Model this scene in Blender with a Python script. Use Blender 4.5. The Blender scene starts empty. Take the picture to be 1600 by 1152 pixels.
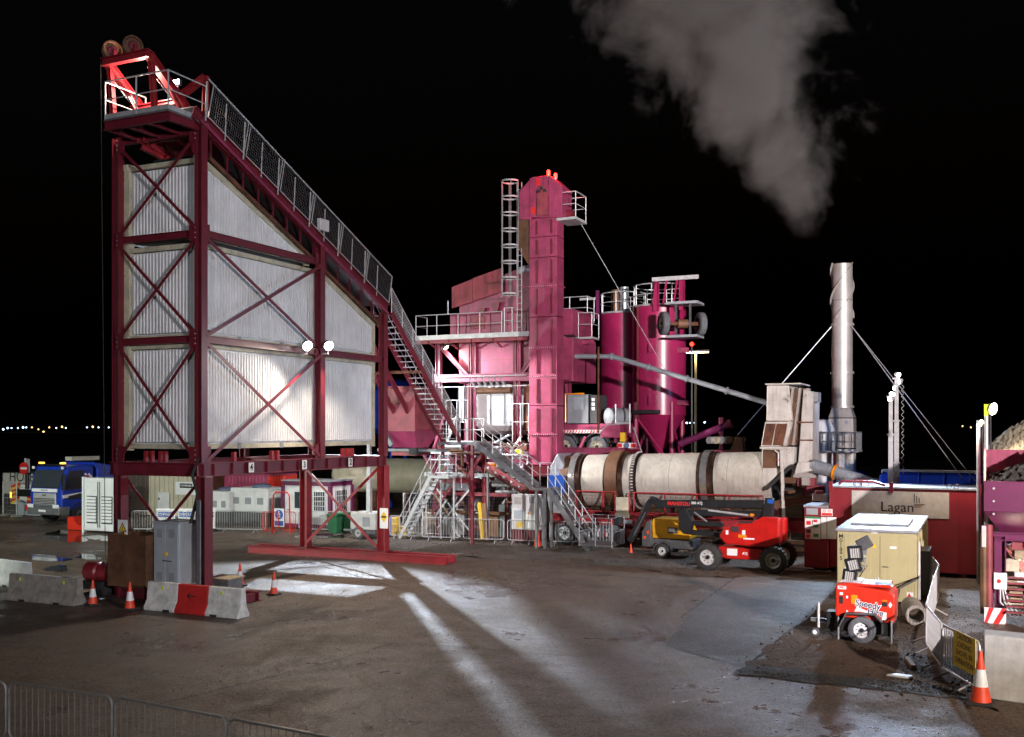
import bpy, bmesh, math, random
from mathutils import Vector, Matrix
random.seed(7)
sc = bpy.context.scene
col = sc.collection
# ------------------------------------------------------------------ camera
F, HC, HY, CX = 1600.0, 5.2, 670.0, 800.0      # focal length in px of the 1600 px photo, eye height, horizon row
cam_d = bpy.data.cameras.new('camera')
cam = bpy.data.objects.new('camera', cam_d); col.objects.link(cam); sc.camera = cam
cam.location = (0, 0, HC); cam.rotation_euler = (math.radians(90), 0, 0)
cam_d.sensor_fit = 'HORIZONTAL'; cam_d.sensor_width = 36; cam_d.lens = 36.0
cam_d.shift_y = (HY - 576) / 1600.0
cam_d.clip_start = 0.1; cam_d.clip_end = 6000
# ------------------------------------------------------------------ night sky
w = bpy.data.worlds.new('World'); sc.world = w; w.use_nodes = True
nt = w.node_tree
sky = nt.nodes.new('ShaderNodeTexSky'); sky.sky_type = 'NISHITA'; sky.sun_disc = False
sky.sun_elevation = math.radians(-4); sky.sun_rotation = math.radians(200)
bg = nt.nodes['Background']; bg.inputs[1].default_value = 0.05
nt.links.new(sky.outputs[0], bg.inputs[0])
sc.view_settings.view_transform = 'Standard'; sc.view_settings.look = 'None'
sc.view_settings.exposure = 0.62; sc.view_settings.gamma = 1.0
sc.cycles.use_denoising = True
sc.cycles.max_bounces = 4; sc.cycles.diffuse_bounces = 2; sc.cycles.glossy_bounces = 2
sc.cycles.transmission_bounces = 4; sc.cycles.transparent_max_bounces = 8; sc.cycles.volume_bounces = 0
sc.cycles.sample_clamp_indirect = 4.0
sc.cycles.caustics_reflective = False; sc.cycles.caustics_refractive = False
# ------------------------------------------------------------------ site frame: local x along the drum, local y away from the camera
YAW = math.radians(-24.83)
_c, _s = math.cos(YAW), math.sin(YAW)
OX, OY = -9.5, 31.3                                # near corner of the storage tower
def S2W(p):
    return Vector((OX + p[0]*_c - p[1]*_s, OY + p[0]*_s + p[1]*_c, p[2] if len(p) > 2 else 0.0))
def W2S(p):
    dx, dy = p[0]-OX, p[1]-OY
    return Vector((dx*_c + dy*_s, -dx*_s + dy*_c, p[2] if len(p) > 2 else 0.0))
def G(px, py, z=0.0):                              # ground point (site frame) under a pixel
    d = F*(HC-z)/(py-HY)
    return W2S(((px-CX)/F*d, d, z))
def FD(px, py, d):
    return W2S(((px-CX)/F*d, d, HC+(HY-py)/F*d))
def FY(px, py, y):                                 # pixel ray meets the site plane y = const
    k = (px-CX)/F
    d = (y - _s*OX + _c*OY)/(-_s*k + _c)
    return W2S((k*d, d, HC+(HY-py)/F*d))
def FX(px, py, x):
    k = (px-CX)/F
    d = (x + _c*OX + _s*OY)/(_c*k + _s)
    return W2S((k*d, d, HC+(HY-py)/F*d))
# ------------------------------------------------------------------ materials
MATS = {}
def _n(nt, t, **kw):
    n = nt.nodes.new('ShaderNode'+t)
    for k, v in kw.items():
        setattr(n, k, v)
    return n
def mat(name, c, rough=.5, metal=0., var=.12, rust=0., bump=.0, scale=3., rustc=(.10,.035,.012), emis=None, es=0., streak=0., coat=0.):
    if name in MATS: return MATS[name]
    m = bpy.data.materials.new(name); m.use_nodes = True; t = m.node_tree; L = t.links
    b = t.nodes['Principled BSDF']
    b.inputs['Roughness'].default_value = rough; b.inputs['Metallic'].default_value = metal
    if coat: b.inputs['Coat Weight'].default_value = coat
    tc = _n(t, 'TexCoord')
    n1 = _n(t, 'TexNoise'); n1.inputs['Scale'].default_value = scale; n1.inputs['Detail'].default_value = 8; n1.inputs['Roughness'].default_value = .65
    L.new(tc.outputs['Object'], n1.inputs['Vector'])
    mr = _n(t, 'MapRange'); mr.inputs[1].default_value = .3; mr.inputs[2].default_value = .7
    mr.inputs[3].default_value = 1-var*1.6; mr.inputs[4].default_value = 1+var*.7
    L.new(n1.outputs[0], mr.inputs[0])
    mx = _n(t, 'MixRGB', blend_type='MULTIPLY'); mx.inputs[0].default_value = 1
    mx.inputs[1].default_value = (*c, 1); L.new(mr.outputs[0], mx.inputs[2])
    out = mx.outputs[0]
    if streak:                                      # vertical run-off streaks
        mp = _n(t, 'Mapping'); mp.inputs['Scale'].default_value = (6, 6, .35); L.new(tc.outputs['Object'], mp.inputs[0])
        n3 = _n(t, 'TexNoise'); n3.inputs['Scale'].default_value = 1.6; n3.inputs['Detail'].default_value = 6; L.new(mp.outputs[0], n3.inputs['Vector'])
        r3 = _n(t, 'MapRange'); r3.inputs[1].default_value = .52; r3.inputs[2].default_value = .75; r3.inputs[3].default_value = 0; r3.inputs[4].default_value = streak
        L.new(n3.outputs[0], r3.inputs[0])
        m3 = _n(t, 'MixRGB'); m3.inputs[2].default_value = (c[0]*.35+.02, c[1]*.3+.015, c[2]*.28+.01, 1)
        L.new(r3.outputs[0], m3.inputs[0]); L.new(out, m3.inputs[1]); out = m3.outputs[0]
    if rust:
        n2 = _n(t, 'TexNoise'); n2.inputs['Scale'].default_value = scale*.7+.6; n2.inputs['Detail'].default_value = 10; n2.inputs['Roughness'].default_value = .75
        L.new(tc.outputs['Object'], n2.inputs['Vector'])
        r2 = _n(t, 'MapRange'); r2.inputs[1].default_value = .68-rust*.3; r2.inputs[2].default_value = .74-rust*.22
        L.new(n2.outputs[0], r2.inputs[0])
        m2 = _n(t, 'MixRGB'); m2.inputs[2].default_value = (*rustc, 1)
        L.new(r2.outputs[0], m2.inputs[0]); L.new(out, m2.inputs[1]); out = m2.outputs[0]
        rr = _n(t, 'MapRange'); rr.inputs[3].default_value = rough; rr.inputs[4].default_value = .85
        L.new(r2.outputs[0], rr.inputs[0]); L.new(rr.outputs[0], b.inputs['Roughness'])
        if metal:
            rm = _n(t, 'MapRange'); rm.inputs[3].default_value = metal; rm.inputs[4].default_value = 0.
            L.new(r2.outputs[0], rm.inputs[0]); L.new(rm.outputs[0], b.inputs['Metallic'])
    L.new(out, b.inputs['Base Color'])
    if bump:
        bp = _n(t, 'Bump'); bp.inputs['Strength'].default_value = bump; bp.inputs['Distance'].default_value = .02
        L.new(n1.outputs[0], bp.inputs['Height']); L.new(bp.outputs[0], b.inputs['Normal'])
    if emis:
        b.inputs['Emission Color'].default_value = (*emis, 1); b.inputs['Emission Strength'].default_value = es
    MATS[name] = m
    return m
mat('maroon', (.155, .014, .026), .42, 0, .22, .12, .05, 2.2, streak=.35)
mat('red_steel', (.30, .022, .03), .42, 0, .2, .12, .05, 2.2)
mat('crimson', (.31, .042, .105), .45, 0, .30, .14, .02, 1.3, streak=.7)
mat('crimson_old', (.26, .045, .06), .55, 0, .3, .28, .05, 1.6, streak=.55, rustc=(.16,.06,.05))
mat('silo_red', (.29, .014, .075), .3, 0, .15, .06, .02, 1.2, streak=.25)
mat('purple', (.13, .014, .07), .4, 0, .15, .05, .02, 1.5, streak=.3)
mat('tank_red', (.23, .016, .026), .4, 0, .22, .04, .03, .9, streak=.45)
mat('galv', (.50, .51, .52), .5, .35, .18, 0, 0, 5)
mat('galv_dark', (.20, .21, .22), .5, .5, .2, .06, 0, 5)
mat('clad', (.70, .71, .73), .5, 0, .12, .03, 0, 1.2, streak=.25)
mat('cream', (.54, .51, .38), .6, 0, .25, .24, .04, 2.0, rustc=(.20,.11,.025), streak=.35)
mat('shed', (.55, .50, .38), .6, 0, .12, .0, 0, 1.5, streak=.2)
mat('white', (.68, .69, .70), .4, 0, .1, .04, 0, 2, streak=.15)
mat('white_rust', (.58, .56, .52), .55, .0, .2, .30, .05, 1.3, rustc=(.11,.045,.03), streak=.5)
mat('mixer_white', (.72, .73, .72), .5, 0, .12, .14, .02, 1.4, rustc=(.12,.10,.06))
mat('rust', (.14, .05, .022), .8, 0, .5, .3, .1, 2.5, rustc=(.05,.02,.012))
mat('rust_brown', (.15, .07, .035), .6, .2, .4, .25, .06, 1.6, rustc=(.07,.03,.02), streak=.4)
mat('drum', (.60, .57, .51), .38, .3, .22, .14, .02, .9, rustc=(.2,.12,.06), streak=.4)
mat('drum_ring', (.09, .05, .035), .38, .6, .5, .3, .05, 2)
mat('steel_bright', (.55, .56, .58), .28, .85, .2)
mat('stack', (.50, .47, .44), .42, .5, .16, .05, .01, .8, streak=.35)
mat('rubber', (.026, .025, .025), .75, 0, .3, .22, .1, 8, rustc=(.09, .075, .06))
mat('rubber_dusty', (.10, .105, .115), .85, 0, .3, 0, .05, 6)
mat('black', (.014, .015, .017), .4, 0, .3, 0, .02, 4)
mat('dark', (.02, .02, .022), .7, 0, .4, .1, .05, 3)
mat('aerial_red', (.52, .012, .01), .3, 0, .16, .08, 0, 3, rustc=(.10, .06, .04), streak=.25, coat=.3)
mat('gen_red', (.60, .028, .012), .35, 0, .16, .06, 0, 3, rustc=(.10, .06, .04), streak=.25, coat=.2)
mat('yellow', (.66, .32, .012), .35, 0, .16, .06, 0, 3, rustc=(.12, .08, .05), streak=.25, coat=.2)
mat('sign_yellow', (.75, .50, .02), .5, 0, .08)
mat('amber', (.8, .25, .01), .3, 0, .05)
mat('blue', (.012, .045, .40), .25, 0, .1, 0, 0, 2, coat=.5)
mat('barrel_blue', (.01, .08, .40), .4, 0, .1)
mat('sign_blue', (.01, .09, .40), .5, 0, .05)
mat('olive', (.40, .36, .19), .5, 0, .07, .01, 0, 1.2, streak=.15)
mat('roof_pale', (.32, .34, .38), .5, .1, .25, .02, .02, 1.8)
mat('grey_cab', (.36, .40, .44), .45, .1, .1, .02, 0, 2, streak=.3)
mat('grey_gen', (.50, .50, .48), .5, 0, .1, .04)
mat('comp_grey', (.07, .072, .075), .5, 0, .25, .08, 0, 3, rustc=(.12, .09, .06))
mat('vent_grey', (.25, .27, .29), .6)
mat('concrete', (.30, .28, .25), .85, 0, .3, .0, .25, 4, streak=.35)
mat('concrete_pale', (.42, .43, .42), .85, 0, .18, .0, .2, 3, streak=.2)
mat('barrier_white', (.62, .62, .60), .75, 0, .25, .05, .15, 3.5, rustc=(.2,.18,.15), streak=.3)
mat('barrier_red', (.48, .02, .02), .6, 0, .2, .05, .1, 3.5, rustc=(.2,.03,.03))
mat('cone_orange', (.75, .06, .02), .5, 0, .12, 0, 0, 6)
mat('cone_white', (.75, .77, .80), .4, 0, .12, 0, 0, 6)
mat('cone_base', (.03, .03, .032), .8)
mat('print_white', (.78, .79, .80), .5, 0, .05)
mat('print_black', (.012, .012, .014), .6, 0, .05)
mat('print_red', (.62, .02, .02), .5, 0, .05)
mat('print_green', (.03, .25, .10), .5, 0, .05)
mat('bin_green', (.015, .13, .05), .5, 0, .1)
mat('navy', (.012, .018, .07), .5, 0, .05)
mat('lime', (.55, .72, .02), .4, 0, .05)
mat('wood', (.32, .18, .08), .75, 0, .3, 0, .1, 5)
mat('pallet_wood', (.38, .30, .20), .8, 0, .3, 0, .1, 5)
mat('pipe_grey', (.36, .39, .43), .4, .4, .15, .02)
mat('stone_light', (.21, .19, .14), .9, 0, .3, 0, .3, 14)
mat('stone_dark', (.055, .052, .045), .95, 0, .6, 0, .8, 16)
mat('rock', (.095, .068, .048), .9, 0, .4, 0, .3, 8)
mat('tarp', (.10, .12, .20), .6)
mat('insulation', (.55, .60, .68), .35, .6, .3, 0, .2, 4)
mat('wall_off', (.48, .46, .42), .7, 0, .15)
mat('terrain', (.020, .016, .012), 1, 0, .4, 0, 0, .02)
mat('lamp_body', (.10, .10, .11), .4, .5, .1)
mat('skin', (.4, .22, .15), .6); mat('cloth_dark', (.02, .022, .03), .9, 0, .2)
mat('hivis', (.75, .18, .01), .7, 0, .1)
mat('lamp_white', (.9, .9, .9), .3, emis=(1, .97, .90), es=30)
mat('lamp_cool', (.9, .9, .9), .3, emis=(.82, .90, 1), es=25)
mat('lamp_warm', (.9, .8, .6), .3, emis=(1, .72, .38), es=22)
mat('lamp_red', (.9, .1, .1), .3, emis=(1, .02, .01), es=5)
mat('lamp_amber', (.9, .5, .1), .3, emis=(1, .45, .05), es=2.5)
mat('dot_cool', (.5, .6, .7), .3, emis=(.55, .75, 1), es=4)
mat('dot_warm', (.7, .5, .3), .3, emis=(1, .50, .18), es=3.5)
def glass_mat():
    m = bpy.data.materials.new('glass'); m.use_nodes = True; t = m.node_tree; b = t.nodes['Principled BSDF']
    b.inputs['Base Color'].default_value = (.06, .075, .09, 1); b.inputs['Roughness'].default_value = .05
    tr = _n(t, 'BsdfTransparent'); tr.inputs[0].default_value = (.65, .7, .75, 1)
    mx = _n(t, 'MixShader'); mx.inputs[0].default_value = .55
    t.links.new(tr.outputs[0], mx.inputs[1]); t.links.new(b.outputs[0], mx.inputs[2])
    t.links.new(mx.outputs[0], t.nodes['Material Output'].inputs[0]); MATS['glass'] = m
glass_mat()
# ------------------------------------------------------------------ mesh building
Z3 = Vector((0, 0, 1))
def V(*a): return Vector(a)
class MB:
    def __init__(s): s.v = []; s.f = []
    def add(s, vs, fs):
        k = len(s.v); s.v += [Vector(p) for p in vs]; s.f += [tuple(i+k for i in q) for q in fs]; return s
    def bb(s, x0, x1, y0, y1, z0, z1):
        return s.add([(x0,y0,z0),(x1,y0,z0),(x1,y1,z0),(x0,y1,z0),(x0,y0,z1),(x1,y0,z1),(x1,y1,z1),(x0,y1,z1)],
            [(3,2,1,0),(4,5,6,7),(0,1,5,4),(1,2,6,5),(2,3,7,6),(3,0,4,7)])
    def box(s, c, d): return s.bb(c[0]-d[0]/2, c[0]+d[0]/2, c[1]-d[1]/2, c[1]+d[1]/2, c[2]-d[2]/2, c[2]+d[2]/2)
    def hexa(s, b, t):                              # bottom quad, top quad
        return s.add(list(b)+list(t), [(3,2,1,0),(4,5,6,7),(0,1,5,4),(1,2,6,5),(2,3,7,6),(3,0,4,7)])
    def frame(s, p, q, up=Z3):
        p, q = Vector(p), Vector(q); a = (q-p)
        if a.length < 1e-6: a = Vector((0, 0, 1e-3))
        a.normalize(); u = Vector(up)
        if abs(a.dot(u)) > .98: u = Vector((1, 0, 0)) if abs(a.x) < .9 else Vector((0, 1, 0))
        r = a.cross(u).normalized(); u = r.cross(a).normalized()
        return p, q, a, r, u
    def beam(s, p, q, w, h, up=Z3):
        p, q, a, r, u = s.frame(p, q, up); r = r*w/2; u = u*h/2
        return s.hexa([p-r-u, p+r-u, p+r+u, p-r+u][::-1], [q-r-u, q+r-u, q+r+u, q-r+u][::-1])
    def ibeam(s, p, q, w, h, t=.03, up=Z3):
        p, q, a, r, u = s.frame(p, q, up); o = u*(h/2-t/2)
        s.beam(p+o, q+o, w, t, u); s.beam(p-o, q-o, w, t, u); return s.beam(p, q, t, h-2*t-.001, u)
    def tube(s, p, q, r, n=8, r2=None, cap=True):
        p, q, a, x, y = s.frame(p, q); r2 = r if r2 is None else r2; vs = []
        for c, k in ((p, r), (q, r2)):
            for i in range(n):
                t = 2*math.pi*i/n; vs.append(c + x*(k*math.cos(t)) + y*(k*math.sin(t)))
        fs = [(i, (i+1) % n, n+(i+1) % n, n+i) for i in range(n)]
        if cap: fs += [tuple(range(n))[::-1], tuple(range(n, 2*n))]
        return s.add(vs, fs)
    def path(s, pts, r, n=6, closed=False):
        pts = [Vector(p) for p in pts]; m = len(pts); vs = []; prev = None
        for i, p in enumerate(pts):
            a = (pts[(i+1) % m] if (closed or i < m-1) else p) - (pts[i-1] if (closed or i > 0) else p); a.normalize()
            if prev is None:
                u = Z3 if abs(a.z) < .95 else Vector((1, 0, 0)); x = a.cross(u).normalized()
            else: x = (prev - a*prev.dot(a)).normalized()
            prev = x; y = a.cross(x)
            for k in range(n):
                t = 2*math.pi*k/n; vs.append(p + x*(r*math.cos(t)) + y*(r*math.sin(t)))
        fs = []
        for i in range(m if closed else m-1):
            j = (i+1) % m
            fs += [(i*n+k, i*n+(k+1) % n, j*n+(k+1) % n, j*n+k) for k in range(n)]
        if not closed: fs += [tuple(range(n))[::-1], tuple(range((m-1)*n, m*n))]
        return s.add(vs, fs)
    def prism(s, poly, ax, a, b):                   # 2-D outline pushed along axis ax
        def mk(t, q): return {'x': (t, q[0], q[1]), 'y': (q[0], t, q[1]), 'z': (q[0], q[1], t)}[ax]
        n = len(poly)
        return s.add([mk(a, q) for q in poly]+[mk(b, q) for q in poly],
            [tuple(range(n))[::-1], tuple(range(n, 2*n))]+[(i, (i+1) % n, n+(i+1) % n, n+i) for i in range(n)])
    def lathe(s, prof, c, ax=(0, 0, 1), n=28, close=True):
        c = Vector(c); a = Vector(ax).normalized(); u = Z3 if abs(a.z) < .9 else Vector((1, 0, 0))
        x = a.cross(u).normalized(); y = a.cross(x); m = len(prof); vs = []
        for r, t in prof:
            for i in range(n):
                k = 2*math.pi*i/n; vs.append(c+a*t+x*(r*math.cos(k))+y*(r*math.sin(k)))
        fs = [(j*n+i, j*n+(i+1) % n, (j+1)*n+(i+1) % n, (j+1)*n+i) for j in range(m-1) for i in range(n)]
        if close: fs += [tuple(range(n))[::-1], tuple(range((m-1)*n, m*n))]
        return s.add(vs, fs)
    def ball(s, c, r, n=10, m=6, sc=(1, 1, 1)):
        return s.lathe([(max(.001, r*math.sin(math.pi*j/m)), -r*math.cos(math.pi*j/m)) for j in range(m+1)], c, n=n)
    def sheet(s, pts, z): return s.add([(p[0], p[1], z) for p in pts], [tuple(range(len(pts)))])
    def plate(s, pts, nrm, th):                     # planar polygon with thickness
        n = Vector(nrm).normalized()*th; k = len(pts); pts = [Vector(p) for p in pts]
        return s.add(pts+[p+n for p in pts], [tuple(range(k))[::-1], tuple(range(k, 2*k))]+[(i, (i+1) % k, k+(i+1) % k, k+i) for i in range(k)])
    def xf(s, M): s.v = [M @ p for p in s.v]; return s
    def build(s, name, m, par=None, smooth=False, bevel=0., kind=None, seg=1):
        me = bpy.data.meshes.new(name); off = INFO.get(par.name, (0, 0, 0)) if par is not None else None
        vs = [(p-Vector(off)) if off is not None else p for p in s.v]
        me.from_pydata([tuple(p) for p in vs], [], s.f); me.validate()
        bm = bmesh.new(); bm.from_mesh(me); bmesh.ops.recalc_face_normals(bm, faces=bm.faces); bm.to_mesh(me); bm.free()
        return obj(name, me, m, par, smooth, bevel, kind, seg)
INFO = {}
def obj(name, me, m, par=None, smooth=False, bevel=0., kind=None, seg=1, loc=None, rot=None):
    o = bpy.data.objects.new(name, me); col.objects.link(o)
    if m is not None and not me.materials: me.materials.append(MATS[m] if isinstance(m, str) else m)
    if smooth:
        me.shade_smooth() if hasattr(me, 'shade_smooth') else None
        md = o.modifiers.new('split', 'EDGE_SPLIT'); md.split_angle = math.radians(35)
    if bevel:
        md = o.modifiers.new('bevel', 'BEVEL'); md.width = bevel; md.segments = seg; md.limit_method = 'ANGLE'; md.angle_limit = math.radians(40)
    if par is not None:
        o.parent = par; INFO[o.name] = INFO.get(par.name, (0, 0, 0))
    if loc is not None: o.location = loc
    if rot is not None: o.rotation_euler = rot
    if kind: o['kind'] = kind
    return o
def tag(o, label, cat, group=None):
    o['label'] = label; o['category'] = cat
    if group: o['group'] = group
    return o
def thing(name, label, cat, at=(0, 0, 0), yaw=0., group=None, site=True):
    """Empty at the base (site frame). site=True: parts are written in site coordinates; else in the thing's own."""
    o = bpy.data.objects.new(name, None); col.objects.link(o); o.empty_display_size = .3
    o.location = S2W(at); o.rotation_euler = (0, 0, YAW+yaw); tag(o, label, cat, group)
    INFO[o.name] = tuple(at if len(at) > 2 else (*at, 0)) if site else (0, 0, 0)
    return o
def single(mb, name, m, label, cat, at=(0, 0, 0), yaw=0., group=None, site=True, **kw):
    at = at if len(at) > 2 else (*at, 0)
    if site: mb.v = [p-Vector(at) for p in mb.v]
    o = mb.build(name, m, None, **kw); o.location = S2W(at); o.rotation_euler = (0, 0, YAW+yaw); INFO[o.name] = at if site else (0, 0, 0)
    return tag(o, label, cat, group)
def struct(mb, name, m, kind='structure', **kw):     # setting, written in site coordinates
    o = mb.build(name, m, None, kind=kind, **kw); o.location = S2W((0, 0, 0)); o.rotation_euler = (0, 0, YAW)
    return o
def dup(root, at, yaw, label, group=None):
    r = root.copy(); col.objects.link(r); r.location = S2W(at); r.rotation_euler = (0, 0, YAW+yaw); r['label'] = label
    if group: r['group'] = group
    for ch in list(root.children):
        c = ch.copy(); col.objects.link(c); c.parent = r
        for g in list(ch.children):
            k = g.copy(); col.objects.link(k); k.parent = c
    return r
def text(s, size, m, par, at, rx=math.pi/2, rz=0., name='lettering', bold=0., align='CENTER', ex=.002, sx=1., ry=0.):
    cu = bpy.data.curves.new('t', 'FONT'); cu.body = s; cu.size = size; cu.align_x = align; cu.align_y = 'CENTER'; cu.extrude = ex; cu.offset = bold*size
    t = bpy.data.objects.new('t', cu); col.objects.link(t); bpy.context.view_layer.update()
    me = bpy.data.meshes.new_from_object(t.evaluated_get(bpy.context.evaluated_depsgraph_get()))
    bpy.data.objects.remove(t); off = Vector(INFO.get(par.name, (0, 0, 0)))
    Mx = Matrix.Translation(Vector(at)-off) @ Matrix.Rotation(rz, 4, 'Z') @ Matrix.Rotation(rx, 4, 'X') @ Matrix.Rotation(ry, 4, 'Z') @ Matrix.Diagonal((sx, 1, 1, 1))
    me.transform(Mx); me.materials.clear()
    return obj(name, me, m, par)
def wlight(name, kind, at, power, color, target=None, angle=90, blend=.4, size=.15, par=None):
    l = bpy.data.lights.new(name, kind); l.energy = power; l.color = color; l.shadow_soft_size = size
    o = bpy.data.objects.new(name, l); col.objects.link(o); o.location = S2W(at)
    if kind == 'SPOT': l.spot_size = math.radians(angle); l.spot_blend = blend
    if target is not None:
        o.rotation_euler = (S2W(target)-S2W(at)).to_track_quat('-Z', 'Y').to_euler()
    return o
def spaced(a, b, step):
    a, b = Vector(a), Vector(b); n = max(1, round((b-a).length/step)); return [a.lerp(b, i/n) for i in range(n+1)]
def railing(par, pts, h=1.1, step=1.5, m='galv', r=.024, toe=False, mids=(.52,), close=False):
    pts = [Vector(p) for p in pts]; up = V(0, 0, h)
    MB().path([p+up for p in pts], r, 6, close).build('top_rail', m, par)
    for k in mids: MB().path([p+up*k for p in pts], r*.8, 5, close).build('mid_rail', m, par)
    done = set(); pm = None
    segs = list(zip(pts, pts[1:]+([pts[0]] if close else [])))
    if not close: segs = segs[:len(pts)-1]
    for a, b in segs:
        for p in spaced(a, b, step):
            key = (round(p.x, 2), round(p.y, 2), round(p.z, 2))
            if key in done: continue
            done.add(key)
            if pm is None: pm = bpy.data.meshes.new('railing_post'); q = MB().tube((0, 0, 0), (0, 0, h), r, 6); pm.from_pydata([tuple(v) for v in q.v], [], q.f)
            obj('railing_post', pm, m, par, loc=p-Vector(INFO.get(par.name, (0, 0, 0))))
        if toe: MB().beam(a+V(0, 0, .08), b+V(0, 0, .08), .012, .15).build('toe_board', m, par)
def wheel(par, c, r, wd, ax=(1, 0, 0), rim='cone_white', tyre='rubber', lugs=True, n=28, hub='dark', name='wheel', tread=False):
    """tyre, rim and hub; ax points to the outer face"""
    a = Vector(ax).normalized(); c = Vector(c)
    t = MB(); h = wd/2
    t.lathe([(r*.58, -h), (r*.86, -h), (r*.97, -h*.8), (r, -h*.45), (r, h*.45), (r*.97, h*.8), (r*.86, h), (r*.58, h)], c, a, n, False)
    if tread:
        u = Z3 if abs(a.z) < .9 else V(1, 0, 0); x = a.cross(u).normalized(); y = a.cross(x)
        for i in range(22):
            k = 2*math.pi*i/22
            for sd in (-1, 1):
                e = x*math.cos(k+sd*.07)+y*math.sin(k+sd*.07); f = x*-math.sin(k)+y*math.cos(k)
                t.beam(c+e*(r*.99)+a*(sd*h*.05), c+e*(r*1.0)+f*(r*.05)+a*(sd*h*.95), r*.07, r*.09, e)
    w_ = t.build(name, tyre, par, smooth=True)
    d = MB().lathe([(r*.58, -h*.9), (r*.60, h*.75), (r*.55, h*.78), (r*.50, h*.35), (r*.26, h*.30), (r*.24, h*.55), (r*.08, h*.6)], c, a, n)
    d.build('rim', rim, w_, smooth=True)
    if lugs:
        b = MB(); u = Z3; x = a.cross(u).normalized(); y = a.cross(x)
        for i in range(8):
            k = 2*math.pi*i/8; p = c+x*(r*.38*math.cos(k))+y*(r*.38*math.sin(k))+a*(h*.34); b.tube(p, p+a*.03, r*.045, 6)
        b.build('wheel_nuts', hub, w_, kind='stuff'); MB().tube(c+a*(h*.5), c+a*(h*.8), r*.16, 10).build('hub', hub, w_)
    return w_
# ------------------------------------------------------------------ ground
def ground_mat(name, c1, c2, c3, r0, r1, grit=.5, s1=.16, tracks=True, fine=10.):
    m = bpy.data.materials.new(name); m.use_nodes = True; t = m.node_tree; L = t.links; b = t.nodes['Principled BSDF']
    tc = _n(t, 'TexCoord')
    def noise(sc_, det=8, ro=.6, vec=None, dist=0.):
        n = _n(t, 'TexNoise'); n.inputs['Scale'].default_value = sc_; n.inputs['Detail'].default_value = det; n.inputs['Roughness'].default_value = ro; n.inputs['Distortion'].default_value = dist
        L.new(vec or tc.outputs['Object'], n.inputs['Vector']); return n.outputs[0]
    def rng(x, a, b_, c=0., d=1.):
        n = _n(t, 'MapRange'); n.inputs[1].default_value = a; n.inputs[2].default_value = b_; n.inputs[3].default_value = c; n.inputs[4].default_value = d
        L.new(x, n.inputs[0]); return n.outputs[0]
    def mixc(f, a, b_, bl='MIX'):
        n = _n(t, 'MixRGB', blend_type=bl); L.new(f, n.inputs[0]) if not isinstance(f, float) else setattr(n.inputs[0], 'default_value', f)
        for i, q in ((1, a), (2, b_)):
            if isinstance(q, tuple): n.inputs[i].default_value = (*q, 1)
            else: L.new(q, n.inputs[i])
        return n.outputs[0]
    big = noise(s1, 9, .68, dist=.6); mid = noise(s1*7, 9, .7); fin = noise(fine, 4, .7); grn = noise(fine*4, 3, .7)
    mp = _n(t, 'Mapping'); mp.inputs['Rotation'].default_value = (0, 0, .45); mp.inputs['Scale'].default_value = (3.2, .35, 1); L.new(tc.outputs['Object'], mp.inputs[0])
    trk = noise(.8, 8, .65, mp.outputs[0], 1.2)
    mp2 = _n(t, 'Mapping'); mp2.inputs['Rotation'].default_value = (0, 0, -.75); mp2.inputs['Scale'].default_value = (4.5, .4, 1); L.new(tc.outputs['Object'], mp2.inputs[0])
    trk2 = noise(.8, 8, .65, mp2.outputs[0], 1.6)
    c = mixc(rng(big, .40, .60), c1, c2)
    c = mixc(rng(mid, .46, .66, 0., .75), c, c3)
    if tracks:
        c = mixc(rng(trk, .54, .70, 0., .35), c, c2); c = mixc(rng(trk2, .55, .70, 0., .45), c, c1)
    c = mixc(1.0, c, mixc(1.0, rng(fin, .32, .68, .5, 1.5), rng(grn, .3, .7, .45, 1.6), 'MULTIPLY'), 'MULTIPLY')
    sp1 = noise(19., 2, .5); sp2 = noise(7., 3, .6)
    c = mixc(rng(sp1, .60, .66, 0., .65), c, tuple(min(.4, q*2.3+.03) for q in c2)); c = mixc(rng(sp1, .36, .30, 0., .75), c, tuple(q*.35 for q in c1)); c = mixc(rng(sp2, .66, .72, 0., .6), c, tuple(q*.4 for q in c1))
    L.new(c, b.inputs['Base Color'])
    ad = _n(t, 'Math', operation='ADD'); L.new(rng(mid, .35, .65, -.12, .12), ad.inputs[1])
    L.new(rng(big, .36, .62, r0, r1), ad.inputs[0]); L.new(ad.outputs[0], b.inputs['Roughness'])
    hs = _n(t, 'Math', operation='ADD'); L.new(grn, hs.inputs[0]); L.new(rng(fin, 0, 1, 0, 2.0), hs.inputs[1])
    bp = _n(t, 'Bump'); bp.inputs['Strength'].default_value = grit; bp.inputs['Distance'].default_value = .03
    L.new(hs.outputs[0], bp.inputs['Height']); L.new(bp.outputs[0], b.inputs['Normal'])
    MATS[name] = m
ground_mat('asphalt', (.050, .040, .033), (.125, .088, .062), (.085, .066, .051), .20, .74, .7)
ground_mat('soil', (.085, .048, .025), (.045, .028, .016), (.11, .07, .042), .75, 1.0, 1.0, .5, False, 12.)
ground_mat('gravel_bed', (.13, .10, .075), (.075, .062, .052), (.18, .15, .12), .5, .9, 1.0, .35, False, 9.)
ground_mat('chippings', (.020, .019, .019), (.032, .030, .028), (.05, .047, .044), .6, .95, 1.0, .9, False, 22.)
ground_mat('new_slab', (.085, .085, .085), (.060, .057, .055), (.11, .105, .10), .45, .75, .45, .3, True)
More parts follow.
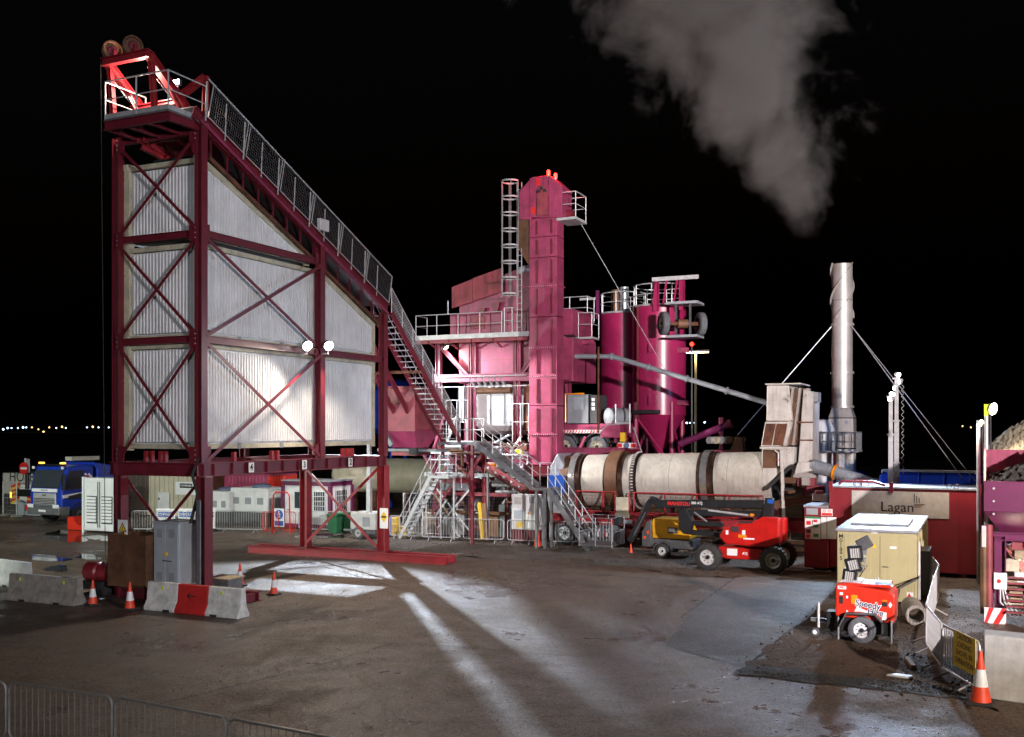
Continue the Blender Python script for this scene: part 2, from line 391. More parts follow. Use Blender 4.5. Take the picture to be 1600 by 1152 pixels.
def water_mat():
    m = bpy.data.materials.new('puddle_water'); m.use_nodes = True; t = m.node_tree; b = t.nodes['Principled BSDF']
    b.inputs['Base Color'].default_value = (.03, .027, .022, 1); b.inputs['Roughness'].default_value = .04; b.inputs['Specular IOR Level'].default_value = .8
    n = _n(t, 'TexNoise'); n.inputs['Scale'].default_value = 3; bp = _n(t, 'Bump'); bp.inputs['Strength'].default_value = .03
    t.links.new(n.outputs[0], bp.inputs['Height']); t.links.new(bp.outputs[0], b.inputs['Normal']); MATS['puddle_water'] = m
water_mat()
mb = MB().add([(-1500, -60, 0), (1500, -60, 0), (1500, 3000, 0), (-1500, 3000, 0)], [(0, 1, 2, 3)])
g = mb.build('ground', 'asphalt'); g['kind'] = 'structure'
def blob(px_pts, jit=.12, sub=6, seed=1):
    """outline on the ground from pixel corners, roughened"""
    rnd = random.Random(seed); P = [G(*p) for p in px_pts]; out = []
    for a, b in zip(P, P[1:]+P[:1]):
        n = max(2, int((b-a).length/.35))
        for i in range(n):
            q = a.lerp(b, i/n); out.append(V(q.x+rnd.uniform(-jit, jit), q.y+rnd.uniform(-jit, jit), 0))
    return out
def patch(name, px_pts, m, z, jit=.12, seed=1):
    bm = bmesh.new(); vs = [bm.verts.new((p.x, p.y, z)) for p in blob(px_pts, jit, 6, seed)]
    bm.faces.new(vs); bmesh.ops.triangulate(bm, faces=bm.faces[:]); me = bpy.data.meshes.new(name); bm.normal_update(); bm.to_mesh(me); bm.free()
    if me.polygons and me.polygons[0].normal.z < 0: me.flip_normals()
    o = obj(name, me, m, kind='structure'); o.location = S2W((0, 0, 0)); o.rotation_euler = (0, 0, YAW); return o
patch('gravel_strip', [(400, 846), (620, 858), (760, 872), (960, 884), (1090, 900), (1300, 905), (1300, 850), (1000, 815), (600, 800), (340, 815)], 'gravel_bed', .006, .25, 3)
patch('soil_patch', [(1165, 1046), (1235, 985), (1300, 940), (1440, 930), (1476, 925), (1545, 985), (1545, 1108), (1490, 1084), (1330, 1066)], 'soil', .010, .22, 4)
patch('soil_track', [(1445, 905), (1540, 905), (1545, 985), (1476, 1000), (1452, 950)], 'gravel_bed', .014, .1, 14)
patch('kerb_strip', [(1150, 1048), (1172, 1040), (1330, 1058), (1490, 1076), (1600, 1082), (1600, 1100), (1500, 1092), (1330, 1074), (1160, 1056)], 'chippings', .018, .08, 5)
patch('concrete_apron', [(1105, 925), (1300, 908), (1306, 940), (1235, 982), (1165, 1044), (1040, 1010)], 'new_slab', .007, .04, 6)
patch('gravel_edge', [(300, 960), (440, 925), (520, 940), (480, 965), (385, 985)], 'gravel_bed', .006, .2, 8)
def puddle(px, py, rx, ry, seed):
    rnd = random.Random(seed); c = G(px, py); ph = [rnd.uniform(0, 6.28) for _ in range(6)]; pts = []
    for k in range(72):
        t_ = 2*math.pi*k/72; r_ = 1+.22*math.sin(2*t_+ph[0])+.16*math.sin(3*t_+ph[1])+.10*math.sin(5*t_+ph[2])+.07*math.sin(9*t_+ph[3])+.04*math.sin(17*t_+ph[4])
        q = G(px+rx*r_*math.cos(t_), py+ry*r_*math.sin(t_)); pts.append(V(q.x, q.y, 0))
    bm = bmesh.new(); bm.faces.new([bm.verts.new((p.x, p.y, .012)) for p in pts]); bmesh.ops.triangulate(bm, faces=bm.faces[:]); me = bpy.data.meshes.new('puddle'); bm.normal_update(); bm.to_mesh(me); bm.free()
    if me.polygons[0].normal.z < 0: me.flip_normals()
    o = obj('puddle', me, 'puddle_water', kind='structure'); o.location = S2W((0, 0, 0)); o.rotation_euler = (0, 0, YAW)
for i, a in enumerate(((105, 838, 34, 8), (165, 841, 22, 6), (75, 873, 30, 5), (138, 871, 18, 4), (88, 889, 22, 4), (505, 838, 34, 4.5), (1485, 962, 14, 8), (700, 868, 22, 2.5))): puddle(*a, 20+i)
def seam(pts, w_=.02, seed=0):
    rnd = random.Random(seed); mb = MB(); P = [G(*p) for p in pts]; q = []
    for a, b in zip(P, P[1:]):
        for k in range(int((b-a).length/.25)+1): c = a.lerp(b, k/(int((b-a).length/.25)+1)); q.append(V(c.x+rnd.uniform(-.03, .03), c.y+rnd.uniform(-.03, .03), 0))
    for a, b in zip(q, q[1:]):
        d = (b-a).normalized(); n = V(-d.y, d.x, 0)*w_*rnd.uniform(.5, 1.2); mb.add([a-n+V(0, 0, .009), a+n+V(0, 0, .009), b+n+V(0, 0, .009), b-n+V(0, 0, .009)], [(0, 1, 2, 3)])
    struct(mb, 'tarmac_seam', 'chippings')
seam([(455, 872), (540, 895), (640, 925)], .018, 1); seam([(690, 884), (900, 896), (1110, 912)], .03, 2); seam([(1155, 898), (1118, 925), (1060, 968)], .02, 3); seam([(0, 985), (160, 962), (300, 975)], .02, 4); seam([(420, 1000), (700, 1010), (1000, 1035), (1160, 1050)], .014, 5); seam([(1310, 942), (1235, 985), (1160, 1050)], .05, 6); seam([(130, 1130), (500, 1040), (760, 960)], .012, 7)
mat('dried_mud', (.21, .165, .125), .85, 0, .3, 0, .1, 6)
def tyre_track(pts, w_=.30, seed=0, gap=.13):
    rnd = random.Random(seed); mb = MB(); P = [G(*p) for p in pts]; q = []
    n = len(P); 
    for i in range(n-1):                               # smooth curve through the points
        p0, p1, p2, p3 = P[max(0, i-1)], P[i], P[i+1], P[min(n-1, i+2)]; m = int((p2-p1).length/gap)+1
        for k in range(m): t = k/m; q.append(.5*((2*p1)+(p2-p0)*t+(2*p0-5*p1+4*p2-p3)*t*t+(3*p1-p0-3*p2+p3)*t*t*t))
    dens = 1.0
    for i in range(len(q)-1):
        if i % 9 == 0: dens = rnd.uniform(.1, .95)
        d = (q[i+1]-q[i]).normalized(); nn = V(-d.y, d.x, 0)
        for k in range(5):
            if rnd.random() > dens*.75: continue
            c = q[i]+nn*((k-2)*w_/5)+d*((k % 2)*gap*.5); a = nn*(w_*.075*rnd.uniform(.6, 1.2)); b = d*(gap*.30*rnd.uniform(.5, 1.2)); z = V(0, 0, .0055)
            mb.add([c-a-b+z, c+a-b+z, c+a+b+z, c-a+b+z], [(0, 1, 2, 3)])
    struct(mb, 'tyre_track', 'dried_mud', kind='stuff')
for i, t_ in enumerate(([(400, 1040), (470, 985), (520, 945), (545, 915), (540, 888)], [(430, 1060), (505, 1000), (560, 950), (590, 915), (590, 890)], [(250, 1100), (420, 1060), (620, 1035), (900, 1020), (1120, 985)], [(300, 1140), (470, 1090), (660, 1062), (930, 1050), (1140, 1020)],
        [(1000, 905), (1080, 935), (1180, 945), (1260, 935)], [(960, 912), (1060, 955), (1170, 968), (1250, 960)], [(640, 905), (760, 940), (900, 1000), (1000, 1090), (1050, 1150)], [(700, 898), (820, 930), (970, 985), (1080, 1070), (1130, 1150)], [(60, 1040), (200, 1000), (330, 985), (470, 1010), (600, 1080)], [(880, 900), (760, 915), (620, 905), (500, 880)])): tyre_track(t_, .30, i)
# loose stones on the soil patch and along its edge
def scatter(name, region, n, s0, s1, m, seed, zb=.0):
    rnd = random.Random(seed); P = [G(*p) for p in region]; mb = MB()
    x0, x1 = min(p.x for p in P), max(p.x for p in P); y0, y1 = min(p.y for p in P), max(p.y for p in P)
    def inside(x, y):
        c = False
        for a, b in zip(P, P[1:]+P[:1]):
            if (a.y > y) != (b.y > y) and x < (b.x-a.x)*(y-a.y)/(b.y-a.y)+a.x: c = not c
        return c
    k = 0; tries = 0
    while k < n and tries < n*30:
        tries += 1
        x, y = rnd.uniform(x0, x1), rnd.uniform(y0, y1)
        if not inside(x, y): continue
        k += 1; s = rnd.uniform(s0, s1)*rnd.choice((.5, .7, 1)); ang = rnd.uniform(0, 6.28); cs, sn = math.cos(ang), math.sin(ang)
        q = []
        for dx, dy, dz in ((1, .1, .3), (-.1, .9, .35), (-.9, .1, .25), (.1, -1, .3), (.1, 0, 1), (0, 0, -.3)):
            dx *= rnd.uniform(.7, 1.2); dy *= rnd.uniform(.7, 1.2); dz *= rnd.uniform(.6, 1.1)
            q.append((x+s*(dx*cs-dy*sn), y+s*(dx*sn+dy*cs), zb+s*dz))
        mb.add(q, [(0, 1, 4), (1, 2, 4), (2, 3, 4), (3, 0, 4), (1, 0, 5), (2, 1, 5), (3, 2, 5), (0, 3, 5)])
    return struct(mb, name, m, kind='stuff')
SOIL = [(1170, 1045), (1235, 985), (1300, 945), (1440, 935), (1540, 985), (1540, 1100), (1330, 1064)]
scatter('loose_stones', SOIL, 3200, .006, .030, 'rock', 3, .012)
scatter('kerb_stones', [(1150, 1048), (1330, 1060), (1600, 1084), (1600, 1098), (1330, 1074), (1160, 1056)], 2200, .006, .028, 'stone_dark', 4, .02)
scatter('yard_gravel', [(420, 846), (620, 862), (960, 888), (1090, 900), (1080, 860), (900, 842), (600, 825)], 3500, .012, .05, 'rock', 5, .008)
scatter('scattered_grit', [(380, 880), (620, 880), (700, 920), (560, 945), (400, 960)], 900, .008, .03, 'rock', 6, 0)
scatter('yard_grit', [(0, 1000), (400, 975), (700, 890), (1100, 915), (1150, 1050), (1500, 1090), (1560, 1150), (0, 1150)], 7000, .005, .022, 'rock', 9, .002)
scatter('soil_clods', [(1120, 1062), (1225, 975), (1300, 930), (1470, 918), (1560, 985), (1550, 1115), (1330, 1085)], 900, .015, .06, 'soil', 12, .006)
# dark land behind the works and the town lights on its far slope
mb = MB(); N = 60
for i in range(N):
    x = -1500+3000*i/(N-1); h = 18+10*math.sin(i*.5)+8*math.sin(i*.21+1)
    mb.v += [V(x, 1500, 0), V(x, 1900, h*.7), V(x, 2400, h)]
for i in range(N-1):
    a = i*3; mb.f += [(a, a+3, a+4, a+1), (a+1, a+4, a+5, a+2)]
o = mb.build('hills', 'terrain', smooth=False); o['kind'] = 'structure'
mb = MB().add([(-1500, 130, .02), (1500, 130, .02), (1500, 1600, .02), (-1500, 1600, .02)], [(0, 1, 2, 3)])
o = mb.build('field', 'terrain'); o['kind'] = 'structure'
LT = [(5, 671, 0), (18, 669, 0), (28, 669, 0), (36, 668, 0), (41, 668, 0), (50, 668, 1), (68, 675, 1), (77, 668, 1), (88, 669, 0), (97, 667, 1), (103, 669, 0), (136, 668, 0), (145, 667, 1), (154, 668, 0), (170, 668, 0),
      (1073, 661, 0), (1078, 661, 0), (1085, 661, 0), (1101, 660, 0), (1504, 666, 1), (1517, 668, 1), (12, 669, 0), (60, 671, 1)]
for i, (px, py, wm) in enumerate(LT):
    d = 1490.; p = ((px-CX)/F*d, d, HC+(HY-py)/F*d)
    h = 1.0 if i % 3 else 1.4
    q = MB().ball((0, 0, 0), h, 8, 5); o = q.build('town_light', 'dot_warm' if wm else 'dot_cool'); o.location = p
    tag(o, 'tiny %s light of the town on the dark horizon' % ('orange' if wm else 'bluish white'), 'light', 'orange lights on the horizon' if wm else 'white lights on the horizon')
# ------------------------------------------------------------------ storage tower: steel frame
WX = -3.40; LY = 10.42; YM = 6.15
fr = thing('storage_tower_frame', 'tall maroon steel frame with cross braces carrying the white storage bins', 'steel frame', (-1.7, 5.2, 0))
def hcol(name, x, y, z0, z1, w=.27, m='maroon'):
    return MB().ibeam((x, y, z0), (x, y, z1), w, w, .03, (1, 0, 0)).build(name, m, fr)
for x, y, zt in ((0, 0, 14.45), (WX, 0, 14.45), (0, LY, 9.75), (WX, LY, 9.75), (0, YM, 11.75), (WX, YM, 11.75)):
    hcol('column', x, y, 4.15, zt)
for x, y, w_ in ((.12, 0, .36), (WX+.12, 0, .32), (0, LY, .36), (WX-.35, LY, .36)):
    hcol('leg', x, y, .32, 3.72, w_, 'red_steel' if y > 5 else 'maroon')
    MB().box((x, y, .33), (.55, .55, .03)).build('base_plate', 'maroon', fr)
zb = 3.935
for p, q in (((0, -.2, zb), (0, LY+.22, zb)), ((WX, -.2, zb), (WX, LY+.22, zb)), ((WX-.45, 0, zb), (.25, 0, zb)), ((WX-.55, LY, zb), (.25, LY, zb)), ((WX, YM, zb), (0, YM, zb))):
    b = MB().ibeam(p, q, .22, .42, .03)
    if abs(p[0]-q[0]) > 1: b = MB().ibeam(V(*p)+V(.12, 0, 0), V(*q)-V(.12, 0, 0), .22, .414, .03)
    b.build('main_beam', 'maroon', fr)
for i in range(12):
    y = .5+i*.86
    MB().bb(.02, .10, y-.01, y+.01, 3.76, 4.11).build('stiffener', 'maroon', fr)
def hb(p, q, h=.22, m='maroon'): return MB().ibeam(p, q, .16, h, .022).build('cross_beam', m, fr)
for z in (7.95, 11.18, 14.33): hb((WX+.14, -.02, z), (-.14, -.02, z))
hb((.02, .14, 7.95), (.02, YM-.14, 7.95)); hb((.02, YM+.14, 7.95), (.02, LY-.14, 7.95)); hb((.02, .14, 11.18), (.02, YM-.14, 11.18))
for z in (7.95,): hb((WX, .14, z), (WX, LY-.14, z)); hb((WX+.14, LY, z), (-.14, LY, z))
def brace(p, q, m='maroon', w_=.09):
    a = MB(); a.beam(p, q, w_, .02, (1, 0, 0)); a.beam(V(*p)+V(0, -.045, .0), V(*q)+V(0, -.045, 0), .02, w_, (1, 0, 0)); return a.build('brace', m, fr)
for z0, z1 in ((4.2, 7.85), (8.05, 11.05), (11.3, 14.2)):
    MB().beam((WX+.1, -.08, z0), (-.1, -.08, z1), .02, .10).build('brace', 'maroon', fr)
    MB().beam((WX+.1, -.11, z1), (-.1, -.11, z0), .02, .10).build('brace', 'maroon', fr)
for z0, z1 in ((4.2, 7.85), (8.05, 11.05)):
    MB().beam((.10, .1, z1), (.10, YM-.1, z0), .02, .11).build('brace', 'maroon', fr)
    MB().beam((.13, .1, z0), (.13, YM-.1, z1), .02, .11).build('brace', 'maroon', fr)
for (x0, x1) in ((WX-.2, -.15), (-.15, WX-.2)):
    MB().beam((x0, LY-.2-(.05 if x0 < x1 else 0), 3.6), (x1, LY-.2-(.05 if x0 < x1 else 0), .5), .03, .11).build('brace', 'red_steel', fr)
for (x0, x1) in ((WX+.2, -.15), (-.15, WX+.2)):
    MB().beam((x0, .1+(.05 if x0 < x1 else 0), 3.6), (x1, .1+(.05 if x0 < x1 else 0), .6), .03, .10).build('brace', 'maroon', fr)
gp = MB().bb(-.02, .02, -.2, .2, -.22, .22)
for y, z, x in ((.15, 7.95, .05), (YM-.2, 7.95, .05), (.15, 11.18, .05), (YM-.2, 11.18, .05), (YM-.2, 4.35, .05), (.2, 4.35, .05)):
    MB().bb(x, x+.018, y-.16, y+.16, z-.3, z+.3).build('gusset_plate', 'maroon', fr)
for x, z in ((-.2, 7.95), (WX+.2, 7.95), (-.2, 11.18), (WX+.2, 11.18), (-.2, 14.2), (WX+.2, 14.2), (-.2, 4.4), (WX+.2, 4.4)):
    MB().bb(x-.15, x+.15, -.145, -.128, z-.25, z+.25).build('gusset_plate', 'maroon', fr)
    for k in range(3):
        MB().tube((x+(.1 if x < -1 else -.1)*-1, -.145, z-.15+.15*k), (x+(.1 if x < -1 else -.1)*-1, -.165, z-.15+.15*k), .022, 6).build('bolt', 'galv', fr)
for i, (y, s) in enumerate(((FX(393, 730, .13).y, '4'), (FX(476, 723, .13).y, '3'), (FX(548, 720, .13).y, '2'))):
    p = MB().bb(.118, .128, y-.13, y+.13, 3.78, 4.10).build('number_plate', 'print_white', fr)
    text(s, .30, 'print_black', p, (.131, y, 3.94), rz=math.pi/2, name='numeral', bold=.02)
for y in (10.05, 10.80):
    MB().ibeam((-6.4, y, .15), (3.05, y, .15), .26, .30, .03).build('skid_beam', 'red_steel', fr)
for x in (-6.3, -3.7, 0, 2.95): MB().bb(x-.08, x+.08, 10.19, 10.66, .03, .27).build('skid_tie', 'red_steel', fr)
for y in (-.36, .36):
    MB().ibeam((-5.0, y, .15), (1.9, y, .15), .26, .30, .03).build('skid_beam', 'maroon', fr)
for x in (-4.9, -3.3, 0, 1.8): MB().bb(x-.08, x+.08, -.22, .22, .03, .27).build('skid_tie', 'maroon', fr)
for y in (1.5, 3.4, 3.7, 7.6, 7.9, 8.2):
    MB().bb(-.06, .06, y-.06, y+.06, 4.16, 4.46).build('stub_post', 'red_steel', fr)
for x in (-2.2, -1.95, -1.6, -1.4): MB().bb(x-.05, x+.05, -.08, .04, 4.16, 4.5).build('stub_post', 'red_steel', fr)
# ------------------------------------------------------------------ the three stacked bins
XF, XB, YF = -.28, WX+.18, .24
def corr_y(mb, x, y0, y1, z0, zt, pitch=.135, dp=.022, sgn=1):     # ribbed cladding in plane x
    y = y0; prof = ((0, 0), (.28, 0), (.42, 1), (.72, 1), (.86, 0))
    ys = []
    while y < y1:
        for a, h in prof:
            if y+a*pitch < y1: ys.append((y+a*pitch, h*dp))
        y += pitch
    ys.append((y1, 0))
    k = len(mb.v)
    for yy, h in ys: mb.v += [V(x+sgn*h, yy, z0), V(x+sgn*h, yy, zt(yy))]
    for i in range(len(ys)-1): mb.f.append((k+2*i, k+2*i+2, k+2*i+3, k+2*i+1))
    return mb
def corr_x(mb, y, x0, x1, z0, z1, pitch=.135, dp=.022):
    t = MB(); corr_y(t, 0, x0, x1, z0, lambda q: z1, pitch, dp); mb.add([(p.y, y-p.x, p.z) for p in t.v], t.f); return mb
def bin_unit(label, z0, z1, yend, slope=None):
    """slope: (y_a, z_a, y_b, z_b) line along which the roof falls"""
    t = thing('storage_bin', label, 'bin', (-1.7, 5, z0), group='storage bins in the tower')
    def zt(y):
        if slope is None: return z1
        ya, za, yb, zb_ = slope; return z1 if y <= ya else za+(zb_-za)*(y-ya)/(yb-ya)
    rl = .26
    ye = yend
    corr_y(MB(), XF, YF+.15, ye-.1, z0+rl, lambda y: min(z1-(rl if slope is None or slope[0] > 1 else 0), zt(y)-.16)).build('side_cladding', 'clad', t)
    corr_x(MB(), YF, XB+.18, XF-.1, z0+rl, z1-rl).build('end_cladding', 'clad', t)
    # hidden shell
    pts = [(YF+.12, z0+.05), (ye-.12, z0+.05)]+([(ye-.12, z1-.05), (YF+.12, z1-.05)] if slope is None else
        [(ye-.12, zt(ye)-.2), (max(slope[0], YF+.12), slope[1]-.2)]+([] if slope[0] < .5 else [(YF+.12, z1-.2)]))
    MB().prism(pts, 'x', XB+.1, XF-.06).build('inner_shell', 'clad', t)
    def rail(n, p, q, w_=.14, h=.15): return MB().beam(p, q, w_, h).build(n, 'cream', t)
    rail('bottom_rail', (XF-.02, YF-.05, z0+.12), (XF-.02, ye+.02, z0+.12)); rail('bottom_rail', (XB, YF-.03, z0+.12), (XF-.1, YF-.03, z0+.12))
    if slope is None or slope[0] > 1:
        rail('top_rail', (XF-.02, YF-.05, z1-.12), (XF-.02, (ye if slope is None else slope[0]), z1-.12))
    rail('top_rail', (XB+.05, YF-.03, z1-.13), (XF-.1, YF-.03, z1-.13))
    if slope: rail('sloping_rail', (XF-.02, slope[0], slope[1]-.08), (XF-.02, slope[2], slope[3]-.08), .14, .2)
    MB().bb(XF-.10, XF+.06, YF-.13, YF+.10, z0-.02, z1+.02).build('corner_post', 'cream', t)
    MB().bb(XB-.06, XB+.16, YF-.13, YF+.10, z0-.02, z1+.02).build('corner_post', 'cream', t)
    MB().bb(XF-.10, XF+.05, ye-.1, ye+.08, z0-.02, zt(ye)).build('corner_post', 'cream', t)
    for y, z in ((YF, z0), (YF, z1-.18)):
        for x in (XB+.02, XF-.02): MB().box((x, y-.03, z+.09), (.2, .24, .18)).build('corner_casting', 'cream', t)
    for k in range(3):
        y = YF+1.8+k*2.2
        if y < ye-1: MB().bb(XF+.045, XF+.062, y-.09, y+.09, z0+.03, z0+.22).build('lifting_pocket', 'vent_grey', t)
    return t
bin_unit('lowest of the white ribbed bins, right behind the two bright floodlights', 4.52, 7.92, 10.1)
bin_unit('middle white ribbed bin, its right end cut off at a slope', 7.95, 11.0, 10.1, (YM+.3, 11.0, 10.1, 9.35))
bin_unit('topmost white ribbed bin, wedge shaped under the conveyor', 11.03, 13.62, 5.75, (YF, 13.62, 5.75, 11.4))
# ------------------------------------------------------------------ inclined conveyor with walkway
cv = thing('inclined_conveyor', 'long maroon inclined conveyor with mesh guards sloping down over the storage bins', 'conveyor', (-1, 11, 9))
A0, A1 = V(0, -.35, 14.78), V(0, 10.75, 9.98)
dv = (A1-A0).normalized()
nv = V(0, -dv.z, dv.y)
for x in (-.02, -1.25, -2.6):
    MB().ibeam(A0+V(x, 0, 0), A1+V(x, 0, 0), .18, .44, .03, nv).build('side_beam', 'maroon', cv)
MB().beam(A0+V(.105, .3, .0)+nv*-.21, A1+V(.105, 0, 0)+nv*-.21, .03, .10, nv).build('cable_tray', 'crimson', cv)
q0, q1 = A0+dv*1.25-nv*.62, A1-nv*.62
for i, p in enumerate(spaced(q0, q1, .85)):
    MB().tube(p+V(-2.4, 0, 0), p+V(-.15, 0, 0), .075, 8).build('roller', 'dark', cv)
    MB().beam(p+V(-.12, 0, .6), p+V(-.12, 0, -.1), .05, .05).build('hanger', 'maroon', cv)
MB().beam(q0+V(-1.3, 0, 0)+nv*.09, q1+V(-1.3, 0, 0)+nv*.09, 2.1, .02, nv).build('belt', 'black', cv)
MB().beam(q0+V(-.12, 0, 0)+nv*-.12, q1+V(-.12, 0, 0)+nv*-.12, .07, .12, nv).build('roller_rail', 'rust', cv)
MB().beam(A0+V(-.63, 0, 0)+nv*.22, A1+V(-.63, 0, 0)+nv*.22, 1.05, .03, nv).build('walkway_deck', 'galv_dark', cv)
for i, p in enumerate(spaced(A0+V(-1.9, 1.6, -.7), A1+V(-1.9, -.6, .26), 2.2)):
    b = MB(); b.beam(p+V(-.75, 0, .3), p+V(-.75, 0, 1.0), .1, .1); b.beam(p+V(.75, 0, .3), p+V(.75, 0, 1.0), .1, .1); b.beam(p+V(-.85, 0, 1.0), p+V(.85, 0, 1.0), .14, .12)
    b.build('trough_frame', 'red_steel', cv)
    MB().beam(p+V(0, -1.0, .87), p+V(0, 1.0, .01), 1.3, .05, nv).build('trough_cover', 'crimson_old', cv)
# guard rails in framed mesh panels
mesh_cache = {}
def mesh_panel(par, p, q, h, up, step=.09, m='galv', side=V(1, 0, 0)):
    p, q = Vector(p), Vector(q); up = Vector(up)*h
    f_ = MB(); f_.path([p, q, q+up, p+up], .026, 5, True); o = f_.build('guard_frame', m, par)
    w_ = MB(); L_ = (q-p).length; n = max(3, int(L_/step)); k = max(3, int(h/step))
    for i in range(1, n): a = p.lerp(q, i/n); w_.beam(a, a+up, .0075, .0075)
    for i in range(1, k): a = up*(i/k); w_.beam(p+a, q+a, .0075, .0075)
    w_.build('wire_mesh', 'galv_dark', o); return o
segs = spaced(A0+V(.06, .45, -.195)+nv*.25, A1+V(.06, -.05, .02)+nv*.25, 2.0)
for i in range(len(segs)-1):
    a, b = segs[i], segs[i+1]; e = (b-a)*.03
    mesh_panel(cv, a+e, b-e, 1.10, (nv+V(0, 0, .8)).normalized(), .095)
    MB().tube(a.lerp(b, .5)-nv*.2, a.lerp(b, .5)+V(0, 0, 1.0), .022, 6).build('railing_post', 'galv', cv)
    MB().tube(a-nv*.2, a+V(0, 0, 1.05), .03, 6).build('railing_post', 'galv', cv)
MB().path([segs[0]+V(.05, 0, 1.12), segs[-1]+V(.05, 0, 1.12)], .03, 6).build('top_rail', 'galv', cv)
bx = FX(505, 352, .12)
MB().box(bx, (.16, .55, .42)).build('junction_box', 'white', cv, bevel=.02)
# head platform and head frame with the two pulleys
PZ = 15.0
hd = thing('conveyor_head', 'red head frame with two pale pulleys and railed platform on top of the tower', 'conveyor head', (-1.9, -.6, 14.5))
pc = FX(263, 168, 0.); PY0, PX0 = pc.y, FY(162, 188, pc.y).x; PZ = pc.z-.03
MB().bb(PX0, .0, PY0, .35, PZ-.06, PZ).build('platform_deck', 'galv_dark', hd)
for y in (PY0+.05, .32): MB().ibeam((PX0, y, PZ-.2), (.02, y, PZ-.2), .12, .26, .02).build('platform_beam', 'maroon', hd)
for x in (PX0+.05, PX0*.66, PX0*.33, -.04): MB().ibeam((x, PY0+.12, PZ-.2), (x, .25, PZ-.2), .12, .25, .02).build('platform_beam', 'maroon', hd)
railing(hd, [(PX0+.03, .3, PZ), (PX0+.03, PY0+.03, PZ), (-.03, PY0+.03, PZ), (-.03, .3, PZ)], 1.15, 1.2, toe=True)
def hbm(p, q, w_=.22, h=.24, m='red_steel'): return MB().ibeam(p, q, w_, h, .025).build('head_beam', m, hd)
tl, tr_ = FY(162, 99, PY0+.35), FY(236, 87, PY0+.35); ht = tl.z
for x in (tl.x+.15, tr_.x-.1):
    hbm((x, PY0+.35, ht), (x, 1.9, 14.3)); hbm((x, PY0+.45, ht), (x+.02, PY0+.6, PZ+.02), .15, .15); hbm((x+.25, PY0+1.0, ht-.9), (x+.5, .1, PZ+.02), .12, .12)
    hbm((x, 1.9, 14.3), (x, 4.2, 12.6), .18, .2)
hbm((tl.x, PY0+.3, ht), (tr_.x, PY0+.3, ht), .2, .24); hbm((tl.x+.1, .0, ht-1.15), (tr_.x, .0, ht-1.15), .16, .18); hbm((tr_.x-.3, .3, 15.5), (-.12, .3, 16.05), .16, .2); hbm((-.12, .3, PZ), (-.12, .35, 16.1), .14, .16)
hbm((-2.6, .2, PZ-.4), (-2.2, 2.9, 13.6), .16, .2); hbm((-2.35, .0, PZ-.05), (-2.35, 0, 14.2), .26, .26)
for px_, py_ in ((175, 80), (207, 72)):
    q_ = FY(px_, py_, PY0+.5); x, y, z_ = q_
    MB().beam((x, y, ht), (x, y, z_), .14, .3).build('pulley_bracket', 'maroon', hd)
    p = MB().lathe([(.26, -.09), (.30, -.09), (.30, -.06), (.26, -.03), (.26, .03), (.30, .06), (.30, .09), (.26, .09), (.23, .03), (.10, .03), (.08, .09), (.08, -.09), (.10, -.03), (.23, -.03)], (x, y, z_), (.86, -.5, 0), 32, False)
    o = p.build('pulley', 'rust_brown', hd, smooth=True)
    MB().lathe([(.11, -.1), (.14, -.08), (.14, .08), (.11, .1)], (x, y, z_), (.86, -.5, 0), 20).build('pulley_hub', 'maroon', o)
for x in (-3.0, -1.4): MB().tube((x+.1, PY0+.5, ht-.3), (x+.8, .3, PZ), .02, 5).build('hoist_rope', 'galv', hd)
MB().tube((-2.9, PY0+.2, ht), (-2.9, -1.0, .8), .012, 5).build('counterweight_rope', 'dark', hd)
MB().tube((-3.2, -.25, 14.2), (-3.2, -.25, .6), .010, 5).build('counterweight_rope', 'dark', hd)
# lamp on the head platform
lp = thing('head_lamp', 'small white work lamp shining on the red head platform', 'lamp', (-1.35, .45, PZ))
MB().tube((-1.35, .45, PZ), (-1.35, .45, 16.0), .03, 6).build('lamp_pole', 'galv', lp)
MB().box((-1.35, .45, 16.1), (.24, .12, .18)).build('lamp_housing', 'lamp_body', lp)
MB().bb(-1.45, -1.25, .36, .388, 16.03, 16.17).build('lamp_lens', 'lamp_cool', lp)
wlight('head_lamp_light', 'POINT', (-1.75, -.55, 15.7), 190, (1, .74, .60), size=.08)
# two floodlights on the middle column
def floodlight(px, label, tgt, pw):
    q = FX(px, 540, .42); t = thing('floodlight', label, 'floodlight', (q.x, q.y, q.z-.25), group='floodlights on the tower')
    MB().path([(.12, q.y, q.z-.30), (.42, q.y, q.z-.30), (.42, q.y, q.z-.18)], .03, 6).build('bracket', 'galv', t)
    MB().lathe([(.06, -.2), (.15, -.12), (.18, .02), (.18, .04)], (.42, q.y, q.z), (.8, -.45, -.42), 20).build('lamp_housing', 'lamp_body', t, smooth=True)
    MB().lathe([(.168, .045), (.14, .075), (.001, .09)], (.42, q.y, q.z), (.8, -.45, -.42), 20).build('lamp_lens', 'lamp_white', t, smooth=True)
    wlight('floodlight_beam', 'SPOT', (.62, q.y-.10, q.z-.12), pw, (1, .86, .70), tgt, 150, .6, .12)
floodlight(480, 'left one of the two glaring floodlights on the tower column', (6, -1, 0), 900)
floodlight(513, 'right one of the two glaring floodlights on the tower column', (7, 6, 0), 900)
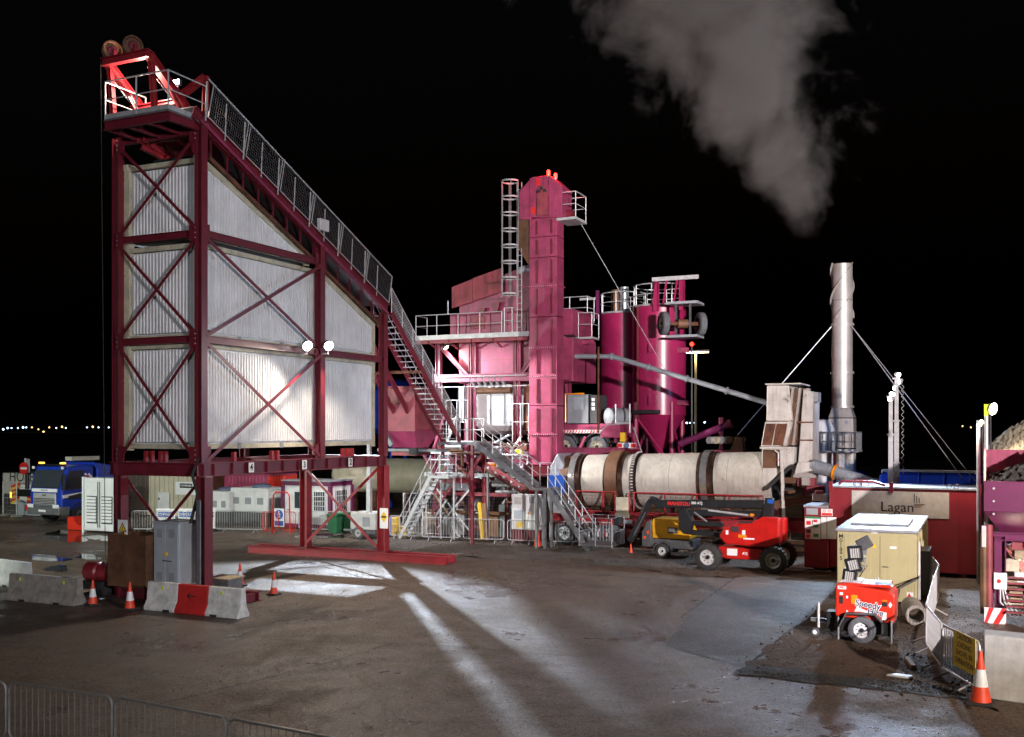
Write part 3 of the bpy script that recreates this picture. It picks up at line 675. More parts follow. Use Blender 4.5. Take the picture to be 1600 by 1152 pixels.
# ------------------------------------------------------------------ stairs
def flight(par, lo, hi, wv, n, sm, tm, sw=.06, sh=.20, td=.24, rails=(True, True), rm='galv', rh=1.0, meshside=None):
    lo, hi, wv = Vector(lo), Vector(hi), Vector(wv); up = Z3; run = (hi-lo); hz = V(run.x, run.y, 0).normalized()
    for o_ in (V(0, 0, 0), wv): MB().beam(lo+o_, hi+o_, sw, sh, up).build('stringer', sm, par)
    me = None
    for i in range(n):
        p = lo.lerp(hi, (i+.6)/n)
        if me is None:
            q = MB().beam(wv*.04, wv*.96, td, .035); me = bpy.data.meshes.new('tread'); me.from_pydata([tuple(v) for v in q.v], [], q.f)
        obj('tread', me, tm, par, loc=p-Vector(INFO[par.name]))
    for k, o_ in enumerate((V(0, 0, 0), wv)):
        if not rails[k]: continue
        MB().path([lo+o_+V(0, 0, rh), hi+o_+V(0, 0, rh)], .024, 6).build('handrail', rm, par)
        MB().path([lo+o_+V(0, 0, rh*.5), hi+o_+V(0, 0, rh*.5)], .018, 5).build('mid_rail', rm, par)
        for p in spaced(lo+o_, hi+o_, 1.15): MB().tube(p, p+V(0, 0, rh), .022, 6).build('railing_post', rm, par)
        if meshside == k:
            a, b = lo+o_+V(0, 0, .12), hi+o_+V(0, 0, .12); w_ = MB(); m_ = int((b-a).length/.13)
            for i in range(1, m_): c_ = a.lerp(b, i/m_); w_.beam(c_, c_+V(0, 0, rh-.14), .010, .010)
            for i in range(1, 7): w_.beam(a+V(0, 0, i*.12), b+V(0, 0, i*.12), .010, .010)
            w_.build('wire_mesh', rm, par)
st = thing('steep_stair', 'steep maroon stair with grey treads coming down from the conveyor walkway', 'stair', (-.3, 14, 4))
TP, BT = V(.12, 10.85, 9.85), V(.12, 16.75, 4.62)
flight(st, BT, TP, (-.85, 0, 0), 24, 'maroon', 'galv', .09, .24, .22, (True, True), 'galv', 1.0, 0)
MB().beam(BT+V(-1.5, -.4, -.3), TP+V(-1.5, 0, -.25), .12, .2).build('conveyor_stringer', 'maroon', st)
MB().beam(BT+V(-2.2, -.4, -.3), TP+V(-2.2, 0, -.25), .12, .2).build('conveyor_stringer', 'maroon', st)
for i in range(9):
    p = (BT+V(-1.5, -.4, -.3)).lerp(TP+V(-1.5, 0, -.25), (i+.5)/9); MB().beam(p, p+V(-.7, 0, 0), .06, .06).build('cross_tie', 'rust', st)
MB().beam((-2.2, 13.2, 7.6), (.2, 13.2, 7.6), .1, .12).build('cross_tie', 'rust', st)
ls = thing('lower_stair', 'grey galvanised stair going down in two flights to the yard', 'stair', (4.2, 16.8, 0))
YA, YB = 16.35, 17.2
flight(ls, (3.87, YA, 2.64), (1.0, YA, 4.60), (0, YB-YA, 0), 10, 'galv_dark', 'galv_dark', .06, .24, .24)
flight(ls, (6.5, YA, .02), (4.6, YA, 2.60), (0, YB-YA, 0), 13, 'galv_dark', 'galv_dark', .06, .24, .22)
MB().bb(3.85, 4.62, YA-.03, YB+.03, 2.52, 2.64).build('landing', 'galv_dark', ls); MB().bb(-.8, 1.02, YA-.03, YB+.25, 4.48, 4.60).build('landing', 'galv_dark', ls)
railing(ls, [(3.87, YB, 2.64), (4.6, YB, 2.64)], 1.05, .7); railing(ls, [(.15, YA, 4.6), (1.0, YA, 4.6)], 1.05, .9); railing(ls, [(-.8, YB+.2, 4.6), (1.0, YB+.2, 4.6)], 1.05, .9)
for x, y in ((4.05, YA+.05), (4.45, YA+.05), (4.05, YB-.05), (4.45, YB-.05)): MB().beam((x, y, 0), (x, y, 2.52), .10, .10).build('support_post', 'galv_dark', ls)
for x in (-.6, .9): MB().beam((x, YA+.1, 0 if x > 0 else 4.0), (x, YA+.1, 4.48), .12, .12).build('support_post', 'maroon', ls)
MB().beam((4.05, YA, .3), (4.45, YA, 2.2), .05, .02).build('cross_tie', 'galv_dark', ls)
# small access stair
sl = thing('access_stair', 'pale galvanised access stair rising to the right beside the blue barrel', 'stair', (-3.3, 17.2, 0))
flight(sl, (-3.35, 17.2, .02), (-1.65, 17.2, 3.0), (0, .8, 0), 14, 'galv', 'galv', .05, .16, .2, (True, True), 'galv', .95)
MB().bb(-1.66, -.7, 17.15, 18.05, 2.9, 3.0).build('landing', 'galv', sl); railing(sl, [(-1.6, 18.0, 3), (-.75, 18.0, 3), (-.75, 17.2, 3)], 1.0, .9)
for x in (-1.5, -.8): MB().beam((x, 17.9, 0), (x, 17.9, 2.9), .08, .08).build('support_post', 'galv', sl)
# frame under the stair head
sf = thing('stair_support_frame', 'maroon braced support frame standing under the stair landing', 'steel frame', tuple(G(710, 840)))
a, b = G(684, 838), G(737, 841)
zt = FY(690, 690, a.y).z
for p in (a, b):
    MB().ibeam((p.x, p.y, 0), (p.x, p.y, 4.45), .2, .2, .025, (1, 0, 0)).build('column', 'maroon', sf)
    MB().ibeam((p.x, p.y+2.4, 0), (p.x, p.y+2.4, 4.45), .2, .2, .025, (1, 0, 0)).build('column', 'maroon', sf)
    MB().beam((p.x, p.y, 2.75), (p.x, p.y+2.4, 2.75), .1, .16).build('cross_beam', 'maroon', sf)
MB().ibeam((a.x, a.y-.12, 2.75), (b.x, b.y-.12, 2.75), .14, .26).build('cross_beam', 'maroon', sf)
MB().box(((a.x+b.x)/2, a.y-.02, 2.42), (b.x-a.x-.3, .06, .34)).build('skirt_plate', 'vent_grey', sf)
for z0, z1, m_ in ((.4, 2.3, 'galv'), (2.3, .4, 'galv'), (2.9, 4.4, 'maroon'), (4.4, 2.9, 'crimson_old')):
    MB().beam((a.x+.05, a.y-.16-(.03 if z0 > z1 else 0), z0), (b.x-.05, b.y-.16-(.03 if z0 > z1 else 0), z1), .025, .08).build('brace', m_, sf)
MB().beam((a.x-1.1, a.y-.2, 4.6), (a.x, a.y-.2, 2.9), .08, .12).build('brace', 'maroon', sf)
MB().beam((a.x-1.2, a.y-.2, 4.05), (b.x+.4, a.y-.2, 4.05), .12, .12).build('cross_beam', 'galv', sf)
MB().beam((a.x+.2, a.y+.5, 4.3), (b.x+.9, a.y+.5, 2.8), .1, .2).build('brace', 'crimson_old', sf)
MB().beam((b.x, b.y-.25, 3.0), (b.x+.8, b.y-.25, 4.2), .10, .14).build('brace', 'crimson_old', sf)
for k, (x0, z0, x1, z1) in enumerate(((a.x-.8, 4.2, a.x-.1, 6.0), (a.x-.4, 3.6, a.x+.5, 5.8), (a.x+.3, 2.9, b.x-.3, 4.4), (b.x-.3, 2.9, a.x+.5, 4.6))):
    MB().beam((x0, a.y+1.0, z0), (x1, a.y+1.0, z1), .09, .12).build('brace', 'galv' if k % 2 else 'crimson', sf)
# ------------------------------------------------------------------ red weigh hopper behind the tower
hp = thing('feed_hopper', 'old red steel hopper with tapered bottom hanging behind the tower stair', 'hopper', (-3, 15.5, 4))
y0 = 14.6
p0, p1 = FY(597, 607, y0), FY(648, 607, y0); zl = FY(640, 672, y0).z; zbm = FY(640, 700, y0).z; x0, x1 = p0.x, p1.x; y1 = y0+2.3; zt = p0.z
MB().hexa([(x0, y0, zl), (x1, y0, zl), (x1, y1, zl), (x0, y1, zl)], [(x0, y0, zt), (x1, y0, zt), (x1, y1, zt), (x0, y1, zt)]).build('bin_body', 'crimson_old', hp, bevel=.02)
MB().hexa([(x0+.3, y0+.4, zbm), (x1-.15, y0+.4, zbm), (x1-.15, y1-.8, zbm), (x0+.3, y1-.8, zbm)], [(x0, y0, zl), (x1, y0, zl), (x1, y1, zl), (x0, y1, zl)]).build('bin_cone', 'crimson', hp)
MB().bb(x0-.05, x1+.05, y0-.05, y1+.05, zt-.02, zt+.08).build('rim', 'crimson_old', hp); MB().bb(x0-.03, x1+.03, y0-.03, y0+.05, zl-.06, zl+.06).build('rib', 'crimson_old', hp)
MB().bb(x0+.3, x1-.1, y0+.3, y1-.7, zbm-.35, zbm-.05).build('outlet_gate', 'red_steel', hp)
MB().beam((x0+.25, y0-.1, zl-.2), (x0+.6, y0-.12, zbm+.1), .16, .2).build('gate_cylinder', 'galv_dark', hp)
MB().ibeam((x0-.3, y0+.1, zbm-.1), (x1+1.6, y0+.1, zbm-.1), .1, .12).build('support_beam', 'galv_dark', hp)
MB().bb(x1-.3, x1+.15, y0, y0+.5, zbm-.3, zbm).build('vibrator_motor', 'dark', hp)
# curved blue tank end seen between tower and stair
bt = thing('blue_silo', 'dark blue round tank glimpsed between the tower and the steep stair', 'tank', tuple(FD(625, 600, 66).xy)+(0,))
c_ = FD(622, 600, 66)
MB().lathe([(.6, 0), (2.2, 1.0), (2.2, 3.4), (1.5, 3.9), (.1, 4.2)], (c_.x, c_.y, 4.2), (0, 0, 1), 28).build('tank_shell', 'blue', bt, smooth=True)
for k in range(4):
    t_ = math.pi/4+k*math.pi/2; MB().tube((c_.x+1.9*math.cos(t_), c_.y+1.9*math.sin(t_), 0), (c_.x+1.9*math.cos(t_), c_.y+1.9*math.sin(t_), 5.2), .12, 8).build('leg', 'blue', bt)
# ------------------------------------------------------------------ bucket elevator
el = thing('bucket_elevator', 'tall pink red bucket elevator casing with two red beacons on its head', 'elevator', (3.25, 19.4, 0))
EX0, EX1, EY0, EY1 = 2.56, 3.94, 19.0, 19.85
def ez(py): return FY(850, py, EY0).z
cuts = [727, 679, 634, 588, 543, 495, 447, 402, 370, 340]
for i in range(len(cuts)-1):
    z0, z1 = ez(cuts[i]), ez(cuts[i+1])
    s_ = MB().bb(EX0, EX1, EY0, EY1, z0+.012, z1-.012).build('casing_panel', 'crimson', el, bevel=.012)
    for px in (839, 862):
        x = FY(px, 600, EY0).x; MB().bb(x-.035, x+.035, EY0-.05, EY0-.003, z0+.12, z1-.12).build('stiffener', 'maroon', s_)
    if i in (1, 3, 4, 6):
        MB().bb(EX0-.05, EX1+.05, EY0-.05, EY1+.05, z0-.03, z0+.03).build('flange', 'crimson', el)
        b_ = MB()
        for k in range(14):
            x = EX0+.05+k*(EX1-EX0-.1)/13; b_.tube((x, EY0-.05, z0), (x, EY0-.07, z0), .02, 5)
        b_.build('bolt_row', 'galv', el, kind='stuff')
MB().hexa([(EX0+.1, EY0+.1, ez(745)), (EX1-.1, EY0+.1, ez(745)), (EX1-.1, EY1-.1, ez(745)), (EX0+.1, EY1-.1, ez(745))], [(EX0, EY0, ez(728)), (EX1, EY0, ez(728)), (EX1, EY1, ez(728)), (EX0, EY1, ez(728))]).build('boot', 'maroon', el)
for x in (EX0+.2, EX1-.2): MB().beam((x, EY1-.2, 0), (x, EY1-.2, ez(740)), .16, .16).build('leg', 'maroon', el)
hz0, hz1, hz2 = ez(339), ez(300), ez(275)
def hq(px, py): q_ = FY(px, py, EY0-.12); return (q_.x, q_.z)
MB().prism([hq(811, 343), hq(829, 343), hq(829, 340), hq(878, 340), hq(878, 291), hq(859, 274), hq(831, 277), hq(811, 300)], 'y', EY0-.12, EY1+.25).build('head_casing', 'crimson', el, bevel=.012)
for px in (829, 859): MB().bb(hq(px, 300)[0]-.03, hq(px, 300)[0]+.03, EY0-.16, EY0-.122, hz0, hq(px, 279)[1]).build('stiffener', 'crimson', el)
MB().prism([(EX0+.45, hz0+.02), (EX0+1.0, hz0+.02), (EX0+.95, hz1+.15), (EX0+.75, hz1+.28), (EX0+.5, hz1+.15)], 'y', EY0-.2, EY0-.125).build('inspection_cover', 'crimson_old', el)
for x, z in ((EX0+.72, hz1+.12), (EX0+.58, hz1), (EX0+.88, hz1)): MB().tube((x, EY0-.26, z), (x, EY0-.2, z), .07, 10).build('shaft_bolt', 'dark', el)
for x, z in ((EX0+.5, hz2-.28), (EX0+.25, hz0+.3)): MB().bb(x-.1, x+.1, EY0-.15, EY0-.122, z-.16, z+.16).build('red_lit_tag', 'print_red', el)  # tags lit red; the red light is put into their colour
MB().hexa([(EX0-.7, EY0+.2, ez(382)), (EX0-.05, EY0+.2, ez(415)), (EX0-.05, EY1, ez(415)), (EX0-.7, EY1, ez(382))], [(EX0-.6, EY0, hz0-.05), (EX0-.05, EY0, hz0-.05), (EX0-.05, EY1, hz0-.05), (EX0-.6, EY1, hz0-.05)]).build('discharge_chute', 'rust_brown', el)
MB().bb(EX1, EX1+.95, EY0-.05, EY1+.5, ez(343)-.12, ez(343)).build('motor_platform', 'galv', el)
railing(el, [(EX1+.05, EY0, ez(343)), (EX1+.92, EY0, ez(343)), (EX1+.92, EY1+.45, ez(343)), (EX1+.05, EY1+.45, ez(343))], 1.15, .9)
MB().tube((EX1+.1, EY0+.5, ez(335)), (EX1+.6, EY0+.5, ez(335)), .22, 12).build('drive_motor', 'maroon', el)
for px, py in ((857, 270), (868, 275)):
    q = FY(px, py, EY0+.3); b_ = thing('beacon', 'red beacon lamp on the elevator head, the %s of two' % ('left' if px == 857 else 'right'), 'lamp', (q.x, q.y, hz2-.1))
    MB().tube((q.x, q.y, hz2-.3), (q.x, q.y, q.z-.08), .04, 6).build('lamp_pole', 'galv', b_)
    MB().lathe([(.08, -.1), (.085, .06), (.05, .12), (.001, .13)], (q.x, q.y, q.z), (0, 0, 1), 14).build('lamp_lens', 'lamp_red', b_, smooth=True)
    wlight('beacon_light', 'POINT', (q.x, q.y-.35, q.z+.12), 90, (1, .02, .01), size=.08)
# caged ladder left of the elevator
cl = thing('caged_ladder', 'galvanised caged ladder running up beside the pink elevator', 'ladder', (1.9, 18.9, 9.7))
lx0, lx1, ly = FY(804, 400, 18.9).x, FY(811, 400, 18.9).x, 18.9; zlo, zhi = FY(800, 527, ly).z, FY(800, 284, ly).z
for x in (lx0, lx1): MB().beam((x, ly+.3, zlo), (x, ly+.3, zhi), .05, .03).build('ladder_rail', 'galv', cl)
me = None
for i in range(int((zhi-zlo)/.28)):
    z = zlo+.2+i*.28; MB().tube((lx0, ly+.3, z), (lx1, ly+.3, z), .015, 5).build('rung', 'galv', cl)
cxm = (lx0+lx1)/2; zc0 = zlo+2.0
def hoop(z): return [V(cxm-.22+.42*math.cos(t_)*1.0-.1, ly+.3-.36+.42*math.sin(t_), z) for t_ in [math.radians(60+k*30) for k in range(11)]]
for z in [zc0+k*(zhi-zc0)/7 for k in range(8)]:
    h_ = hoop(z); w_ = MB()
    for p, q in zip(h_, h_[1:]): w_.beam(p, q, .015, .07)
    w_.build('cage_hoop', 'galv', cl)
for k in (0, 2, 4, 6, 8, 10): p = hoop(0)[k]; MB().beam((p.x, p.y, zc0-.1), (p.x, p.y, zhi), .05, .012).build('cage_bar', 'galv', cl)
for z in (ez(392), ez(445)): MB().beam((lx1, ly+.3, z), (EX0, EY0+.2, z), .06, .06).build('wall_bracket', 'crimson', cl)
# ------------------------------------------------------------------ mixing plant
mp_ = thing('mixing_plant', 'pink red mixing plant block with white mixer on a raised chassis', 'mixing plant', (.5, 22, 0))
Y0 = 20.0
def fx_(px, y=Y0): return FY(px, 600, y).x
def fz_(py, px=770, y=Y0): return FY(px, py, y).z
xL, xR = fx_(713), fx_(892); zb0, zb1 = fz_(598), fz_(531)
MB().bb(xL, xR, Y0+.25, Y0+3.4, zb0, zb1).build('hot_stone_bin', 'crimson', mp_, bevel=.03)
MB().bb(xL+.1, xR-.3, Y0+.24, Y0+.28, fz_(562)-.02, fz_(562)+.02).build('weld_seam', 'crimson_old', mp_)
for px in (733, 740, 803, 810): x = fx_(px); MB().ibeam((x, Y0+.12, 4.3), (x, Y0+.12, zb1+.1), .10, .14, .02, (1, 0, 0)).build('column', 'crimson' if px in (740, 810) else 'maroon', mp_)
MB().ibeam((fx_(684), Y0+.1, 4.2), (fx_(684), Y0+.1, zb1+.1), .26, .26, .03, (1, 0, 0)).build('column', 'crimson', mp_)
MB().ibeam((fx_(684), Y0+3.2, 4.2), (fx_(684), Y0+3.2, zb1+.1), .26, .26, .03, (1, 0, 0)).build('column', 'crimson', mp_)
MB().ibeam((fx_(690), Y0, fz_(540)), (fx_(732), Y0, fz_(588)), .14, .2).build('brace', 'crimson', mp_); MB().ibeam((fx_(812), Y0, fz_(588)), (fx_(835), Y0, fz_(560)), .14, .2).build('brace', 'crimson', mp_)
MB().ibeam((fx_(680), Y0-.06, fz_(590)), (fx_(892), Y0-.06, fz_(590)), .2, .38, .03).build('main_beam', 'crimson', mp_)
for py in (588, 604): MB().tube((fx_(690), Y0-.25, fz_(py)), (fx_(826), Y0-.25, fz_(py)), .025, 6).build('air_pipe', 'galv', mp_)
# screen house and covers
MB().bb(fx_(697), fx_(889), Y0+.4, Y0+3.2, fz_(527), fz_(487)).build('screen_house', 'crimson', mp_, bevel=.02)
MB().bb(fx_(730), fx_(752), Y0+.33, Y0+.41, fz_(512), fz_(492)).build('access_door', 'crimson_old', mp_, bevel=.02)
for px in (706, 722, 760, 778): MB().bb(fx_(px)-.03, fx_(px)+.03, Y0+.34, Y0+.41, fz_(526), fz_(488)).build('rib', 'crimson', mp_)
zA, zB = fz_(486), fz_(424)
MB().prism([(fx_(706), zA-.1), (fx_(826), zA-.1), (fx_(826), fz_(409)), (fx_(706), fz_(452))], 'y', Y0+.8, Y0+3.0).build('screen_box', 'crimson', mp_)
def tilt(px0, px1, y0a, y0b, y1a, y1b, nm, m_):
    return MB().plate([FY(px0, y0b, Y0+.6), FY(px1, y1b, Y0+.6), FY(px1, y1a, Y0+.72), FY(px0, y0a, Y0+.72)], (0, 1, .05), .06).build(nm, m_, mp_)
tilt(706, 738, 449, 482, 436, 472, 'screen_cover', 'crimson_old'); tilt(738.5, 786, 435, 471, 418, 455, 'screen_cover', 'crimson_old')
for px, py in ((745, 482), (768, 474)): MB().prism([(fx_(px)-.18, fz_(py-4)), (fx_(px)+.18, fz_(py-4)), (fx_(px)+.04, fz_(py+12)), (fx_(px)-.04, fz_(py+12))], 'y', Y0+.55, Y0+.75).build('cover_bracket', 'maroon', mp_)
MB().bb(fx_(797), fx_(828), Y0+.3, Y0+2.4, fz_(487), fz_(425)).build('inlet_box', 'crimson', mp_)
MB().path([FY(811, 424, Y0-.3), FY(820, 420, Y0-.3), FY(836, 423, Y0-.2)], .16, 10).build('flexible_hose', 'insulation', mp_, smooth=True)
MB().tube(FY(700, 470, Y0+.3), FY(700, 492, Y0+.3), .03, 6).build('vent_pipe', 'galv', mp_)
# deck
zd = fz_(525, 740, 19.2)
MB().bb(fx_(650, 19.2), EX0-.02, 19.15, Y0+.38, zd-.08, zd).build('deck', 'galv', mp_)
MB().bb(fx_(650, 19.2), EX0-.02, 19.10, 19.148, zd-.12, zd+.1).build('toe_board', 'galv', mp_)
railing(mp_, [(fx_(650, 19.2), Y0+.3, zd), (fx_(650, 19.2), 19.2, zd), (fx_(784, 19.2), 19.2, zd)], 1.1, 1.05)
railing(mp_, [(fx_(650, 19.2)-.1, Y0+3, zd), (fx_(690, 22), Y0+3, zd)], 1.1, 1.4)
MB().bb(fx_(650, 19.2)-.1, fx_(700, 22), Y0+.5, Y0+3.1, zd-.1, zd-.02).build('deck', 'galv_dark', mp_)
railing(mp_, [(fx_(788, 19.2), 19.2, zd), (fx_(800, 19.2), 19.2, zd), (fx_(800, 19.2), 19.8, zd)], 1.25, .6)
MB().ibeam((fx_(648, 19.2), 19.3, zd-.2), (EX0-.05, 19.3, zd-.2), .1, .18).build('deck_beam', 'crimson_old', mp_)
for px in (668, 700, 735, 770, 805): MB().beam((fx_(px, 19.2), 19.2, zd-.18), (fx_(px, 19.2)+.0, Y0+.2, zd-.5), .05, .08).build('deck_bracket', 'crimson_old', mp_)
# right-hand platform beyond the elevator
Y2 = 22.0
for (pa, pb, py, yy) in ((880, 925, 527, 21.2), (880, 918, 500, 23.2)):
    xa, xb, z = fx_(pa, yy), fx_(pb, yy), FY(900, py, yy).z
    MB().bb(xa-.6, xb, yy, yy+1.0, z-.1, z).build('deck', 'galv', mp_); railing(mp_, [(xa-.6, yy+.02, z), (xb-.02, yy+.02, z), (xb-.02, yy+.98, z)], 1.15, .8)
    MB().ibeam((xa-.6, yy+.3, z-.22), (xb, yy+.3, z-.22), .1, .2).build('deck_beam', 'crimson', mp_)
MB().ibeam((fx_(883, 21.2), 21.6, 4.5), (fx_(883, 21.2), 21.6, FY(900, 530, 21.2).z), .25, .25).build('column', 'crimson', mp_)
# white mixer with cylinders
zc1, zc0 = fz_(600), fz_(676); xm0, xm1 = fx_(738), fx_(834)
prof = [(Y0+.45, zc1), (Y0+.45, zc0+.35), (Y0+.75, zc0+.08), (Y0+1.3, zc0-.1), (Y0+2.2, zc0-.1), (Y0+2.7, zc0+.1), (Y0+2.9, zc0+.4), (Y0+2.9, zc1)]
MB().prism(prof, 'x', xm0, xm1).build('mixer_body', 'mixer_white', mp_, bevel=.03)
for px in (760, 782, 806): MB().bb(fx_(px)-.02, fx_(px)+.02, Y0+.40, Y0+.452, zc0+.4, zc1-.25).build('panel_joint', 'vent_grey', mp_)
MB().bb(fx_(788), fx_(803), Y0+.39, Y0+.448, zc0+.5, zc1-.35).build('inspection_door', 'mixer_white', mp_, bevel=.01)
MB().tube((fx_(739), Y0+.25, fz_(610)), (fx_(795), Y0+.25, fz_(610)), .15, 12).build('heating_pipe', 'rust_brown', mp_, smooth=True)
for k in range(6):
    x = fx_(741+k*9.5); p = V(x, Y0+.05, fz_(603)); MB().tube(p, p+V(-.25, -.1, .42), .07, 8).build('valve_cylinder', 'steel_bright', mp_, smooth=True)
    MB().box(p+V(-.05, .05, .22), (.14, .16, .22)).build('valve_block', 'comp_grey', mp_)
MB().tube((fx_(718), Y0+.3, fz_(660)), (fx_(718), Y0+.3, fz_(603)), .21, 16).build('vertical_duct', 'steel_bright', mp_, smooth=True)
MB().bb(fx_(815), fx_(826), Y0+.2, Y0+.46, zc0+.1, zc1-.1).build('burnt_duct', 'rust', mp_)
railing(mp_, [(fx_(805), Y0-.3, fz_(690)), (fx_(830), Y0-.3, fz_(690))], 1.8, .5); railing(mp_, [(fx_(702), Y0-.3, fz_(690)), (fx_(735), Y0-.3, fz_(690))], 2.0, .7)
# raised chassis with pipework below the mixer
zch = fz_(705)
for y in (Y0+.2, Y0+2.6):
    MB().ibeam((fx_(690), y, zch), (fx_(990, 21.5), y, zch+.0), .22, .42, .03).build('chassis_beam', 'crimson', mp_)
for k in range(9): x = fx_(695)+k*1.15; MB().ibeam((x, Y0+.35, zch), (x, Y0+2.45, zch), .12, .2).build('chassis_cross', 'maroon', mp_)
for px in (700, 872, 968): 
    for y in (Y0+1.2, Y0+2.5): MB().beam((fx_(px), y, 0), (fx_(px), y, zch-.2), .28, .28).build('stand_leg', 'red_steel', mp_)
rnd = random.Random(5)
for k in range(16):
    x0_ = fx_(rnd.uniform(700, 800)); z_ = rnd.uniform(2.6, 4.6); y_ = Y0-.35+rnd.uniform(0, .5); L_ = rnd.uniform(.5, 1.9); r_ = rnd.choice((.04, .06, .1))
    e = (x0_+L_, y_, z_+rnd.choice((0, 0, rnd.uniform(-.7, .4))))
    MB().path([(x0_, y_+.3, z_), (x0_, y_, z_), e, (e[0], e[1]+.3, e[2])], r_, 8).build('process_pipe', rnd.choice(('galv', 'insulation', 'white', 'rust_brown', 'galv_dark')), mp_, smooth=True)
for k in range(12):
    x0_ = fx_(rnd.uniform(695, 820)); z_ = rnd.uniform(1.6, 4.4); y_ = Y0+rnd.uniform(.2, 1.8)
    MB().box((x0_, y_, z_), (rnd.uniform(.3, .9), .4, rnd.uniform(.2, .7))).build('equipment_box', rnd.choice(('white', 'vent_grey', 'crimson', 'rust_brown', 'insulation', 'dark')), mp_, bevel=.015)
for k in range(7):
    x0_ = fx_(rnd.uniform(775, 828)); z_ = fz_(rnd.uniform(690, 705)); pts = [(x0_+i*.16, Y0-.3-.1*math.sin(i), z_-.25*math.sin(i*.8+k)) for i in range(6)]
    MB().path(pts, .022, 5).build('hose', 'galv', mp_, smooth=True)
for px, py, m_ in ((770, 728, 'amber'), (812, 706, 'sign_yellow'), (820, 700, 'rust')): MB().box(FY(px, py, Y0-.3), (.35, .25, .22)).build('gear_motor', m_, mp_, bevel=.03)
# reclaim chute and sloping feeder under the stairs
fc = thing('sloping_feeder', 'pale rusty sloping feeder conveyor under the grey stair', 'conveyor', (2.5, 18.3, 1.5))
p, q = FY(762, 731, 18.3), FY(822, 768, 18.3)
MB().beam(p, q, .5, .3).build('feeder_body', 'rust_brown', fc, bevel=.02); MB().beam(p+V(0, -.27, .12), q+V(0, -.27, .12), .04, .3).build('side_plate', 'crimson_old', fc)
for k in range(5): c_ = p.lerp(q, (k+.5)/5)+V(0, -.32, .12); MB().tube(c_, c_+V(0, -.05, 0), .06, 8).build('idler', 'galv', fc)
for c_ in (p, q): MB().beam((c_.x, c_.y, 0), (c_.x, c_.y, c_.z-.1), .08, .08).build('leg', 'galv_dark', fc)
bk = thing('loading_bucket', 'grey steel chute bucket behind the mesh fence', 'chute', tuple(G(775, 828)))
y_ = G(775, 828).y-1.2
MB().prism([(FY(752, 748, y_).x, FY(752, 748, y_).z), (FY(787, 752, y_).x, FY(787, 752, y_).z), (FY(787, 778, y_).x, FY(787, 778, y_).z), (FY(768, 778, y_).x, FY(768, 778, y_).z)], 'y', y_, y_+1.4).build('bucket_body', 'vent_grey', bk, bevel=.02)
for x in (FY(756, 750, y_).x, FY(785, 750, y_).x): MB().beam((x, y_+.6, 0), (x, y_+.6, 2.0), .1, .1).build('leg', 'rust', bk)

# dense pipe rack and bracing behind the mesh fence
pr = thing('pipe_rack', 'dense rack of braced posts, pipes and white tanks under the mixing plant', 'pipe rack', (1, 19.2, 0))
rnd = random.Random(23); yr = 19.0
def rx_(px, y=yr): return FY(px, 760, y).x
for px, m_ in ((668, 'crimson'), (700, 'red_steel'), (722, 'crimson'), (756, 'red_steel'), (786, 'crimson_old'), (826, 'red_steel')):
    y = yr+rnd.uniform(0, .8); MB().ibeam((rx_(px), y, 0), (rx_(px), y, 4.3), .18, .18, .02, (1, 0, 0)).build('rack_post', m_, pr)
for z, m_ in ((1.2, 'rust_brown'), (2.1, 'crimson_old'), (3.0, 'galv'), (3.7, 'crimson')):
    y = yr+rnd.uniform(-.2, .5); MB().ibeam((rx_(664), y, z), (rx_(830), y, z+.001), .12, .16, .02).build('rack_beam', m_, pr)
for k in range(18):
    px = rnd.uniform(664, 815); z = rnd.uniform(.6, 3.4); y = yr+rnd.uniform(-.3, 1.0); L_ = rnd.uniform(.7, 1.6); s_ = rnd.choice((-1, 1))
    MB().beam((rx_(px), y, z), (rx_(px)+L_*.8, y, z+s_*L_), .05, .10).build('rack_brace', rnd.choice(('galv', 'crimson_old', 'pallet_wood', 'crimson', 'galv')), pr)
for k in range(14):
    px = rnd.uniform(668, 812); z = rnd.uniform(.8, 4.4); y = yr+rnd.uniform(-.4, .3); L_ = rnd.uniform(.6, 2.0)
    MB().path([(rx_(px), y+.3, z), (rx_(px), y, z), (rx_(px)+L_, y, z), (rx_(px)+L_, y, z-rnd.uniform(.2, .8))], rnd.choice((.03, .05, .08)), 8).build('pipe', rnd.choice(('galv', 'white', 'insulation', 'rust_brown', 'galv')), pr, smooth=True)
for px, z0, z1, m_ in ((745, .4, 1.9, 'white'), (775, 2.4, 4.0, 'mixer_white'), (708, 2.9, 4.1, 'insulation'), (812, 3.0, 4.2, 'insulation')):
    MB().lathe([(.1, z0), (.42, z0+.12), (.42, z1-.12), (.1, z1)], (rx_(px, yr+1.1), yr+1.1, 0), n=22).build('rack_tank', m_, pr, smooth=True)
for px, w_, z1, m_ in ((676, .9, 1.1, 'pallet_wood'), (715, 1.1, 1.3, 'grey_gen'), (768, 1.0, 1.0, 'wood'), (795, .8, 1.6, 'vent_grey')):
    MB().bb(rx_(px, yr+.8)-w_/2, rx_(px, yr+.8)+w_/2, yr+.5, yr+1.1, .05, z1).build('stacked_crate', m_, pr, bevel=.02)
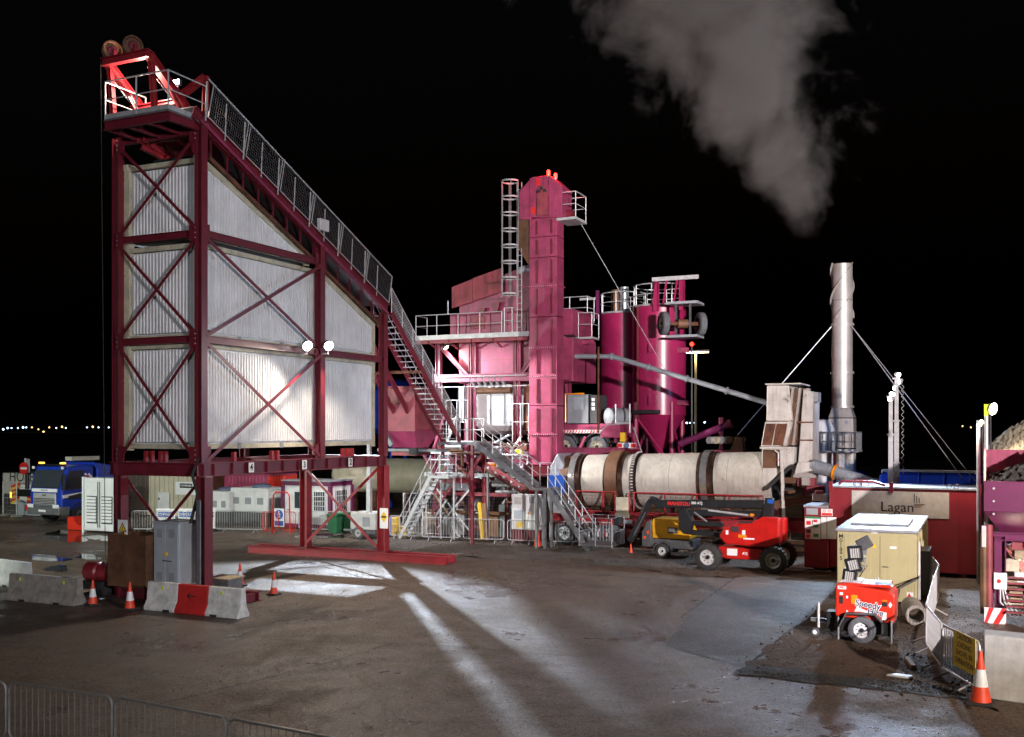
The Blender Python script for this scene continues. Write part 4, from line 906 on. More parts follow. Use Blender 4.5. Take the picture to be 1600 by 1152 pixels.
# ------------------------------------------------------------------ raised trailer tail with hanging wheels
tr = thing('plant_trailer', 'crimson raised trailer tail with hanging truck wheels behind the drum', 'trailer', (4, 21.5, 3.4))
YT = 21.3
def tz(py, px=930): return FY(px, py, YT).z
def tx(px): return FY(px, 680, YT).x
MB().bb(tx(880), tx(963), YT, YT+2.2, tz(676), tz(663)).build('chassis_frame', 'crimson', tr, bevel=.02)
b_ = MB().bb(tx(880), tx(938), YT-.06, YT-.004, tz(677), tz(672)).build('marker_board', 'print_white', tr)
for k in range(12): x = tx(881)+k*(tx(936)-tx(881))/12; MB().prism([(x, tz(676.6)), (x+.07, tz(676.6)), (x+.13, tz(672.4)), (x+.06, tz(672.4))], 'y', YT-.066, YT-.061).build('stripe', 'print_red', b_)
MB().bb(tx(938), tx(968), YT-.02, YT+2.0, tz(684), tz(662)).build('tail_frame', 'crimson', tr, bevel=.02)
for px in (884, 932): 
    for yy in (YT+.15, YT+1.95): wheel(tr, (tx(px), yy, tz(698)), .52, .34, (0, -1 if yy < YT+1 else 1, 0), 'cream', 'rubber_dusty')
    MB().tube((tx(px), YT+.2, tz(698)), (tx(px), YT+1.9, tz(698)), .09, 8).build('axle', 'rust', tr)
    MB().lathe([(.58, -.2), (.60, -.2), (.60, .2), (.58, .2)], (tx(px), YT+.12, tz(698)), (0, 1, 0), 24, False).v
    w_ = MB()
    for k in range(7):
        t0, t1 = math.radians(15+k*21), math.radians(36+k*21); c_ = V(tx(px), YT+.12, tz(698))
        w_.beam(c_+V(math.cos(t0)*.64, 0, math.sin(t0)*.64), c_+V(math.cos(t1)*.64, 0, math.sin(t1)*.64), .42, .03, V(math.cos(t0), 0, math.sin(t0)))
    w_.build('mudguard', 'comp_grey', tr)
wheel(tr, (tx(952), YT+1.9, tz(702)), .5, .34, (0, -1, 0), 'cream', 'rubber')
lb = MB().bb(tx(962), tx(990), YT+.3, YT+.38, tz(700), tz(692)).build('light_board', 'print_white', tr)
for px in (965, 987): MB().bb(tx(px)-.12, tx(px)+.12, YT+.27, YT+.296, tz(699), tz(693)).build('tail_lamp', 'print_red', lb)
MB().lathe([(.12, 0), (.14, .02), (.12, .03)], (tx(976), YT+.28, tz(696)), (0, -1, 0), 14).build('number_disc', 'tarp', lb)
for px in (958, 972, 988): MB().bb(tx(px)-.06, tx(px)+.06, YT+.3, YT+.5, tz(692), tz(676)).build('tail_upright', 'crimson', tr)
MB().bb(tx(968), tx(975), YT+.1, YT+.3, tz(690), tz(676)).build('grit_box', 'sign_yellow', tr)
for px in (961, 983): MB().tube((tx(px), YT+.1, tz(676)), (tx(px), YT+.1, tz(632)), .04, 8).build('railing_post', 'galv', tr)
MB().tube((tx(961), YT+.1, tz(661)), (tx(983), YT+.1, tz(661)), .03, 8).build('top_rail', 'galv', tr)
MB().path([(tx(940), YT-.1, tz(674)), (tx(950), YT-.1, tz(664)), (tx(983), YT-.1, tz(662))], .03, 6).build('stay', 'galv', tr)
MB().path([(tx(990), YT, tz(668)), (tx(1008), YT-.5, tz(706))], .03, 6).build('stay', 'galv', tr)
MB().beam((tx(905), YT-.1, tz(706)), (tx(916), YT-.1, tz(682)), .1, .12).build('stay', 'crimson', tr)
cb = thing('compressor_cabinet', 'grey compressor cabinet with yellow edge on the raised deck', 'cabinet', (3, 21.5, tz(662)))
MB().bb(tx(885), tx(918), YT+.1, YT+1.6, tz(662)+.01, tz(616)).build('cabinet_body', 'vent_grey', cb, bevel=.02); MB().bb(tx(918)+.003, tx(931), YT+.15, YT+1.6, tz(662)+.01, tz(617)).build('side_cabinet', 'comp_grey', cb, bevel=.02)
MB().bb(tx(896), tx(911), YT+.07, YT+.098, tz(640), tz(620)).build('door_panel', 'grey_cab', cb)
for k in range(3): MB().bb(tx(923), tx(928), YT+.12, YT+.147, tz(627+k*7), tz(622+k*7)).build('gauge', 'print_white', cb)
MB().path([(tx(883), YT+.05, tz(660)), (tx(883), YT+.05, tz(615)), (tx(912), YT+.05, tz(615))], .05, 6).build('yellow_pipe', 'amber', cb)
ar = thing('air_receiver', 'grey horizontal air receiver beside the compressor cabinet', 'tank', (tx(950), YT+.8, tz(660)))
MB().lathe([(.05, -.02), (.3, .05), (.40, .14), (.40, 1.2), (.3, 1.32), (.05, 1.36)], (tx(944), YT+.2, tz(651)), (.55, .83, 0), 20).build('vessel', 'vent_grey', ar, smooth=True); MB().bb(tx(946), tx(956), YT+.4, YT+1.0, tz(661), tz(657)).build('saddle', 'maroon', ar)
# ------------------------------------------------------------------ filler silos
def silo(name, label, c, r, zt, zc, zk, mt):
    t = thing(name, label, 'silo', (c.x, c.y, 0), group='filler silos')
    MB().lathe([(r, zc), (r, zt), (r*.3, zt+.12), (.05, zt+.14)], (c.x, c.y, 0), n=44).build('shell', mt, t, smooth=True)
    MB().lathe([(.22, zk), (.24, zk+.15), (r, zc)], (c.x, c.y, 0), n=44).build('cone', mt, t, smooth=True)
    for z in (zc+.02, zc+(zt-zc)*.36, zc+(zt-zc)*.70): MB().lathe([(r+.004, z-.04), (r+.03, z-.04), (r+.03, z+.04), (r+.004, z+.04)], (c.x, c.y, 0), n=44, close=False).build('weld_band', mt, t, smooth=True)
    ring = [V(c.x+(r-.04)*math.cos(k*math.pi/8), c.y+(r-.04)*math.sin(k*math.pi/8), zt) for k in range(16)]
    MB().path([p+V(0, 0, 1.1) for p in ring], .03, 5, True).build('top_rail', 'galv', t); MB().path([p+V(0, 0, .6) for p in ring], .025, 5, True).build('mid_rail', 'galv', t); MB().path([p+V(0, 0, .06) for p in ring], .05, 5, True).build('toe_board', 'galv', t)
    for p in ring[::2]: MB().tube(p, p+V(0, 0, 1.1), .03, 6).build('railing_post', 'galv', t)
    for k in range(4):
        a_ = math.pi/4+k*math.pi/2; p = V(c.x+r*.98*math.cos(a_), c.y+r*.98*math.sin(a_), 0)
        MB().tube((p.x, p.y, 0), (p.x, p.y, zc+.6), .13, 10).build('leg', mt, t, smooth=True)
        a2 = a_+math.pi/2; p2 = V(c.x+r*.98*math.cos(a2), c.y+r*.98*math.sin(a2), 0)
        MB().tube((p.x, p.y, zc-.1), (p2.x, p2.y, zk-.6), .06, 6).build('brace', mt, t)
    return t
SY = 25.5
c1 = FY(1030, 600, SY); r1 = (FY(1070, 600, SY).x-FY(990, 600, SY).x)/2
zt1, zc1_, zk1 = FY(1030, 482, SY).z, FY(1030, 648, SY).z, FY(1030, 708, SY).z
s1 = silo('filler_silo', 'near magenta filler silo with truck axle mounted near its top', c1, r1, zt1, zc1_, zk1, 'silo_red')
for px in (1026, 1066): MB().ibeam((FY(px, 500, SY-r1).x, c1.y-r1-.05, zt1-.3), (FY(px, 500, SY-r1).x, c1.y-r1-.05, zt1+1.25), .2, .26).build('transport_beam', 'silo_red', s1)
MB().bb(FY(1022, 500, SY-r1).x, FY(1094, 500, SY-r1).x, c1.y-r1-.35, c1.y-r1-.25, FY(1030, 447, SY).z, FY(1030, 441, SY).z).build('rear_light_bar', 'galv', s1)
for px in (1034, 1050, 1066): MB().beam((FY(px, 500, SY).x, c1.y-r1-.2, zt1), (FY(px, 500, SY).x+.2, c1.y-r1-.3, FY(1030, 446, SY).z), .06, .08).build('light_bar_stay', 'silo_red', s1)
ya = c1.y-r1-.9; za = FY(1066, 506, ya).z; xa = FY(1066, 500, ya).x
axd = V(.82, .57, 0); axc = V(xa, ya, za); MB().tube(axc-axd*.8, axc+axd*.8, .10, 10).build('axle', 'rust', s1); MB().tube(axc-axd*.25, axc+axd*.25, .22, 12).build('differential', 'rust_brown', s1, smooth=True)
for k_ in (-1, 1): wheel(s1, axc+axd*(.92*k_), .56, .34, -axd, 'cream' if k_ < 0 else 'rust_brown', 'rubber_dusty')
for z in (zt1-.05, zt1-1.65): MB().bb(xa-.75, xa+.75, ya-.1, c1.y-r1+.3, z-.06, z+.06).build('axle_frame', 'vent_grey', s1)
for x in (xa-.35, xa+.35): MB().bb(x-.05, x+.05, ya+.1, ya+.2, zt1-1.7, zt1).build('spring_hanger', 'comp_grey', s1)
for px, py in ((1033, 548), (1033, 627)): q = FY(px, py, SY); MB().bb(q.x-.18, q.x+.18, c1.y-r1-.2, c1.y-r1+.2, q.z-.2, q.z+.2).build('level_probe_box', 'silo_red', s1)
for py in (549, 630): q = FY(1066, py, SY); MB().bb(q.x-.05, q.x+.5, c1.y-r1*.5-.1, c1.y-r1*.5+.1, q.z-.12, q.z+.12).build('level_probe_box', 'crimson', s1)
MB().bb(FY(1009, 500, SY).x-.06, FY(1009, 500, SY).x+.06, c1.y-r1*.98, c1.y-r1*.85, zc1_-.2, zt1).build('ladder_channel', 'maroon', s1)
MB().path([(c1.x-.9, c1.y-r1-.1, zc1_+.1), (c1.x-.2, c1.y-r1-.35, zc1_+.12), (c1.x+.5, c1.y-r1-.2, zc1_+.1)], .10, 8).build('hose', 'dark', s1, smooth=True)
MB().tube((c1.x-.05, c1.y, zk1), (c1.x-.05, c1.y, zk1-.5), .2, 14).build('outlet_valve', 'galv', s1)
c2 = FY(974, 600, SY+1.8)
s2 = silo('filler_silo', 'far dark magenta filler silo left of the one with wheels', c2, 1.25, FY(970, 493, SY+1.8).z, FY(970, 650, SY+1.8).z, FY(970, 708, SY+1.8).z, 'silo_red')
q = FY(981, 470, SY+1.8); MB().tube((q.x, c2.y-.6, FY(970, 490, SY+1.8).z), (q.x, c2.y-.6, FY(970, 452, SY+1.8).z), .24, 16).build('vent_filter', 'insulation', s2, smooth=True)
q = FY(967, 470, SY+1.8); MB().tube((q.x, c2.y-.5, FY(970, 490, SY+1.8).z), (q.x, c2.y-.5, FY(970, 455, SY+1.8).z), .26, 12).build('vent_filter', 'rust_brown', s2, smooth=True)
q = FY(943, 470, SY+1.8); MB().beam((q.x, c2.y-.9, FY(970, 500, SY+1.8).z), (q.x, c2.y-.9, FY(970, 456, SY+1.8).z), .16, .16).build('transport_beam', 'purple', s2); MB().beam((q.x-1.0, c2.y-.9, FY(970, 468, SY+1.8).z), (q.x, c2.y-.9, FY(970, 468, SY+1.8).z), .08, .12).build('rear_light_bar', 'galv', s2)
# screw conveyor at right of the silos
sk = thing('screw_conveyor', 'slim purple screw conveyor rising to the right of the silos', 'conveyor', tuple(FY(1100, 690, 23.5).xy)+(3.5,))
p, q = FY(1062, 694, 23.5), FY(1137, 664, 23.5)
MB().tube(p, q, .17, 14).build('screw_tube', 'purple', sk, smooth=True); MB().tube(q, q+(q-p).normalized()*.2, .2, 12).build('drive_end', 'maroon', sk); MB().beam((q.x-.3, q.y, 3.4), (q.x-.3, q.y, q.z+.35), .14, .2).build('support_post', 'crimson', sk)
for px, m_ in ((1112, 'galv'), (1122, 'cream'), (1132, 'galv'), (1145, 'rust_brown'), (1155, 'rust_brown')): c_ = FY(px, 688, 22.6); MB().tube(c_+V(-.12, -.1, 0), c_+V(.12, .3, 0), .17, 12).build('gear_motor', m_, sk, smooth=True)
MB().bb(FY(1108, 700, 22.6).x, FY(1162, 700, 22.6).x, 22.4, 23.2, 4.05, 4.2).build('motor_base', 'crimson', sk)
MB().prism([(FY(1142, 700, 22.6).x, 4.2), (FY(1163, 700, 22.6).x, 4.2), (FY(1160, 680, 22.6).x, 4.8), (FY(1150, 684, 22.6).x, 4.75)], 'y', 22.4, 23).build('motor_guard', 'rust_brown', sk)
for x in (FY(1110, 700, 22.6).x, FY(1160, 700, 22.6).x, q.x-.3): MB().beam((x, 22.9, 0), (x, 22.9, 4.05), .12, .12).build('leg', 'crimson', sk)
# long pale pipe with its hanging wire
pp = thing('transfer_pipe', 'long pale bolted transfer pipe running from the elevator down to the rusty hood', 'pipe', (7, 21, 7))
pts = [FY(872, 557, 20.6), FY(956, 557, 20.6), FY(1200, 630, 20.2)]
for p, q in zip(pts, pts[1:]):
    MB().tube(p, q, .115, 14).build('pipe_run', 'pipe_grey', pp, smooth=True)
    for c_ in spaced(p, q, 1.9): a_ = (q-p).normalized(); MB().tube(c_-a_*.03, c_+a_*.03, .17, 12).build('pipe_flange', 'pipe_grey', pp)
MB().tube(FY(905, 345, 20.2), FY(1039, 578, 20.4), .014, 5).build('hanging_wire', 'galv', pp)
rp = FY(935, 542, 20.4); MB().tube(rp, (rp.x, rp.y, 5.0), .05, 6).build('support_pole', 'rust', pp)
# ------------------------------------------------------------------ dryer drum
dr = thing('dryer_drum', 'long pale rotary dryer drum with dark riding rings on a red chassis', 'dryer drum', (9, 19.5, 0))
DY = 19.5; pA, pB = FY(893, 751, DY), FY(1212, 752, DY); pA.z = 2.82; pB.z = 3.06
ax = (pB-pA).normalized(); LD = (pB-pA).length; DR = 1.17
def da(px): return (FY(px, 750, DY).x-pA.x)/(pB.x-pA.x)*LD
def ringp(t0, t1, r, nm, m_, r2=None, n=56): return MB().lathe([(DR*.9, t0), (r, t0), (r2 or r, t1), (DR*.9, t1)], pA, ax, n, False).build(nm, m_, dr, smooth=True)
sects = [(da(922), da(956)), (da(985), da(996)), (da(1006), da(1056)), (da(1056)+.012, da(1098)), (da(1124), da(1145)), (da(1145)+.012, LD)]
for a_, b_ in sects: MB().lathe([(DR*.88, a_), (DR, a_), (DR, b_), (DR*.88, b_)], pA, ax, 56, False).build('drum_shell', 'drum', dr, smooth=True)
MB().lathe([(DR*.93, 0), (DR*.93, LD)], pA, ax, 40).build('inner_drum', 'dark', dr, smooth=True)
ringp(-.15, .35, DR*.98, 'end_seal', 'rust_brown'); ringp(da(903), da(912), DR*1.10, 'riding_ring', 'steel_bright'); ringp(da(912), da(919), DR*1.04, 'riding_ring_guard', 'drum_ring')
ringp(da(956), da(958)+.01, DR*1.05, 'clamp_band', 'black'); MB().lathe([(DR, da(959)), (DR*1.14, da(959)), (DR*1.14, da(977)), (DR, da(977))], pA, ax, 56, False).build('rusty_cover_band', 'rust_brown', dr, smooth=True)
ringp(da(978), da(985), DR*1.07, 'riding_ring', 'drum_ring')
ringp(da(997), da(1003), DR*1.06, 'gear_ring', 'drum_ring')
gb = MB()
u_ = ax.cross(Z3).normalized(); w2 = u_.cross(ax)
for k in range(60):
    a_ = 2*math.pi*k/60; e = u_*math.cos(a_)+w2*math.sin(a_); c_ = pA+ax*da(1000)+e*(DR*1.06); gb.beam(c_-ax*.06, c_+ax*.06, .05, .06, e)
gb.build('gear_teeth', 'galv', dr, kind='stuff')
ringp(da(1098), da(1104), DR*1.03, 'ring_spacer', 'drum_ring'); ringp(da(1104), da(1114), DR*1.10, 'riding_ring', 'steel_bright'); ringp(da(1114), da(1123), DR*1.05, 'ring_spacer', 'drum_ring')
for t_ in sects[2:]:
    bt_ = MB(); nb = int((t_[1]-t_[0])/.12)
    for k in range(nb):
        e = (u_*.86*(-1 if u_.y > 0 else 1)+w2*(-.5*(1 if w2.z > 0 else -1))).normalized(); c_ = pA+ax*(t_[0]+.08+k*.12)+e*DR; bt_.tube(c_, c_+e*.02, .018, 5)
    bt_.build('bolt_row', 'vent_grey', dr, kind='stuff')
# chassis, railing and wheels
for y in (DY-1.15, DY+.95): MB().ibeam((pA.x-.6, y, 1.18), (pB.x+2.4, y, 1.18), .22, .42, .03).build('chassis_beam', 'red_steel', dr)
for k in range(9): x = pA.x+k*1.2; MB().ibeam((x, DY-1.0, 1.15), (x, DY+.8, 1.15), .12, .25).build('chassis_cross', 'maroon', dr)
for px in (905, 1109):
    for y in (DY-.75, DY+.75): t_ = da(px); c_ = pA+ax*t_; MB().lathe([(.26, -.14), (.3, -.12), (.3, .12), (.26, .14)], (c_.x, y, 1.72), (1, 0, 0), 20).build('support_roller', 'steel_bright', dr, smooth=True); MB().box((c_.x, y, 1.5), (.5, .3, .2)).build('roller_bed', 'maroon', dr)
def rseg(pa, pb, z0, z1):
    xa, xb = FY(pa, 780, DY-1.35).x, FY(pb, 780, DY-1.35).x; y = DY-1.32
    MB().path([(xa, y, z0), (xb, y, z0), (xb, y, z1), (xa, y, z1)], .04, 4, True).build('guard_frame', 'red_steel', dr); n = max(2, int((xb-xa)/.22)); w_ = MB()
    for k in range(1, n): x = xa+(xb-xa)*k/n; w_.beam((x, y, z0), (x, y, z1), .008, .008)
    for k in range(1, 6): z = z0+(z1-z0)*k/6; w_.beam((xa, y, z), (xb, y, z), .008, .008)
    w_.build('guard_mesh', 'rust', dr)
for pa, pb in ((900, 941), (943, 961), (983, 990), (990, 1038), (1039, 1087), (1088, 1138), (1139, 1192)): rseg(pa, pb, 1.55, 2.42)
MB().bb(FY(961, 780, DY-1.35).x, FY(983, 780, DY-1.35).x, DY-1.3, DY-1.2, 1.3, 2.2).build('gear_guard', 'cream', dr)
for px in (884, 945, 955): wheel(dr, (FY(px, 832, DY-1).x, DY-1.05, .52), .52, .32, (0, -1, 0), 'cone_white', 'rubber_dusty')
for px in (884, 945): MB().bb(FY(px, 832, DY-1).x-.5, FY(px, 832, DY-1).x+.5, DY-1.0, DY-.9, .95, 1.0).build('mudguard', 'comp_grey', dr)
for k in range(5): x = pA.x+2.0+k*1.9; MB().beam((x, DY-1.1, 0), (x, DY-1.1, 1.0), .16, .16).build('stand_leg', 'red_steel', dr)
rnd = random.Random(11)
for k in range(26):
    x = rnd.uniform(pA.x+1, pB.x+2.5); z = rnd.uniform(.25, 1.45); MB().box((x, DY-1.2+rnd.uniform(0, .5), z), (rnd.uniform(.2, .8), .3, rnd.uniform(.12, .5))).build('equipment_box', rnd.choice(('rust', 'crimson_old', 'pallet_wood', 'vent_grey', 'rust_brown', 'dark', 'cream')), dr, bevel=.015)
for z in (.35, .62): MB().ibeam((pB.x-4, DY-1.6, z), (pB.x+3.4, DY-1.6, z), .1, .16).build('lower_rail', 'pallet_wood', dr)
# feed end box (left) and insulated elbow
MB().prism([(FY(875, 830, DY).x, .9), (FY(893, 800, DY).x, 1.4), (FY(893, 712, DY).x, 3.6), (FY(884, 706, DY).x, 4.1), (FY(873, 722, DY).x, 3.5), (FY(868, 790, DY).x, 2)], 'y', DY-1.0, DY+.9).build('feed_box', 'insulation', dr, bevel=.03)
ta = FY(865, 760, DY-1.2); MB().bb(ta.x-.2, ta.x+.55, DY-1.3, DY-1.0, 2.3, 3.1).build('tarpaulin', 'barrel_blue', dr)
# rusty exhaust hood at right end
hd2 = thing('exhaust_hood', 'tall white exhaust hood with big rust patches at the end of the drum', 'duct hood', (14, 19.5, 0))
def hx(px, y=DY-1.2): return FY(px, 700, y).x
def hz_(py, px=1230, y=DY-1.2): return FY(px, py, y).z
y0, y1 = DY-1.25, DY+1.1
MB().prism([(hx(1197), hz_(658)), (hx(1238), hz_(658)), (hx(1232), hz_(602)), (hx(1198), hz_(602))], 'y', y0+.1, y1).build('hood_top', 'white_rust', hd2, bevel=.03)
MB().prism([(hx(1189), hz_(698)), (hx(1228), hz_(698)), (hx(1238), hz_(659)), (hx(1196), hz_(659))], 'y', y0, y1).build('hood_middle', 'white_rust', hd2, bevel=.03)
for a_, b_ in ((1191, 1206), (1208, 1224)): MB().prism([(hx(a_), hz_(696)), (hx(b_), hz_(696)), (hx(b_+7), hz_(662)), (hx(a_+6), hz_(662))], 'y', y0-.03, y0-.004).build('rusted_panel', 'rust', hd2, bevel=.01)
MB().prism([(hx(1193), hz_(760)), (hx(1198), hz_(762)), (hx(1218), hz_(740)), (hx(1240), hz_(725)), (hx(1241), hz_(699)), (hx(1190), hz_(699))], 'y', y0+.05, y1-.1).build('hood_base', 'white_rust', hd2, bevel=.03)
MB().prism([(hx(1192), hz_(732)), (hx(1219), hz_(732)), (hx(1219), hz_(703)), (hx(1192), hz_(703))], 'y', y0+.02, y0+.046).build('rusted_panel', 'rust_brown', hd2, bevel=.02)
for k in range(5): p0_, p1_ = hx(1233+k*4), hx(1240+k*3.5); MB().prism([(hx(1226+k*4), hz_(696)), (hx(1230+k*4), hz_(696)), (hx(1240+k*4.5), hz_(606)), (hx(1236+k*4.5), hz_(606))], 'y', y0+.15+k*.2, y0+.75+k*.2).build('corrugated_side', 'rust_brown' if k % 2 else 'stack', hd2)
MB().prism([(hx(1244), hz_(724)), (hx(1266), hz_(724)), (hx(1268), hz_(612)), (hx(1252), hz_(608))], 'y', y0+.5, y1).build('rear_duct', 'white_rust', hd2, bevel=.03)
for py in (660, 688): MB().bb(hx(1243), hx(1268), y0+.47, y0+.5, hz_(py)-.03, hz_(py)+.03).build('flange', 'rust', hd2)
MB().bb(hx(1188), hx(1243), y0-.08, y0+.06, hz_(700)-.04, hz_(700)+.04).build('flange', 'white_rust', hd2); MB().bb(hx(1196), hx(1252), y0, y1, hz_(601), hz_(599)).build('top_flange', 'white_rust', hd2)
MB().beam((hx(1223), y0-.2, hz_(705)), (hx(1228), y0-.2, .4), .12, .12).build('support_post', 'white_rust', hd2)
MB().beam((hx(1198), y0-.1, hz_(765)), (hx(1240), y0-.1, hz_(727)), .2, .12).build('sloping_stay', 'dark', hd2)
MB().path([(hx(1212), y0-.15, hz_(704)), (hx(1218), y0-.15, hz_(708)), (hx(1218), y0-.15, hz_(728))], .03, 6).build('lever_pipe', 'white', hd2); MB().bb(hx(1213), hx(1223), y0-.2, y0-.12, hz_(719), hz_(718)).build('lever', 'print_red', hd2)
MB().bb(hx(1262), hx(1275), y0+.6, y0+1.4, hz_(628), hz_(613)).build('flood_box', 'vent_grey', hd2)
bn = thing('drum_burner', 'rusty burner assembly under the white hood', 'burner', (hx(1245), DY-.6, 1))
MB().prism([(hx(1240), hz_(742)), (hx(1270), hz_(735)), (hx(1273), hz_(722)), (hx(1246), hz_(722))], 'y', y0+.1, y0+1.2).build('burner_box', 'white_rust', bn, bevel=.02)
MB().lathe([(.3, -.3), (.45, -.2), (.45, .5), (.3, .7)], (hx(1245), DY-.5, hz_(745)), (1, 0, -.1), 20).build('burner_body', 'stack', bn, smooth=True)
for k in range(9): MB().box((hx(rnd.uniform(1225, 1285)), y0+rnd.uniform(-.1, .5), hz_(rnd.uniform(750, 790))), (rnd.uniform(.3, .9), .4, rnd.uniform(.15, .35))).build('burner_part', rnd.choice(('rust', 'rust_brown', 'stack', 'crimson_old', 'dark')), bn, bevel=.02)
MB().ibeam((hx(1205), y0-.1, hz_(790)), (hx(1285), y0-.1, hz_(775)), .2, .3).build('burner_beam', 'rust_brown', bn)
for px in (1215, 1280): MB().beam((hx(px), y0+.1, 0), (hx(px), y0+.1, hz_(788)), .16, .16).build('leg', 'crimson_old', bn)
# ribbed flexible duct
fd = thing('ribbed_duct', 'ribbed grey flexible duct sloping down behind the red tank', 'duct', tuple(FY(1300, 740, 18.6)))
p, q = FY(1270, 728, 18.6), FY(1372, 757, 18.0); prof = []
Ld = (q-p).length
for k in range(40): prof += [(.30-.10*k/40, Ld*k/40), (.25-.09*k/40, Ld*(k+.5)/40)]
MB().lathe(prof, p, (q-p), 20).build('hose_wall', 'pipe_grey', fd, smooth=False); c_ = p.lerp(q, .35); a_ = (q-p).normalized(); MB().tube(c_-a_*.04, c_+a_*.04, .31, 18).build('orange_strap', 'amber', fd)
# ------------------------------------------------------------------ chimney with strakes and guys
ch = thing('chimney', 'tall pale steel chimney with spiral strakes and guy wires', 'chimney', (FY(1316, 700, 25).x, 25, 0))
cx_, cy_ = FY(1316, 700, 25).x, 25.0; R_ = .46
def cz(py): return FY(1316, py, 25).z
rings = [413, 470, 508, 583, 636]
for a_, b_ in zip(rings, rings[1:]): MB().lathe([(R_, cz(b_)+.01), (R_, cz(a_)-.01)], (cx_, cy_, 0), n=36, close=False).build('shaft_section', 'stack', ch, smooth=True)
for py in (508, 583, 636): MB().lathe([(R_, cz(py)-.05), (R_+.07, cz(py)-.05), (R_+.07, cz(py)+.05), (R_, cz(py)+.05)], (cx_, cy_, 0), n=36, close=False).build('flange', 'stack', ch, smooth=True)
MB().lathe([(R_*.9, cz(640)), (R_*.9, cz(415))], (cx_, cy_, 0), n=24, close=False).build('inner_liner', 'dark', ch)
sm = cz(413)-cz(498)
for k in range(3):
    s_ = MB(); n = 40
    for i in range(n):
        a_ = k*2*math.pi/3+i/n*2*math.pi*.62; z = cz(498)+sm*i/(n-1); e = V(math.cos(a_), math.sin(a_), 0)
        s_.v += [V(cx_, cy_, z)+e*(R_-.01), V(cx_, cy_, z)+e*(R_+.08), V(cx_, cy_, z+.04)+e*(R_+.08), V(cx_, cy_, z+.04)+e*(R_-.01)]
    for i in range(n-1):
        for j in range(4): s_.f.append((4*i+j, 4*i+(j+1) % 4, 4*i+4+(j+1) % 4, 4*i+4+j))
    s_.build('strake', 'stack', ch)
h_ = .56
MB().hexa([(cx_-h_, cy_-h_, cz(653)), (cx_+h_, cy_-h_, cz(653)), (cx_+h_, cy_+h_, cz(653)), (cx_-h_, cy_+h_, cz(653))], [(cx_-.4, cy_-.4, cz(637)), (cx_+.4, cy_-.4, cz(637)), (cx_+.4, cy_+.4, cz(637)), (cx_-.4, cy_+.4, cz(637))]).build('transition', 'stack', ch, bevel=.02)
MB().bb(cx_-h_, cx_+h_, cy_-h_, cy_+h_, cz(700), cz(654)).build('base_box', 'stack', ch, bevel=.02); MB().bb(cx_-h_-.05, cx_+h_+.05, cy_-h_-.05, cy_+h_+.05, cz(676), cz(674)).build('flange', 'stack', ch)
for dx in (-.3, .25): MB().tube((cx_+dx, cy_-h_-.05, cz(660)), (cx_+dx, cy_-h_, cz(660)), .08, 12).build('sample_port', 'vent_grey', ch)
MB().bb(cx_-.6, cx_+.55, cy_-.5, cy_+.6, 0, cz(702)).build('plinth', 'white', ch, bevel=.03)
MB().bb(cx_-h_-.6, cx_+h_+.25, cy_-1.2, cy_+.8, cz(706), cz(704)).build('platform', 'galv', ch); railing(ch, [(cx_-h_-.55, cy_-1.15, cz(704)), (cx_+h_+.2, cy_-1.15, cz(704)), (cx_+h_+.2, cy_+.75, cz(704))], .85, .33, m='galv_dark')
for (px, py, y) in ((1142, 692, 24.0), (1225, 595, 21.0)):
    pass
g0 = V(cx_, cy_-.3, cz(511)); gl = FY(1152, 680, 23.0); gr = FY(1507, 752, 20.0)
MB().tube(g0+V(-.45, 0, 0), gl, .022, 5).build('guy_wire', 'galv', ch); MB().tube(g0+V(.45, 0, 0), gr, .022, 5).build('guy_wire', 'galv', ch); MB().tube(g0+V(.45, 0, 0), gr+V(.4, 0, 0), .016, 5).build('guy_wire', 'galv', ch)
# white filter vessel
fv = thing('filter_vessel', 'white filter vessel with conical top left of the chimney', 'vessel', (FY(1286, 700, 24.6).x, 24.6, 0))
vx = FY(1286, 700, 24.6).x; vz = lambda py: FY(1286, py, 24.6).z
MB().lathe([(.62, 0), (.62, vz(672)), (.35, vz(657)), (.05, vz(655))], (vx, 24.6, 0), n=28).build('vessel_shell', 'white', fv, smooth=True)
MB().bb(vx-.8, vx+.75, 23.5, 25, vz(706), vz(704)).build('platform', 'galv', fv); railing(fv, [(vx-.75, 24.4, vz(704)), (vx-.75, 23.55, vz(704)), (vx+.7, 23.55, vz(704))], .85, .22, m='galv_dark')
for x in (vx-.7, vx+.65): MB().beam((x, 23.6, 0), (x, 23.6, vz(706)), .12, .12).build('leg', 'red_steel', fv)
for k in range(5): MB().tube((vx-.6+k*.3, 23.97, vz(675)), (vx-.6+k*.3, 24.0, vz(675)), .05, 8).build('nozzle', 'vent_grey', fv)
# ------------------------------------------------------------------ red bitumen tank with sign board
TY = 14.4
tk = thing('bitumen_tank', 'large red box tank with a pale Lagan sign board on its front', 'tank', (19, TY, 0))
tx0, tx1 = FY(1296, 800, TY).x, FY(1534, 800, TY).x; tzt = 3.06
MB().bb(tx0, tx1, TY, TY+2.5, .14, tzt).build('tank_body', 'tank_red', tk, bevel=.03)
MB().bb(tx0-.02, tx1+.02, TY-.05, TY+2.55, tzt+.003, tzt+.06).build('roof_sheet', 'roof_pale', tk)
for x in (tx0+.05, (tx0+tx1)/2-.4, tx1-.05): MB().bb(x-.07, x+.07, TY-.07, TY-.004, tzt-.15, tzt+.22).build('lifting_lug', 'tank_red', tk)
for x in (tx0+.4, tx0+2.4, tx1-.6): MB().bb(x-.1, x+.1, TY+.1, TY+2.4, 0, .135).build('skid', 'tank_red', tk)
MB().path([(tx0+.3, TY+.3, tzt+.1), (tx0+.4, TY+.3, tzt+.22), (tx0+1.5, TY+.3, tzt+.22), (tx0+1.9, TY+.3, tzt+.1)], .05, 8).build('roof_pipe', 'tank_red', tk, smooth=True)
